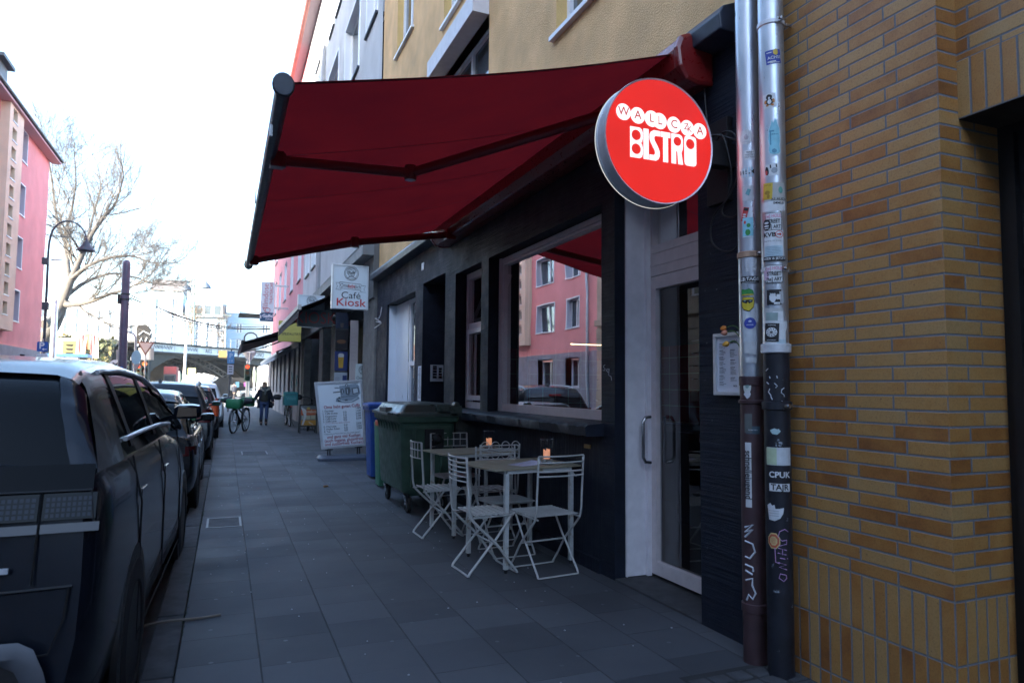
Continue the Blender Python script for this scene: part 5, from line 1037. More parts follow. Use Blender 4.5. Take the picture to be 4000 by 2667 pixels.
# awnings farther along
def far_awning(label, ya, yb, x1, z1, zw, m, mb_, arms=True):
    t = thing("shop_awning", label, "awning", (2.6, (ya+yb)/2, zw))
    P = lambda k, y: (2.68+(x1-2.68)*k, y, zw+(z1-zw)*k-.03*math.sin(math.pi*k))
    b = MB(); b.loft([[P(i/8, ya+(yb-ya)*j/10) for i in range(9)] for j in range(11)], closed=False, cap0=False, cap1=False); b.build("fabric", m, t, smooth=180)
    b = MB(); b.box(x1-.05, x1+.03, ya-.03, yb+.03, z1-.06, z1+.06); b.build("front_bar", mb_, t, bevel=.01)
    b = MB(); n = 30
    b.loft([[(x1-.03, ya+(yb-ya)*j/n, z1-.05), (x1-.035+.008*math.sin(j*2.), ya+(yb-ya)*j/n, z1-.24-.02*math.cos(j*2.1))] for j in range(n+1)], closed=False, cap0=False, cap1=False); b.build("valance", m, t)
    for y in (ya+.5, yb-.5): MB().bar((2.62, y, zw-.12), (1.6+(x1-.5)*.3, y+.5, (zw+z1)/2-.12), .06, .05).bar((1.6+(x1-.5)*.3, y+.5, (zw+z1)/2-.12), (x1+.05, y, z1-.02), .05, .045).build("arm", K['iron'], t)
    return t
DKF = mat("dark_plum_fabric", (.028, .016, .022), .85, nz=(2, .2)); DRF = mat("dark_red_fabric", (.055, .014, .020), .85, nz=(2, .2)); WB = mat("pale_awning_bar", (.50, .47, .44), .5)
far_awning("short dark awning with a pale front bar over the kiosk", 16.2, 22.4, 1.50, 3.17, 3.78, DKF, WB)
far_awning("long dark red awning with a hanging valance beyond the kiosk", 24.4, 33.0, .50, 2.83, 3.66, DRF, K['iron'])
far_awning("grey white shop awning low over the striped windows", 31.5, 46.5, 2.05, 2.80, 3.25, mat("grey_white_fabric", (.42, .44, .48), .85, nz=(3, .1)), K['alu_soft'])
# yellow sign, theatre cafe sign
y0_, y1_ = at((800+505/1.743)/1.70068, (950+525/1.743)/1.70068, 23.9), at((800+655/1.743)/1.70068, (950+672/1.743)/1.70068, 23.9)
t = thing("yellow_sign", "yellow box sign of a delicatessen hanging past the dark red awning", "sign", (2, 23.9, y1_.z))
MB().box(y0_.x, y1_.x, 23.9, 24.05, y1_.z, y0_.z).build("light_box", mat("yellow_acrylic", (.52, .44, .10), .4, nz=(2, .08)), t, bevel=.01)
b = MB(); b.box(y1_.x, 2.72, 23.95, 24.0, y0_.z-.2, y0_.z-.15); b.build("bracket", K['steel'], t)
b = MB(); fn = XY(((y0_.x+y1_.x)/2, 23.894, y1_.z)); hh = y0_.z-y1_.z; b.text("SPEZIALITÄTEN", .115, fn, .10, hh*.36, bold=.01, sx=.9); b.build("lettering", INK, t)
f0, f1, f2 = at((800+386/1.743)/1.70068, (950+260/1.743)/1.70068, 35.0), at((800+472/1.743)/1.70068, (950+474/1.743)/1.70068, 35.0), at((800+457/1.743)/1.70068, (950+533/1.743)/1.70068, 35.0)
t = thing("theatre_sign", "tall white sign with red sideways script and a dark blue panel below", "sign", (1.75, 35, f2.z))
MB().box(f0.x, f1.x, 35, 35.2, f1.z, f0.z).build("light_box", SBOX, t, bevel=.01); MB().box(f0.x-.02, f2.x+.06, 34.98, 35.2, f2.z, f1.z-.012).build("beer_panel", mat("dark_blue_panel", (.03, .09, .17), .4), t, bevel=.01)
b = MB(); b.box(f1.x, 2.72, 35.06, 35.12, f0.z-.2, f0.z-.12); b.box(f1.x, 2.72, 35.06, 35.12, f1.z+.2, f1.z+.28); b.build("bracket", K['steel'], t)
fr_ = XY(((f0.x+f1.x)/2, 34.99, (f0.z+f1.z)/2), (0, 0, 1), (-1, 0, 0)); b = MB(); b.text("filmdose", .36, fr_, .05, .09, bold=-.01); b.tube([fr_(u, v) for u, v in smooth_pts([(-.62, .1, 0), (-.72, -.06, 0), (-.58, -.12, 0), (-.46, .12, 0), (-.3, .22, 0)], 4) and [(p.x, p.y) for p in smooth_pts([(-.5, .2, 0), (-.68, .12, 0), (-.72, -.06, 0), (-.58, -.12, 0), (-.5, .05, 0), (-.66, .1, 0)], 4)]], .012, 4)
b.text("THEATERCAFÉ", .19, fr_, .22, -.16, bold=.0, sx=.9); b.build("lettering", SRED, t)
fn = XY(((f0.x+f2.x)/2+.02, 34.97, (f1.z+f2.z)/2)); b = MB(); b.text("Gaffel", .21, fn, .05, .04, bold=.03); b.text("Kölsch", .11, fn, .10, -.10, bold=.02); b.box(fn(-.30, 0).x, fn(-.24, 0).x, 34.965, 34.972, fn(0, -.08).z, fn(0, .07).z); b.build("lettering", K['white_trim'], t)

# ================================================================ rose building with striped ground floor
rb_ = thing("rose_building", "rose pink rendered building with tall windows over a grey striped shopfront", "building", (2.9, 39, 0))
rw = []
for y in (29.2, 32.8, 36.6, 40.4, 44.0):
    for z in (5.75, 8.9, 12.0): rw.append((y, y+1.5, z, z+2.0 if z < 11 else z+1.8))
b = MB(); facade(b, fx(2.70), 28.2, 47.5, 3.2, 15.0, rw, .2, rev=1); b.quad((2.7, 47.5, 3.2), (9, 47.5, 3.2), (9, 47.5, 15), (2.7, 47.5, 15)); b.build("wall", [K['pink_r'], mat("white_reveal", (.62, .64, .68), .7)], rb_)
for w_ in rw: window(rb_, fx(2.70), *w_, .2, .08, mg=mat("pale_window", (.30, .36, .42), .1, spec=.8) if 'pale_w' not in K else K['pale_w'], sill=.06, ms=K['plinth'])
b = MB(); b.box(2.60, 2.72, 28.2, 49.6, 2.95, 3.2); b.build("fascia", mat("grey_blue_fascia", (.13, .14, .155), .6), rb_)
PIL = mat("grey_violet_pilaster", (.19, .185, .20), .7, nz=(2, .15), dirt=(3, .66, (.30, .30, .33), .1)); b = MB(); d_ = MB()
ys = [27.4, 28.8, 30.9, 33.5, 36.1, 38.8, 41.6, 44.6, 47.4, 49.7]
for i, (a, c) in enumerate(zip(ys, ys[1:])):
    wd_ = (c-a)*.55; MB().box(2.66, 2.9, a, a+wd_, -.1, 2.95).build("pilaster", PIL, rb_); MB().quad((2.8, a+wd_, 1.05), (2.8, c, 1.05), (2.8, c, 2.95), (2.8, a+wd_, 2.95)).build("shop_pane", K['dark_glass'], rb_); MB().box(2.68, 2.9, a+wd_, c, -.1, 1.05).build('stall_riser', PIL, rb_)
b.quad((2.66, 49.7, -.1), (9, 49.7, -.1), (9, 49.7, 2.95), (2.66, 49.7, 2.95)); b.quad((2.66, 27.4, -.1), (3.3, 27.4, -.1), (3.3, 27.4, 3.2), (2.66, 27.4, 3.2))
b.build("end_wall", PIL, rb_)
b = MB(); b.box(2.7, 9, 28.2, 47.5, 14.95, 15.1); b.box(8.8, 9, 28.2, 49.7, 0, 15); b.quad((2.7, 47.5, 3.2), (9, 47.5, 3.2), (9, 49.7, 3.2), (2.7, 49.7, 3.2)); b.build("roof", K['dark'], rb_)
gm = MB(); scrawl(gm, lambda u, v: Vector((2.655, 28.9+u, 1.5+v)), [[(0, .3), (.3, .2), (.1, .0), (.5, -.1), (.3, .35)], [(2.2, .2), (2.6, .5), (2.4, -.2), (2.9, .1)]], .02); gm.build("graffiti", mat("teal_tag", (.10, .30, .34), .6), rb_)

# ================================================================ coffee price stand
t = thing("price_stand", "white coffee price stand with aluminium frame on a grey foot", "advertising stand", (2.08, 13.62, 0))
A_, B_, C__, D__ = at(723, 879, 13.55), at(831, 873, 13.75), at(839, 1023, 13.72), at(739, 1031, 13.52)
def face(u, v, e=0.0):                       # u,v in 0..1 from the top left corner
    p = A_*(1-u)*(1-v)+B_*u*(1-v)+C__*u*v+D__*(1-u)*v; return Vector((p.x, p.y-e, p.z))
b = MB(); b.quad(face(.02, .02, .0), face(.98, .02, .0), face(.98, .98, .0), face(.02, .98, .0)); b.build("poster", mat("poster_white", (.74, .80, .84), .45, nz=(3, .03)), t)
b = MB(); fw = .045
def rim(u0, u1, v0, v1):
    q = [face(u0, v0), face(u1, v0), face(u1, v1), face(u0, v1)]; b.add([p+Vector((0, -.014, 0)) for p in q]+[p+Vector((0, .03, 0)) for p in q], [(3, 2, 1, 0), (4, 5, 6, 7), (0, 1, 5, 4), (1, 2, 6, 5), (2, 3, 7, 6), (3, 0, 4, 7)])
rim(-.01, fw, -.008, 1.008); rim(1-fw, 1.01, -.008, 1.008); rim(fw, 1-fw, -.008, fw*.72); rim(fw, 1-fw, 1-fw*.72, 1.008); b.build("frame", K['alu_soft'], t, bevel=.005)
for u in (.16, .84):
    b = MB()
    for du in (-.025, .025): q = face(u+du, 1.0); b.tube([(q.x, q.y+.01, q.z+.02), (q.x+.004, q.y+.02, .09)], .012, 8)
    q = face(u, 1.0); b.box(q.x-.07, q.x+.07, q.y-.02, q.y+.05, q.z-.03, q.z-.005); b.build("spring", K['black'], t)
b = MB(); z0 = face(.5, 1).z
b.loft([rr(1.655, 2.60, 13.46, 13.90, .10, .0, 5), rr(1.655, 2.60, 13.46, 13.90, .10, .05, 5), rr(1.70, 2.555, 13.52, 13.84, .08, .105, 5)]); b.build("foot", mat("blue_grey_plastic", (.060, .075, .105), .4, nz=(4, .15)), t, smooth=35)
bk = MB(); rd = MB(); gy = MB()
W_, HH = (B_-A_).length, (A_-D__).length
fn = lambda u, v: face(u/W_, -v/HH, .006)     # metres from the top left corner, v downwards negative
def tx(mb, s_, size, u, v, al='LEFT', bold=0., sx=1.0): mb.text(s_, size, fn, u*W_, -v*HH, align=al, bold=bold, sx=sx)
tx(rd, "Oma liebt guten Caffé", .083, .53, .380, 'CENTER', .01)
rows_ = [("1. Espresso", "", "1,40€", .437, .418), ("2. Caffé Crema", "0,2l", "1,50€", .478, .458), ("3. Cappuccino", "0,2l", "2,00€", .518, .498), ("4. Caffé Latte", "0,3l", "2,20€", .556, .536), ("5. Caffé Latte", "0,3l", "2,50€", .594, .575),
         ("6. Chai Latte", "0,3l", "2,50€", .672, .652), ("7. Heißer Kakao", "0,3l", "2,20€", .711, .692), ("8. Tee", "0,3l", "1,90€", .748, .728)]
for a, m_, p_, v, v2 in rows_: tx(bk, a, .05, .09, v, bold=.006); tx(bk, m_, .05, .54, v-.006, bold=.006); tx(bk, p_, .05, .82, v2, bold=.006)
tx(rd, "mit Vanille, Caramel oder Haselnuss-Geschmack", .026, .13, .624); tx(bk, "*Heißgetränke mit Pflanzenmilch (Soja, Hafer) 0,20€ zusätzlich", .030, .08, .785)
tx(rd, "und ganz viel Kuchen", .083, .52, .83, 'CENTER', .01); tx(rd, "(auch vegane, glutenfreie", .083, .52, .885, 'CENTER', .01); tx(rd, "und zuckerfreie Kuchen)", .083, .52, .938, 'CENTER', .01)
bk.build("lettering", mat("stand_ink", (.035, .04, .06), .6), t); rd.build("lettering", mat("stand_red", (.38, .06, .09), .6), t)
# picture of an espresso machine on the poster, layer by layer
def pic(c, polys, e):
    b = MB(); f2 = lambda u, v: face(u, v, e)
    for p_ in polys: b.flat((p_, [tuple(range(len(p_)))]), f2)
    b.build("machine_picture", mat("poster_tone", c, .5), t)
pic((.27, .33, .39), [[(.40, .30), (.42, .25), (.90, .24), (.93, .28), (.78, .325), (.60, .33)], [(.50, .07), (.86, .045), (.93, .08), (.95, .20), (.88, .24), (.52, .25)]], .004)
pic((.10, .12, .14), [[(.36, .155), (.60, .145), (.60, .16), (.36, .17)], [(.40, .085), (.50, .09), (.50, .102), (.40, .10)], [(.52, .12), (.58, .11), (.60, .17), (.54, .2)], [(.62, .10), (.72, .09), (.74, .15), (.70, .22), (.63, .2)], [(.44, .25), (.50, .24), (.51, .30), (.45, .31)], [(.76, .115), (.91, .10), (.93, .19), (.78, .21)], [(.60, .28), (.66, .275), (.66, .30), (.60, .305)], ring2(.66, .065, .035, 12, .024), [(.46, .235), (.9, .222), (.9, .229), (.46, .243)]], .006)
pic((.58, .64, .68), [[(.79, .125), (.89, .115), (.905, .18), (.80, .195)], ring2(.66, .065, .018, 10, .012), [(.55, .13), (.565, .13), (.57, .18), (.556, .18)], [(.66, .12), (.675, .12), (.68, .19), (.665, .19)], [(.46, .262), (.58, .30), (.74, .30), (.88, .255), (.88, .265), (.74, .315), (.58, .315), (.46, .275)]], .008)

# ================================================================ small orange board
t = thing("sandwich_board", "black framed pavement board with an orange and brown offer poster", "pavement board", (2.35, 21.7, 0))
a0, a1 = at((900+1440/5.226)/1.70068, (1450+705/5.226)/1.70068, 21.55), at((900+1745/5.226)/1.70068, (1450+1100/5.226)/1.70068, 21.55)
x0, x1, zt_, zb_ = a0.x, a1.x, a0.z, a1.z
b = MB()
for x in (x0-.03, x1+.0): b.bar((x+.015, 21.50, 0), (x+.015, 21.66, zt_+.03), .035, .03); b.bar((x+.015, 21.95, 0), (x+.015, 21.70, zt_+.03), .035, .03)
b.bar((x0, 21.66, zt_+.02), (x1, 21.66, zt_+.02), .03, .04); b.bar((x0, 21.58, zb_-.02), (x1, 21.58, zb_-.02), .03, .03); b.bar((x0, 21.54, .12), (x1, 21.54, .12), .02, .025); b.build("frame", K['black'], t)
ff = lambda u, v: Vector((x0+(x1-x0)*u, 21.60+.03*(1-v), zb_+(zt_-zb_)*v-0))
def pan(nm, c, p_, e=0, par=t): return MB().flat((p_, [tuple(range(len(p_)))]), lambda u, v: ff(u, v)+Vector((0, -e-.012, 0))).build(nm, mat("board_tone", c, .4), par)
bp_ = pan("poster", (.13, .15, .16), rect(0, 1, 0, 1)); pan("picture", (.42, .09, .03), rect(.02, .98, .52, .82), .004, bp_); pan("picture", (.40, .20, .03), rect(.04, 1, 0, .27), .004, bp_); pan("picture", (.34, .36, .30), rect(.08, .30, .30, .50), .006, bp_); pan("picture", (.38, .37, .26), rect(.36, .64, .31, .50), .006, bp_); pan("picture", (.38, .37, .26), rect(.68, .96, .32, .51), .006, bp_)
pan("picture", (.45, .34, .06), ring2(.5, .87, .11, 14, .06), .006, bp_); pan("picture", (.5, .5, .5), [(.02, .95), (.35, .8), (.38, .45), (.2, .02), (.08, .02), (.24, .45)], .008, bp_); pan("picture", (.5, .42, .3), [(.5, .2), (.6, .17), (.85, .05), (.8, .03), (.6, .1)], .008, bp_)
b = MB(); b.text("Angebot", .12, lambda u, v: ff(.58+u/(x1-x0), .70+v/(zt_-zb_))+Vector((0, -.022, 0)), 0, 0, bold=.02); b.build("lettering", mat("board_cream", (.55, .48, .36), .6), bp_)
# ================================================================ bicycles
ML = Matrix(((0, 0, 1), (1, 0, 0), (0, 1, 0)))
def bicycle(name, label, loc, rz, frame_col, tilt=0.0):
    """bicycle along +y (front at +y), root at ground under the middle"""
    t = thing(name, label, "bicycle", loc, rz); t.rotation_euler = (0, tilt, rz); r = .345; fy_, ry_ = .56, -.54
    FR = mat("bicycle_frame", frame_col, .35, nz=(10, .1))
    def wheel(y, nm):
        b = MB(); b.tube([(0, y+r*math.cos(a*math.pi/18), r+r*math.sin(a*math.pi/18)) for a in range(36)], .026, 8, closed=True); w = b.build("wheel", K['rubber'], t, smooth=180, world=False)
        b = MB(); b.tube([(0, y+(r-.035)*math.cos(a*math.pi/18), r+(r-.035)*math.sin(a*math.pi/18)) for a in range(36)], .010, 6, closed=True); b.build("rim", K['alu'], w, smooth=180, world=False)
        b = MB()
        for a in range(28): A_ = a*2*math.pi/28; b.tube([((.02 if a % 2 else -.02), y, r), (0, y+(r-.04)*math.cos(A_), r+(r-.04)*math.sin(A_))], .0016, 3)
        b.tube([(-.05, y, r), (.05, y, r)], .022, 8); b.build("spoke", K['steel'], w, world=False)
        b = MB(); b.loft([[(sx*.032, y+(r+.035)*math.cos(a*math.pi/18), r+(r+.035)*math.sin(a*math.pi/18)) for sx in (-1, 0, 1)] for a in range(-1, 14)], closed=False, cap0=False, cap1=False); b.build("mudguard", K['black'], t, smooth=180, world=False)
        return w
    wheel(fy_, "front"); wheel(ry_, "rear")
    b = MB(); bb_ = (0, -.10, .29); st = (0, -.22, .80); hd = (0, .40, .78); hl = (0, .44, .62)
    b.tube([bb_, st], .018, 8); b.tube([hl, bb_], .030, 8); b.tube([hd, (0, -.17, .56)], .022, 8); b.tube([hd, hl], .026, 8)
    for s in (-1, 1):
        b.tube([(s*.02, -.10, .29), (s*.06, ry_, r)], .011, 6); b.tube([(s*.02, -.17, .55), (s*.06, ry_, r)], .010, 6)
    b.build("frame", FR, t, smooth=60, world=False)
    b = MB()
    for s in (-1, 1): b.tube([(s*.02, .44, .62), (s*.055, .47, .60), (s*.055, fy_, r)], .015, 8)
    b.tube([hd, (0, .36, .98)], .017, 8); b.build("fork", K['black'], t, smooth=60, world=False)
    b = MB(); b.tube(smooth_pts([(-.31, .22, 1.02), (-.18, .32, 1.04), (0, .36, .99), (.18, .32, 1.04), (.31, .22, 1.02)]), .013, 8); hb = b.build("handlebar", K['black'], t, smooth=60, world=False)
    b = MB(); b.loft([[(math.cos(a)*w_, y, z+math.sin(a)*.03) for a in [k*math.pi/5 for k in range(10)]] for y, w_, z in ((-.38, .02, .84), (-.34, .085, .85), (-.26, .075, .85), (-.14, .03, .845), (-.10, .012, .84))]); b.build("saddle", K['black'], t, smooth=60, world=False)
    b = MB(); b.tube([st, (0, -.24, .84)], .014, 8); b.tube([(-.09, -.10, .29), (.09, -.10, .29)], .016, 8); b.tube([(.08, -.10, .29), (.08, .04, .20)], .010, 6); b.tube([(-.08, -.10, .29), (-.08, -.24, .38)], .010, 6); b.lathe([(.02, -.004), (.10, -.004), (.10, .004), (.02, .004)], (.05, -.10, .29), ML, 20)
    b.box(.05, .13, .02, .07, .185, .21); b.box(-.13, -.05, -.27, -.22, .37, .395); b.build("crank", K['black'], t, world=False)
    b = MB(); b.tube([(.03, -.2, .28), (.17, -.28, .012)], .010, 6); b.tube([(-.03, -.2, .28), (-.14, -.26, .02)], .010, 6); b.build("kickstand", K['black'], t, world=False)
    return t
# green courier bike, front wheel towards us, bags at the handlebar
g = bicycle("delivery_bicycle", "black delivery bicycle with bright green bags standing near the parked cars", (.44, 22.75, 0), R(180-19), (.015, .015, .017), R(-2))
GN_ = mat("bright_green_nylon", (.015, .16, .065), .55, nz=(4, .15)); BKN = mat("black_nylon", (.012, .012, .018), .6, nz=(5, .2))
b = MB(); b.loft([rr(-.19, .19, .42, .74, .08, .72), rr(-.23, .23, .40, .78, .09, .79), rr(-.22, .22, .42, .76, .09, .97), rr(-.20, .20, .44, .74, .08, 1.0)]); b.build("front_bag", GN_, g, smooth=50, world=False)
b = MB(); b.loft([[(x+.02*math.sin(k*3), .30+.09*math.cos(a*math.pi/6), .95+.12*math.sin(a*math.pi/6)*sc) for a in range(12)] for k, (x, sc) in enumerate(((-.20, .7), (-.29, .8), (-.40, .7), (-.45, .4)))]); b.build("bar_muff", BKN, g, smooth=60, world=False)
b = MB(); b.loft([[(x, .30+.09*math.cos(a*math.pi/6), .95+.12*math.sin(a*math.pi/6)*sc) for a in range(12)] for x, sc in ((.20, .7), (.29, .8), (.40, .7), (.45, .4))]); b.build("bar_muff", BKN, g, smooth=60, world=False)
b = MB(); b.loft([rr(-.18, .18, -.74, -.42, .06, .76), rr(-.20, .20, -.76, -.40, .08, .80), rr(-.19, .19, -.75, -.41, .07, 1.0), rr(-.15, .15, -.70, -.46, .05, 1.04)]); b.build("rear_box", GN_, g, smooth=50, world=False)
b = MB(); b.box(-.2, .2, .385, .40, .87, .90); b.box(-.05, .05, .36, .39, .80, .84); b.build("reflective_strip", mat("pale_strip", (.55, .57, .55), .4), g, world=False)
b = MB(); b.lathe([(0, 0), (.03, .002), (.032, .02), (0, .03)], (0, .62, .60), None, 12); b.build("lamp", K['chrome'], g, world=False)
# turquoise courier bike seen from behind
g = bicycle("courier_bicycle", "black bicycle with a turquoise delivery box parked along the grey wall", (2.09, 25.9, 0), R(2), (.012, .012, .014))
TQ = mat("turquoise_nylon", (.035, .20, .21), .55, nz=(3, .12))
b = MB(); b.loft([rr(-.23, .23, -.78, -.32, .03, .735), rr(-.235, .235, -.79, -.31, .04, .78), rr(-.235, .235, -.79, -.31, .04, 1.16), rr(-.20, .20, -.74, -.36, .05, 1.20)]); bx = b.build("delivery_box", TQ, g, smooth=40, world=False)
b = MB(); b.text("Wolt", .15, XY((0, -.793, .97)), 0, 0, bold=.02); b.build("lettering", mat("pale_turquoise_print", (.12, .30, .30), .6), bx, world=False)
b = MB(); b.box(-.18, .18, -.80, -.79, 1.10, 1.115); b.build("zip", K['black'], bx, world=False)
b = MB()
for s in (-1, 1): b.loft([[(s*x, .22+.09*math.cos(a*math.pi/6), 1.0+.10*math.sin(a*math.pi/6)*sc) for a in range(12)] for x, sc in ((.24, .8), (.32, 1.0), (.44, .9), (.50, .4))])
b.build("bar_muff", BKN, g, smooth=60, world=False)
b = MB(); b.lathe([(0, 0), (.025, 0), (.025, .02), (0, .02)], (0, -.79, .70), Matrix(((1, 0, 0), (0, 0, -1), (0, 1, 0))), 10); b.build("tail_lamp", mat("red_reflector", (.5, .02, .02), .3), g, world=False)
# part of a third bicycle behind the board
bicycle("city_bicycle", "black bicycle leaning at the dark shop front behind the orange board", (2.52, 23.4, 0), R(-8), (.02, .02, .022), R(4))

# ================================================================ people
def skin_body(name, verts, edges, radii, root, m, parent, sub=2):
    me = bpy.data.meshes.new(name); me.from_pydata(verts, edges, []); me.update(); me.materials.append(m)
    o = bpy.data.objects.new(name, me); COL.objects.link(o); o.parent = parent
    md = o.modifiers.new("skin", 'SKIN'); md.use_smooth_shade = True
    if not me.skin_vertices: me.attributes
    o.modifiers.new("sub", 'SUBSURF').levels = sub; o.modifiers["sub"].render_levels = sub
    bpy.context.view_layer.update()
    sv = me.skin_vertices[0].data
    for i, r_ in enumerate(radii): sv[i].radius = (r_, r_) if not isinstance(r_, tuple) else r_
    sv[root].use_root = True
    return o
SKIN = mat("skin", (.50, .30, .22), .55, nz=(12, .08)); JEAN = mat("blue_denim", (.035, .06, .14), .85, nz=(30, .25), bp=(300, .3, .003)); COAT = mat("dark_navy_coat", (.014, .019, .036), .8, nz=(8, .3), bp=(70, .5, .006))
SHIRT = mat("dark_olive_top", (.045, .042, .035), .85, nz=(14, .2)); BOOT = mat("dark_boot", (.022, .016, .018), .55, nz=(9, .2)); HAIR = mat("ash_blond_hair", (.20, .14, .09), .6, nz=(60, .3), stretch=(1, 1, .15)); FUR = mat("pale_fur", (.52, .48, .42), .95, nz=(40, .3), bp=(80, 1, .02)); SCARF = mat("grey_green_scarf", (.13, .16, .16), .95, nz=(20, .25), bp=(50, .8, .01))
def ell(c, rx, ry, n=18): return [(c[0]+rx*math.cos(2*math.pi*i/n), c[1]+ry*math.sin(2*math.pi*i/n), c[2]) for i in range(n)]
def woman():
    p = thing("person", "woman in a dark open coat, scarf and blue jeans walking towards us", "person", (1.32, 26.6, 0)); s = 1.53/1.68
    S_ = lambda x, y, z: (x*s, y*s, z*s)
    V_ = [S_(0, .0, .92), S_(0, .01, 1.10), S_(0, .02, 1.30), S_(0, .01, 1.42), S_(0, -.01, 1.48), S_(0, -.025, 1.56), S_(0, -.02, 1.63),
          S_(.09, 0, .86), S_(.10, -.05, .48), S_(.085, -.03, .10), S_(.085, -.13, .045),          # 7..10 image-right leg (forward foot just landing)
          S_(-.09, 0, .86), S_(-.095, -.06, .48), S_(-.10, .06, .12), S_(-.10, -.04, .045),        # 11..14
          S_(.17, .01, 1.37), S_(.25, .02, 1.12), S_(.33, -.05, .90), S_(.345, -.08, .82),
          S_(-.17, .01, 1.37), S_(-.27, .04, 1.13), S_(-.40, -.03, .95), S_(-.42, -.05, .88)]
    E_ = [(0, 1), (1, 2), (2, 3), (3, 4), (4, 5), (5, 6), (0, 7), (7, 8), (8, 9), (9, 10), (0, 11), (11, 12), (12, 13), (13, 14), (2, 15), (15, 16), (16, 17), (17, 18), (2, 19), (19, 20), (20, 21), (21, 22)]
    R_ = [.13, .12, .13, .06, .05, .085, .07, .085, .055, .04, .035, .085, .055, .04, .035, .06, .042, .032, .03, .06, .042, .032, .03]
    skin_body("body", V_, E_, [r_*s for r_ in R_], 0, SKIN, p)
    b = MB(); hx, hy, hz = 0, -.015*s, 1.575*s          # face
    for ex in (-.032, .032): b.lathe([(0, .0), (.009, .004), (0, .008)], (ex*s, hy-.082*s, hz+.005*s), None, 8)
    b.build("eye", K['black'], p, world=False)
    b = MB(); b.loft([[(0+dx*s*k, hy-.088*s-dy*s, hz+dz*s) for dx in (-.010, 0, .010)] for dz, dy, k in ((.012, 0, .5), (-.015, .012, .9), (-.03, .018, 1.2), (-.035, .0, 1))], closed=False, cap0=False, cap1=False); b.build("nose", SKIN, p, smooth=180, world=False)
    b = MB(); b.obox((0, hy-.086*s, hz-.055*s), .04*s, .01, .009*s); b.build("mouth", mat("lips", (.36, .12, .11), .5), p, world=False)
    b = MB(); rg = []
    for z, rx, ry, cy in ((1.70, .02, .02, .01), (1.69, .06, .07, .01), (1.655, .088, .095, .012), (1.60, .094, .085, .03), (1.54, .090, .07, .045), (1.49, .08, .055, .05), (1.46, .05, .03, .05)): rg.append([S_(x, y, z) for x, y, z in ell((0, cy, z), rx, ry)])
    b.loft(rg[::-1]); b.build("hair", HAIR, p, smooth=180, world=False)
    def legs(nm, pts, rr_, m):
        for L in pts: MB().tube([S_(*q) for q in smooth_pts(L, 4)], [r_*s for r_ in sum([[rr_[i]+(rr_[i+1]-rr_[i])*k/4 for k in range(4)] for i in range(len(rr_)-1)], [])+[rr_[-1]*s/s]], 14).build(nm, m, p, smooth=180, world=False)
    b = MB(); b.loft([[S_(*q) for q in ell((0, 0, z), rx, ry)] for z, rx, ry in ((.78, .19, .12), (.88, .185, .12), (.98, .16, .11))]); jn = b.build("jeans", JEAN, p, smooth=180, world=False)
    legs("jeans", [[(.09, 0, .88), (.10, -.05, .48), (.088, -.03, .20)], [(-.09, 0, .88), (-.095, -.06, .48), (-.10, .04, .22)]], [.095, .068, .054], JEAN)
    legs("boot", [[(.088, -.03, .27), (.085, -.03, .11), (.085, -.045, .045)], [(-.10, .035, .28), (-.10, .05, .13), (-.10, .03, .05)]], [.062, .058, .05], BOOT)
    for x, y in ((.085, -.09), (-.10, -.005)):
        b = MB(); b.loft([[S_(x+dx*w_, y+dy, z) for dx, dy in ((-.045, .09), (.045, .09), (.05, 0), (.04, -.09), (.015, -.13), (-.015, -.13), (-.04, -.09), (-.05, 0))] for z, w_ in ((.0, 1), (.05, 1), (.085, .6))]); b.build("boot", BOOT, p, smooth=60, world=False)
    b = MB(); b.loft([[S_(*q) for q in ell((0, .0, z), rx, ry)] for z, rx, ry in ((.90, .165, .125), (1.05, .15, .125), (1.25, .165, .13), (1.38, .13, .10))]); b.build("top", SHIRT, p, smooth=180, world=False)
    # coat: open at the front
    def coat_ring(z, rx, ry, gap, cy=.015, n=26): return [S_(rx*math.sin(a), cy+ry*-math.cos(a) if False else cy-ry*math.cos(a), z) for a in [gap+(2*math.pi-2*gap)*i/n for i in range(n+1)]]
    b = MB(); prof_ = ((.66, .27, .20, .95), (.80, .265, .19, .85), (.95, .235, .175, .75), (1.10, .205, .16, .62), (1.25, .205, .155, .5), (1.38, .185, .13, .35), (1.43, .12, .10, .3))
    b.loft([coat_ring(*q) for q in prof_], closed=False, cap0=False, cap1=False); b.loft([[tuple(Vector(v)*1.0+Vector((0, .012 if v[1] > 0 else -.004, 0))) for v in coat_ring(*q)] for q in prof_], closed=False, cap0=False, cap1=False); b.build("coat", COAT, p, smooth=180, world=False)
    for arm_ in ([(.16, .01, 1.37), (.25, .02, 1.12), (.325, -.045, .905)], [(-.16, .01, 1.37), (-.27, .04, 1.13), (-.395, -.025, .96)]):
        MB().tube([S_(*q) for q in smooth_pts(arm_, 5)], [(.085-.028*i/10)*s for i in range(11)], 14).build("sleeve", COAT, p, smooth=180, world=False)
    for hx_, hy_, hz_, sx_ in ((.345, -.08, .835, 1), (-.42, -.045, .895, -1)):
        b = MB(); b.loft([[S_(*q) for q in ell((hx_-.012*sx_*k, hy_+.006*k, hz_+.03-.032*k), .03-.002*k, .022)] for k in range(3)])
        for f_ in range(4): b.tube([S_(hx_+(-.022+.014*f_)*.9, hy_-.005, hz_-.03), S_(hx_+(-.022+.014*f_)*1.0, hy_-.018, hz_-.065+.005*abs(f_-1.5)), S_(hx_+(-.02+.013*f_), hy_-.010, hz_-.09+.006*abs(f_-1.5))], .0078*s, 6)
        b.tube([S_(hx_-.03*sx_, hy_-.01, hz_), S_(hx_-.045*sx_, hy_-.03, hz_-.035), S_(hx_-.04*sx_, hy_-.035, hz_-.055)], .009*s, 6); b.build("glove", BOOT, p, smooth=180, world=False)
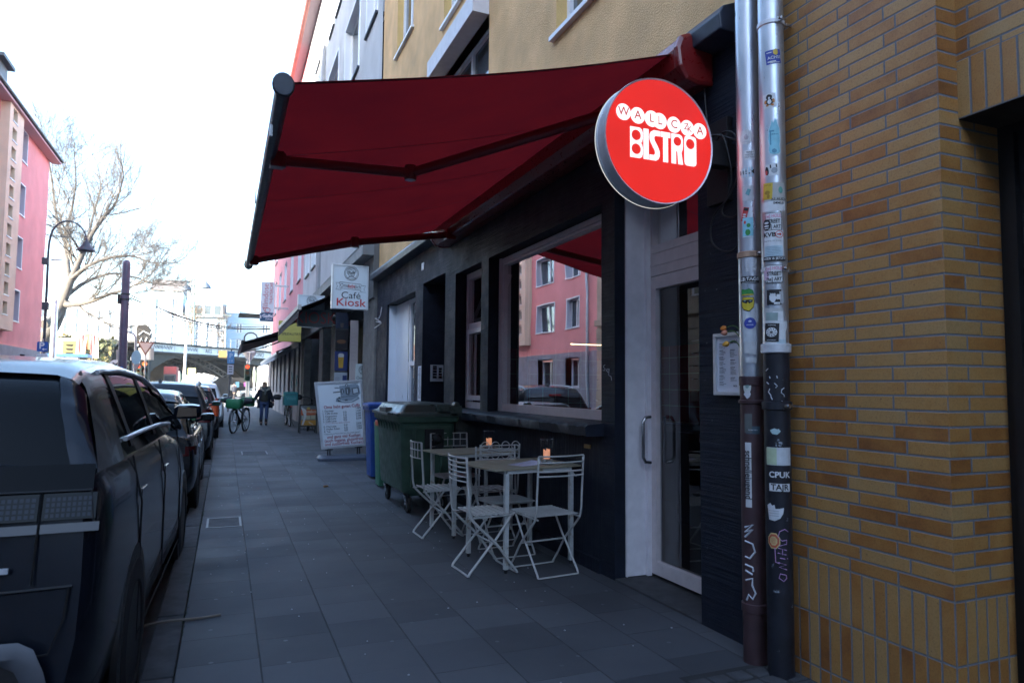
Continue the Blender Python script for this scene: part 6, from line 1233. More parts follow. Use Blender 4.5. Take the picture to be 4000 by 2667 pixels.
    b = MB(); b.tube([S_(*q) for q in smooth_pts([(-.02, -.11, 1.33), (-.10, -.10, 1.38), (-.185, -.02, 1.44), (-.13, .09, 1.48), (0, .12, 1.50), (.13, .09, 1.48), (.185, -.02, 1.44), (.10, -.10, 1.38), (.02, -.11, 1.33)], 4)], [.018+.02*math.sin(math.pi*i/32) for i in range(33)], 10); b.build("fur_collar", FUR, p, smooth=180, world=False)
    b = MB()
    for z, r_ in ((1.40, .085), (1.43, .095), (1.46, .085)): b.tube([S_(r_*math.cos(a*math.pi/9), -.015+r_*.9*math.sin(a*math.pi/9), z+.012*math.sin(a*.9)) for a in range(18)], .027*s, 8, closed=True)
    b.tube([S_(.02, -.10, 1.40), S_(.03, -.135, 1.28), S_(.02, -.14, 1.18)], [.03, .035, .02], 8); b.build("scarf", SCARF, p, smooth=180, world=False)
    b = MB(); b.loft([[S_(*q) for q in ell((.27, .10, z), rx, ry)] for z, rx, ry in ((.66, .05, .09), (.70, .065, .12), (.86, .06, .11), (.92, .03, .07))]); b.build("bag", BKN, p, smooth=180, world=False)
woman()
def walker(loc, rz, label, coat, trousers, name="person"):
    p = thing(name, label, "person", loc, rz)
    V_ = [(0, 0, .95), (0, .01, 1.15), (0, .01, 1.38), (0, -.01, 1.52), (0, -.03, 1.62), (0, -.02, 1.70), (.09, 0, .88), (.09, -.16, .48), (.09, -.12, .09), (.09, -.24, .05), (-.09, 0, .88), (-.09, .08, .48), (-.09, .28, .14), (-.09, .18, .05), (.19, .01, 1.42), (.23, .06, 1.15), (.20, -.10, .95), (-.19, .01, 1.42), (-.23, .02, 1.15), (-.20, -.12, .98)]
    E_ = [(0, 1), (1, 2), (2, 3), (3, 4), (4, 5), (0, 6), (6, 7), (7, 8), (8, 9), (0, 10), (10, 11), (11, 12), (12, 13), (2, 14), (14, 15), (15, 16), (2, 17), (17, 18), (18, 19)]
    skin_body("body", V_, E_, [.14, .13, .14, .055, .09, .075, .09, .06, .045, .04, .09, .06, .045, .04, .065, .05, .035, .065, .05, .035], 0, SKIN, p)
    b = MB(); b.loft([ell((0, 0, z), rx, ry) for z, rx, ry in ((.72, .22, .17), (.95, .20, .16), (1.2, .22, .165), (1.42, .20, .13), (1.50, .08, .08))]); b.build("coat", coat, p, smooth=180, world=False)
    for L in ([(.19, .01, 1.42), (.23, .06, 1.15), (.20, -.10, .97)], [(-.19, .01, 1.42), (-.23, .02, 1.15), (-.20, -.12, 1.0)]): MB().tube(smooth_pts(L, 4), .062, 10).build("sleeve", coat, p, smooth=180, world=False)
    for L in ([(.09, 0, .88), (.09, -.16, .48), (.09, -.12, .12)], [(-.09, 0, .88), (-.09, .08, .48), (-.09, .28, .17)]): MB().tube(smooth_pts(L, 4), .075, 10).build("trousers", trousers, p, smooth=180, world=False)
    b = MB(); b.loft([ell((0, -.01, z), r_, r_) for z, r_ in ((1.60, .085), (1.68, .098), (1.74, .08), (1.775, .03))]); b.build("hair", K['black'], p, smooth=180, world=False)
    return p
pp = at((1955/2.138)/1.70068, (1150+835/2.138)/1.70068, 84)
walker((pp.x, 84, -.1), R(160), "distant pedestrian in a dark jacket near the railway bridge", COAT, mat("dark_trousers", (.02, .02, .025), .8))
# ================================================================ cars
def interp(tab, y):
    if y <= tab[0][0]: return tab[0][1]
    for (a, p), (c, q) in zip(tab, tab[1:]):
        if y <= c: t = (y-a)/(c-a); t = t*t*(3-2*t)*.6+t*.4; return p+(q-p)*t
    return tab[-1][1]
def paint(name, col, metal=.3): return mat(name, col, .22, metal=metal*.4, coat=.28, spec=.15)
TYRE_M = Matrix(((0, 0, 1), (1, 0, 0), (0, 1, 0)))
RIMD = mat("dark_alloy", (.16, .165, .17), .3, metal=.9); RIML = mat("light_alloy", (.5, .51, .53), .28, metal=.9); SEAMC = mat("panel_gap", (.004, .004, .005), .7)
REDL = mat("red_lamp_lens", (.32, .012, .012), .12, coat=.6); SMR = mat('smoked_red_lens', (.05, .006, .007), .2, spec=.3); ORL = mat("orange_red_lens", (.55, .07, .02), .15, coat=.6)
def car(name, label, cx, y0, zr, P, group="cars parked along the kerb", rz=0.0):
    t = thing(name, label, P.get('cat', "car"), (cx, y0, zr), rz, group)
    L, w, belt, roofz, paintm = P['L'], P['w'], P['belt'], P['roof'], P['paint']
    wy = P['wheels']; wr = P.get('wr', .33); hood = P['hood']; rake = P.get('rake', .10)
    wid = [(0, .925), (.05, .965), (.18, .988), (.6, 1), (L*.7, 1), (L-.5, .965), (L-.2, .90), (L-.05, .80), (L, .74)]
    ztop = P.get('ztop') or [(0, belt-.02), (.3, belt), (L*.55, belt-.015), (hood[0], hood[1]), (L-.35, hood[1]-.10), (L-.05, hood[1]-.22), (L, hood[1]-.30)]
    zbot = [(0, .36), (.25, .24), (.6, .20), (L-.6, .20), (L-.2, .23), (L, .30)]
    def ring(y, k=1.0):
        W = w*interp(wid, y)*k; zt = interp(ztop, y); zb = interp(zbot, y); h = zt-zb
        pts = [(0, zb), (.72*W, zb), (.90*W, zb+.03), (.975*W, zb+.13), (W, zb+.32*h), (W*1.0, zb+.55*h), (W*.992, zb+.72*h), (W*.972, zb+.86*h), (W*.935, zb+.95*h), (W*.86, zt-.004), (.5*W, zt+.012), (0, zt+.02)]
        full = pts+[(-x, z) for x, z in pts[-2:0:-1]]
        rk = rake*max(0, 1-y/.5); fr = -.10*max(0, (y-(L-.3))/.3)
        return [(x, y+rk*max(0, z-.55)+fr*abs(z-.55)-.10*(1-(1-(x/w)**2))*0-(.05*(1-min(1, y/.3)))*(1-(x/w)**2), z) for x, z in full]
    ys = [0, .02, .06, .12, .2, .35, .6]+[.6+(L-1.2)*i/12 for i in range(1, 13)]+[L-.4, L-.25, L-.14, L-.06, L-.02, L]
    b = MB(); b.loft([ring(y) for y in ys]); b.build("body", paintm, t, smooth=42, world=False)
    # greenhouse
    rp = P['roofline']                         # (y, z) from the rear window foot to the windscreen foot
    ya, yb = rp[0][0], rp[-1][0]; wb, wrf = P.get('wb', .925)*w, P.get('wrf', .70)*w
    def G(y, u, off=0.0):
        z1 = interp(rp, y); z0 = belt-.06; f = max(.02, (z1-z0)/(roofz-z0))
        e = min(1, (y-ya+.06)/.5, (yb-y+.10)/.9); e = P.get('eb', .88)+(1-P.get('eb', .88))*max(0, e)**.6
        W0 = wb*e; W1 = (wrf*f+wb*(1-f))*e
        tab = [(0, W0, z0), (.3, W0+(W1-W0)*.42, z0+(z1-z0)*.45), (.52, W1+.035, z1-(z1-z0)*.20), (.62, W1-.005, z1-(z1-z0)*.085), (.72, W1-.07, z1-(z1-z0)*.03), (.86, W1*.5, z1), (1, 0, z1+.012)]
        for (a, x0_, za), (c, x1_, zc_) in zip(tab, tab[1:]):
            if u <= c: k = (u-a)/(c-a); x, z = x0_+(x1_-x0_)*k, za+(zc_-za)*k; break
        n = Vector((.95 if u < .6 else .5*(1-u)/.4, 0, .25 if u < .6 else .95)); sl = (interp(rp, y+.02)-interp(rp, y-.02))/.04; n.y = -sl*n.z; n.normalize()
        return Vector((x, y, z))+n*off
    us = [0, .1, .2, .3, .41, .52, .57, .62, .67, .72, .79, .86, .93, 1]
    gys = [ya+(yb-ya)*i/44 for i in range(45)]
    b = MB(); b.loft([[tuple(G(y, u)) for u in us]+[(-G(y, u).x, G(y, u).y, G(y, u).z) for u in us[-2::-1]] for y in gys], closed=False, cap0=False, cap1=False); b.build("glasshouse", K['car_glass'], t, smooth=60, world=False)
    def patch(bm, f0, f1, n=12, m_=8, u0=0., u1=1., off=.008, sides=(1, -1)):   # y bounds as functions of u
        for s in sides:
            rows = []
            for i in range(m_+1):
                u = u0+(u1-u0)*i/m_; a, c = f0(u), f1(u); rows.append([((lambda q: (q.x*s, q.y, q.z))(G(a+(c-a)*j/n, u, off))) for j in range(n+1)])
            bm.loft(rows, closed=False, cap0=False, cap1=False)
    y1, y2 = P['rooftop']
    b = MB(); patch(b, lambda u: y1, lambda u: y2, 20, 10, .585, 1.0, .010); rf = b.build("roof", P.get('roofm', paintm), t, smooth=60, world=False)
    s_ = P['pillars']; dp = s_['D']
    for sd_ in ((1,), (-1,)):
        b = MB(); patch(b, lambda u: dp[0][0]+(dp[1][0]-dp[0][0])*u/.6, lambda u: dp[0][1]+(dp[1][1]-dp[0][1])*u/.6, 6, 8, 0, .62, .008, sd_); b.build("pillar", paintm, t, smooth=60, world=False)
        b = MB(); patch(b, lambda u: ya, lambda u: y1, 12, 5, s_.get('Du', .50), s_.get('Du2', .70), .009, sd_); b.build("pillar", paintm, t, smooth=60, world=False)
        b = MB(); patch(b, lambda u: y2, lambda u: yb-.05, 16, 4, .47, .64, .008, sd_); b.build("pillar", paintm, t, smooth=60, world=False)
    bp_ = s_['B']
    for sd_ in ((1,), (-1,)):
        b = MB(); patch(b, lambda u: bp_-.055-.06*u, lambda u: bp_+.055-.06*u, 4, 8, .05, .60, .006, sd_); b.build("pillar_trim", K['black'], t, smooth=60, world=False)
        if 'C' in s_: b = MB(); patch(b, lambda u: s_['C']-.05-.10*u, lambda u: s_['C']+.04-.10*u, 4, 8, .05, .60, .006, sd_); b.build("pillar_trim", K['black'], t, smooth=60, world=False)
    if P.get('spoiler'): 
        b = MB(); patch(b, lambda u: y1-.16, lambda u: y1+.06, 6, 8, .60, 1.0, P.get('spo', .022)); b.build("roof_spoiler", paintm, t, smooth=60, world=False)
    # trim along the window foot and over the windows
    tm = P.get('trim', K['chrome'])
    bl = P.get('beltline', (dp[0][1]+.05, yb-.55))
    for s in (1, -1): MB().tube([(G(y, .115, .012).x*s, y, G(y, .115, .012).z) for y in [bl[0]+(bl[1]-bl[0])*i/12 for i in range(13)]], P.get('trimr', .011), 6).build("window_trim", tm, t, smooth=60, world=False)
    if P.get('toptrim'):
        for s in (1, -1): MB().tube([(G(y, .575, .014).x*s, y, G(y, .575, .014).z) for y in [dp[1][1]-.1+(y2+.6-dp[1][1])*i/20 for i in range(21)]], .012, 6).build("window_trim", tm, t, smooth=60, world=False)
    if P.get('rails'):
        b = MB()
        for s in (1, -1): b.tube(smooth_pts([(G(y1+.15, .66, .01).x*s, y1+.15, G(y1+.15, .66, .01).z), (G(y1+.3, .66, .05).x*s, y1+.3, G(y1+.3, .66, .05).z), (G((y1+y2)/2, .66, .055).x*s, (y1+y2)/2, G((y1+y2)/2, .66, .055).z), (G(y2-.2, .66, .045).x*s, y2-.2, G(y2-.2, .66, .045).z), (G(y2-.05, .66, .01).x*s, y2-.05, G(y2-.05, .66, .01).z)]), .018, 8)
        b.build("roof_rail", K['alu'], t, smooth=60, world=False)
    # side seams and handles
    def sx(y, z): return w*interp(wid, y)*(1.0 if z < .8*interp(ztop, y) else .985)+.002
    for s in (1, -1):
        for yy in P['seams']:
            MB().tube([(s*sx(yy, z)*(1 if z < belt*.82 else 1-(z-belt*.82)*.22), yy+(.05 if z > .7 else 0)*(z-.7), z) for z in [.30+(belt-.36)*i/8 for i in range(9)]], .0042, 4).build('door_seam', SEAMC, t, world=False)
        MB().tube([(s*(sx(y, .3)), y, .33) for y in (P['seams'][0], P['seams'][-1])], .005, 4).build('door_seam', SEAMC, t, world=False)
    for s in (1, -1):
        for yy in P['handles']:
            b = MB(); zz = belt*.80; xx = sx(yy, zz)*.985; b.loft([[(s*(xx+o), yy+dy, zz+dz) for dy, dz in ((0, -.014), (.02, -.02), (.20, -.016), (.21, .0), (.20, .014), (.02, .016))] for o in (0, .022)]); b.build("door_handle", P.get('handlem', paintm), t, bevel=.004, world=False)
    # wheel arches and wheels
    for yy in wy:
        for s in (1, -1):
            b = MB(); xo = w*interp(wid, yy)
            b.lathe([(0, -.02), (wr+.055, -.02), (wr+.055, .006), (wr+.03, .009), (0, .004)], (s*(xo-.004), yy, wr), TYRE_M if s > 0 else Matrix(((0, 0, -1), (1, 0, 0), (0, 1, 0))), 36); b.build("wheel_arch", K['black'], t, smooth=40, world=False)
            MM = TYRE_M if s > 0 else Matrix(((0, 0, -1), (1, 0, 0), (0, 1, 0)))
            b = MB(); b.lathe([(wr*.66, -.19), (wr*.95, -.19), (wr, -.16), (wr, -.03), (wr*.96, -.005), (wr*.70, .0), (wr*.66, -.015)], (s*(xo+.012), yy, wr), MM, 40); wh = b.build("wheel", K['rubber'], t, smooth=40, world=False)
            b = MB(); b.lathe([(wr*.68, -.01), (wr*.64, -.012), (wr*.60, -.05), (wr*.2, -.05), (0, -.045)], (s*(xo+.012), yy, wr), MM, 32)
            for k in range(5):
                a = k*2*math.pi/5; q = Matrix.Rotation(a, 3, 'X'); b.obox(Vector((s*(xo-.012), yy, wr))+q @ Vector((0, 0, wr*.36)), .022, wr*.16, wr*.60, q)
            b.lathe([(0, .0), (wr*.14, -.003), (wr*.16, -.03)], (s*(xo+.0), yy, wr), MM, 16)
            b.build("rim", P.get('rim', RIMD), wh, smooth=35, world=False)
    # mirrors
    for s in (1, -1):
        my = P['mirror']; zz = belt+.03; xx = wb*.985; b = MB()
        rg = [[(s*(xx+.03+o), my+dy*k+o*.15, zz+.045+dz*k) for dy, dz in ((-.055, -.05), (-.06, .0), (-.05, .05), (.0, .062), (.06, .045), (.075, 0), (.05, -.05))] for o, k in ((.0, .6), (.03, .95), (.12, 1.0), (.17, .85), (.185, .4))]
        b.loft(rg); b.bar((s*(xx-.02), my+.02, zz-.005), (s*(xx+.06), my+.01, zz+.02), .05, .03); mi = b.build("wing_mirror", P.get('mirm', paintm), t, smooth=45, world=False)
        b = MB(); b.quad(*[(s*(xx+.03+o), my-.0615+o*.15, zz+.045+dz) for o, dz in ((.02, -.035), (.155, -.03), (.15, .03), (.03, .038))]); b.build("mirror_glass", mat("mirror_glass", (.55, .6, .62), .03, metal=1) if 'mirror_glass' not in bpy.data.materials else bpy.data.materials["mirror_glass"], mi, world=False)
    # head and tail lamps
    rearx = w*.93
    tl_ = P.get('tail', (.62, .93, .80, .98)); tm_ = P.get('tailm', REDL)
    for s in (1, -1):
        b = MB(); rows = []
        for i in range(7):
            xx = w*(tl_[0]+(tl_[1]-tl_[0])*i/6); yy0 = -.05*(1-(xx/w)**2) if xx < rearx else .02
            rows.append([(s*xx, yy0+rake*max(0, z-.55)-.012, z) for z in (tl_[2], (tl_[2]+tl_[3])/2, tl_[3])])
        last = rows[-1]; rows.append([(s*(w*.985+.006), .17+rake*.3*max(0, q[2]-.55), q[2]) for q in last])
        b.loft(rows, closed=False, cap0=False, cap1=False)
        if not P.get('notail'): b.build("tail_light", tm_, t, smooth=60, world=False)
        b = MB(); yy = L-.28; hz = hood[1]-.16
        b.loft([[(s*w*a, yy2, hz+dz) for dz in (-.05, .0, .05)] for a, yy2 in ((.55, L+.01), (.72, L-.03), (.86, L-.14), (.94, L-.30))], closed=False, cap0=False, cap1=False); b.build("headlight", P.get('headm', K['chrome']), t, smooth=60, world=False)
    if P.get('brake3'):
        b = MB(); q = G(y1-.14, 1.0, .030); b.box(-.16, .16, q.y-.03, q.y+.0, q.z-.028, q.z+.008); b.build("brake_light", REDL, t, world=False)
    if P.get('fin'):
        q = G(y1+.25, 1.0, .010); b = MB(); b.loft([[(x*k, q.y+dy*k, q.z+z) for x, dy in ((-.03, -.05), (.03, -.05), (.02, .12), (-.02, .12))] for z, k in ((0, 1), (.05, .7), (.075, .25))]); b.build("antenna_fin", K['black'], t, smooth=40, world=False)
    b = MB(); b.box(-w*.9, w*.9, .15, L-.2, .16, .25); b.build("underbody", K['dark'], t, world=False)
    return t, G, ring
DARKNAVY = paint("midnight_blue_paint", (.006, .008, .014)); BLKP = paint("black_paint", (.006, .006, .008)); GREYP = paint("dark_grey_paint", (.018, .02, .025)); WINE = paint("dark_plum_paint", (.02, .008, .012)); WHTP = paint("white_paint_car", (.62, .64, .66), 0.); SILV = paint("silver_grey_paint", (.26, .29, .30), .7)
# nearest car: dark crossover seen from behind
SUV = dict(L=4.62, w=.945, belt=1.23, roof=1.64, paint=DARKNAVY, wheels=(.86, 3.86), wr=.36, hood=(3.75, 1.08), rake=.30, rooftop=(.47, 2.55),
  eb=.965, roofline=[(.19, 1.20), (.26, 1.32), (.35, 1.45), (.47, 1.55), (.68, 1.605), (1.0, 1.63), (1.6, 1.642), (2.3, 1.615), (2.75, 1.53), (3.2, 1.35), (3.75, 1.12)],
  pillars=dict(D=((-.02+.30, .80), (.55, .98)), B=2.05, C=1.16, A=0, Du=.50, Du2=.69), seams=(.98, 2.02, 3.16), handles=(1.05, 2.10), mirror=3.02, trimr=.012, beltline=(.95, 2.9), toptrim=True, trim=K['alu_soft'], wb=.935, wrf=.76, notail=True, fin=False, handlem=DARKNAVY, rim=RIMD, headm=K['dark'])
sv, GS, RS = car("parked_suv", "dark blue crossover with square pixel tail lamps, nearest car at the kerb", -1.325, 2.85, -.10, SUV, rz=R(-1.5))
w = .945
def rear(x, z, e=0): return Vector((x, -.05*(1-(x/w)**2)+.30*max(0, z-.55)-.004-e, z))
def rpatch(nm, pts_rows, m, par=sv, sm=60):
    b = MB(); b.loft(pts_rows, closed=False, cap0=False, cap1=False); return b.build(nm, m, par, smooth=sm, world=False)
SM = mat("smoked_lens", (.005, .006, .008), .15, spec=.12); SQ = mat("pixel_lens", (.022, .028, .045), .3, spec=.2)
lm = [rpatch("tail_light", [[rear(s*(x0+(x1-x0)*i/8), z, .006) for i in range(9)] for z in (1.025, 1.115)], SM) for s in (1, -1) for x0, x1 in ((.735, .90), (.30, .722))]
for x0, x1, n in ((.742, .888, 9), (.50, .716, 12)):
    b = MB()
    for i in range(n):
        for j in range(4):
            xa = x0+(x1-x0)*i/n; d_ = (x1-x0)/n; za = 1.034+j*.0185; b.quad(rear(xa+.003, za, .0085), rear(xa+d_-.003, za, .0085), rear(xa+d_-.003, za+.013, .0085), rear(xa+.003, za+.013, .0085))
    b.build("lamp_pixel", SQ, lm[0], world=False)
STRIP = mat('satin_strip', (.07, .07, .075), .35, metal=.4)
for s in (1, -1):
    rpatch("chrome_strip", [[rear(s*(.735+(.915-.735)*i/8), z-.0*i, .008) for i in range(9)] for z in (.982, .985, 1.008, 1.013)], STRIP)
    rpatch("chrome_strip", [[rear(s*(.30+(.726-.30)*i/8), z, .008) for i in range(9)] for z in (.982, .985, 1.008, 1.013)], STRIP)
b = MB(); b.tube([rear(.728, z, .004) for z in (1.12, 1.0, .92, .82)], .004, 4); b.tube([rear(x, 1.122, .004) for x in (.2, .5, .73, .88)], .005, 4); b.tube([rear(x, .80+.01*(x-.5), .004) for x in (0, .4, .73, .85)], .006, 4); b.tube([rear(x, z, .004) for x, z in ((.88, 1.122), (.895, 1.02), (.90, .98))], .004, 4)
b.tube([rear(x, z, .004) for x, z in ((.84, .80), (.835, .70), (.80, .60), (.5, .585), (0, .58))], .004, 4); b.build("tailgate_seam", SEAMC, sv, world=False)
b = MB(); sk = [(0, .66), (.60, .66), (.72, .655), (.765, .63), (.80, .56), (.84, .40), (.86, .34)]
b.loft([[rear(x, z+.0, .035) for x, z in sk], [rear(x+.0, z-.045, .045) for x, z in sk], [rear(x-.05, z-.065, .02) for x, z in sk]], closed=False, cap0=False, cap1=False); b.build("skid_trim", mat("silver_bumper_trim", (.085, .09, .105), .5, metal=.2), sv, smooth=60, world=False)
rpatch("lower_bumper", [[rear(x, z, .014) for x in (0, .3, .6, .72, .76)] for z in (.34, .48, .60)], K['black'])
rpatch("reflector", [[rear(x, z, .018) for x in (.45, .66)] for z in (.49, .515)], mat("red_reflector", (.45, .03, .02), .3) if "red_reflector" not in bpy.data.materials else bpy.data.materials["red_reflector"])
b = MB(); b.text("FOUR", .03, lambda u, v: rear(.60+u, .87+v, .006), 0, 0, bold=.02); b.build("badge", K['chrome'], sv, world=False) if False else None
b = MB(); b.box(.58, .66, rear(.62, .87).y-.012, rear(.62, .87).y-.002, .862, .880); b.build("badge", K['alu'], sv, world=False)
rpatch('hatch_panel', [[rear(-.885+1.77*i/16, z, .003) for i in range(17)] for z in (1.122, 1.215)], mat('hatch_gloss_panel', (.003, .004, .007), .06, spec=.05))
# rear wiper, glass border
b = MB(); q = [GS(.20, u, .012) for u in (1, .93, .86)]; b.bar(q[0], q[2], .02, .012); b.build("rear_wiper", K['black'], sv, world=False)
# second: low dark hatchback
HB = dict(L=4.30, w=.90, belt=.97, roof=1.45, paint=BLKP, wheels=(.82, 3.47), wr=.32, hood=(3.35, .95), rake=.22, rooftop=(.75, 2.05), roofline=[(.12, .93), (.3, 1.10), (.55, 1.30), (.8, 1.40), (1.3, 1.45), (1.9, 1.44), (2.35, 1.34), (2.8, 1.16), (3.3, .93)],
  pillars=dict(D=((.30, .85), (.70, 1.02)), B=1.95, A=0), seams=(.95, 1.95, 3.0), handles=(1.02, 2.02), mirror=2.72, trimr=.010, beltline=(.9, 2.75), spoiler=True, fin=True, rim=RIML, handlem=K['chrome'], tail=(.70, .93, .74, .84), tailm=SMR)
car("parked_hatchback", "low black hatchback, second car in the row beside the pavement", -1.16, 8.35, -.10, HB)
# third: tall estate with rails
ES = dict(L=4.60, w=.92, belt=1.02, roof=1.56, paint=GREYP, wheels=(.86, 3.55), wr=.33, hood=(3.6, 1.02), rake=.22, rooftop=(.42, 2.45), roofline=[(.10, .97), (.2, 1.18), (.32, 1.40), (.45, 1.50), (.9, 1.55), (1.8, 1.56), (2.4, 1.53), (2.8, 1.38), (3.2, 1.17), (3.6, .97)],
  pillars=dict(D=((.22, .58), (.34, .62)), B=2.2, C=1.15, A=0, Du=.5, Du2=.66), seams=(1.1, 2.15, 3.2), handles=(1.2, 2.25), mirror=3.0, rails=True, fin=True, spoiler=True, brake3=True, tail=(.70, .95, .82, 1.06), tailm=SMR, rim=RIML)
car("parked_estate", "dark grey estate car with roof rails and a fin aerial, third in the row", -1.13, 14.0, -.10, ES)
SM_ = dict(L=4.10, w=.89, belt=1.0, roof=1.50, paint=WINE, wheels=(.75, 3.3), wr=.32, hood=(3.2, .98), rake=.2, rooftop=(.55, 2.1), roofline=[(.10, .95), (.22, 1.15), (.4, 1.36), (.6, 1.45), (1.1, 1.50), (1.9, 1.49), (2.3, 1.38), (2.75, 1.18), (3.15, .95)],
  pillars=dict(D=((.24, .75), (.45, .85)), B=1.95, A=0), seams=(.9, 1.9, 2.9), handles=(1.0, 1.95), mirror=2.65, spoiler=True, tail=(.72, .96, .70, 1.02), tailm=ORL, rim=RIMD)
car("parked_hatchback", "dark plum small car with tall orange red tail lamps, fourth in the row", -1.02, 19.9, -.10, SM_)
WS = dict(L=4.35, w=.91, belt=1.05, roof=1.58, paint=WHTP, wheels=(.8, 3.4), wr=.34, hood=(3.35, 1.04), rake=.22, rooftop=(.5, 2.2), roofline=[(.10, 1.0), (.2, 1.18), (.36, 1.42), (.55, 1.53), (1.1, 1.58), (1.9, 1.57), (2.4, 1.45), (2.85, 1.25), (3.3, 1.0)],
  pillars=dict(D=((.22, .78), (.42, .85)), B=2.0, A=0), seams=(.95, 2.0, 3.0), handles=(1.05, 2.1), mirror=2.75, spoiler=True, tail=(.66, .97, .95, 1.08), rim=RIMD)
car("parked_suv", "white compact crossover with red tail lamps, fifth and farthest in the row", -.93, 25.0, -.10, WS)
cA = at((1955/2.138)/1.70068, (1150+852/2.138)/1.70068, 84); 
FC = dict(L=4.35, w=.90, belt=.98, roof=1.46, paint=SILV, wheels=(.85, 3.5), wr=.33, hood=(3.3, .96), rake=.2, rooftop=(.7, 2.15), roofline=[(.10, .93), (.3, 1.1), (.55, 1.3), (.85, 1.41), (1.4, 1.46), (2.0, 1.45), (2.5, 1.3), (2.9, 1.14), (3.35, .93)],
  pillars=dict(D=((.30, .85), (.70, 1.0)), B=1.95, A=0), seams=(.95, 1.95, 3.0), handles=(1.02, 2.02), mirror=2.7, rim=RIML)
t_, _, _ = car("silver_car", "silver grey hatchback crossing the street in front of the railway bridge", cA.x+4.6, 83.2, -.104, FC, None, R(90))
# ================================================================ salmon building on the left
XL = -8.5
lb = thing("salmon_building", "salmon pink rendered building with a cream stair bay across the street", "building", (-12, 33, 0))
lw = []
for y, y2 in ((26.95, 28.3), (29.6, 31.5), (35.15, 36.35), (38.0, 39.2)):
    for z in (4.1, 6.42, 8.75, 11.1):
        if y > 37: continue
        lw.append((y, y2, z, z+1.32))
lw += [(27.0, 28.2, 1.45, 2.72), (29.75, 31.3, 1.42, 2.72)]
f = fl(XL); b = MB(); facade(b, f, 25.4, 40.5, 3.0, 12.6, lw, .3, rev=1); facade(b, lambda u, v, w_: Vector((XL-u, 40.5-w_*0, v)), 0, 9, 3.0, 12.6); b.build("wall", [K['pink'], mat("pale_lilac_reveal", (.56, .52, .58), .7)], lb)
for w_ in lw: window(lb, f, *w_, .3, .07, mull=(.5,), mg=K['pane'], sill=.05, trim=.05)
b = MB(); facade(b, fl(XL+.02), 25.4, 40.5, -.1, 3.0, [h for h in lw if h[3] < 3] + [(36.9, 37.7, 2.0, 2.72)], .25); facade(b, lambda u, v, w_: Vector((XL+.02-u, 40.5, v)), 0, 9, -.1, 3.0); b.build("plinth", K['plinth'], lb)
MB().quad((XL-.2, 36.8, 1.9), (XL-.2, 37.8, 1.9), (XL-.2, 37.8, 2.8), (XL-.2, 36.8, 2.8)).build("cellar_opening", K['dark'], lb)
b = MB(); sl_ = [(32.75, 33.35, 4.15+i*.775, 4.15+i*.775+.50) for i in range(11)]
facade(b, fl(XL+.32), 32.3, 34.3, 3.55, 12.48, sl_, .22); b.quad((XL, 32.3, 3.55), (XL+.32, 32.3, 3.55), (XL+.32, 32.3, 12.48), (XL, 32.3, 12.48)); b.quad((XL, 34.3, 3.55), (XL+.32, 34.3, 3.55), (XL+.32, 34.3, 12.48), (XL, 34.3, 12.48)); b.quad((XL, 32.3, 3.55), (XL+.32, 32.3, 3.55), (XL+.32, 34.3, 3.55), (XL, 34.3, 3.55)); b.build("stair_bay", K['cream'], lb)
for s_ in sl_: window(lb, fl(XL+.32), *s_, .22, .04, mg=K['pane'], mf=K['warm_trim'], sill=.03)
b = MB(); b.tube([(XL+.08, 26.1, 0), (XL+.08, 26.1, 12.5)], .06, 10); b.build("rain_pipe", K['zinc'], lb, smooth=60)
SL = mat("slate_roof", (.07, .075, .085), .6, nz=(3, .2), bp=(20, .6, .02))
b = MB(); b.loft([[(XL+.42, y, 12.58), (XL+.42, y, 12.72), (-13.5, y, 17.4), (-18, y, 12.7), (-18, y, 12.58)] for y in (25.4, 40.9)]); b.build("roof", SL, lb)
b = MB(); b.tube([(XL+.47, 25.4, 12.68), (XL+.47, 40.95, 12.68)], .07, 10); b.build("gutter", K['navy_trim'], lb, smooth=60)
b = MB(); b.box(XL+.02, XL+.44, 25.4, 40.85, 12.49, 12.57); b.build("eaves_soffit", mat("pale_pink_soffit", (.55, .33, .33), .8), lb)
b = MB(); b.box(-10.9, -9.3, 34.6, 36.0, 13.4, 15.15); b.build("dormer", SL, lb); b = MB(); b.box(-11.2, -9.05, 34.45, 36.15, 15.15, 15.3); b.build("dormer_roof", SL, lb)
# beige stone house and others nearer on the left (seen in the shop glass)
def plain_house(name, label, y0, y1, m, rows_, n, h, x=XL, dep=9, gf=None, roofm=None):
    t = thing(name, label, "building", (x-dep/2, (y0+y1)/2, 0)); hs = []
    for i in range(n):
        a = y0+(y1-y0)*(i+.28)/n; c = y0+(y1-y0)*(i+.72)/n
        for z, zz in rows_: hs.append((a, c, z, zz))
    b = MB(); facade(b, fl(x), y0, y1, -.1, h, hs, .22)
    for yy in (y0, y1): b.quad((x, yy, -.1), (x-dep, yy, -.1), (x-dep, yy, h), (x, yy, h))
    b.build("wall", m, t)
    for q in hs: window(t, fl(x), *q, .22, .08, mull=(.5,), sill=.06, trim=.08)
    b = MB(); b.loft([[(x+.3, y, h-.02), (x+.3, y, h+.12), (x-dep/2, y, h+4.0), (x-dep, y, h)] for y in (y0, y1)]); b.build("roof", SL, t)
    return t
t = plain_house("stone_house", "beige rusticated stone house next to the salmon building, mirrored in the bistro door", 12.0, 25.398, K['sandstone'], ((1.2, 3.0), (4.6, 6.9), (8.1, 10.2), (11.2, 12.8)), 5, 13.6)
b = MB()
for k in range(9): b.box(XL, XL+.05, 12.0, 25.39, .1+k*.42, .48+k*.42)
b.box(XL, XL+.18, 12.0, 25.3, 3.95, 4.2); b.box(XL, XL+.12, 12.0, 25.3, 7.35, 7.5); b.build("rustication", K['sandstone'], t, bevel=.01)
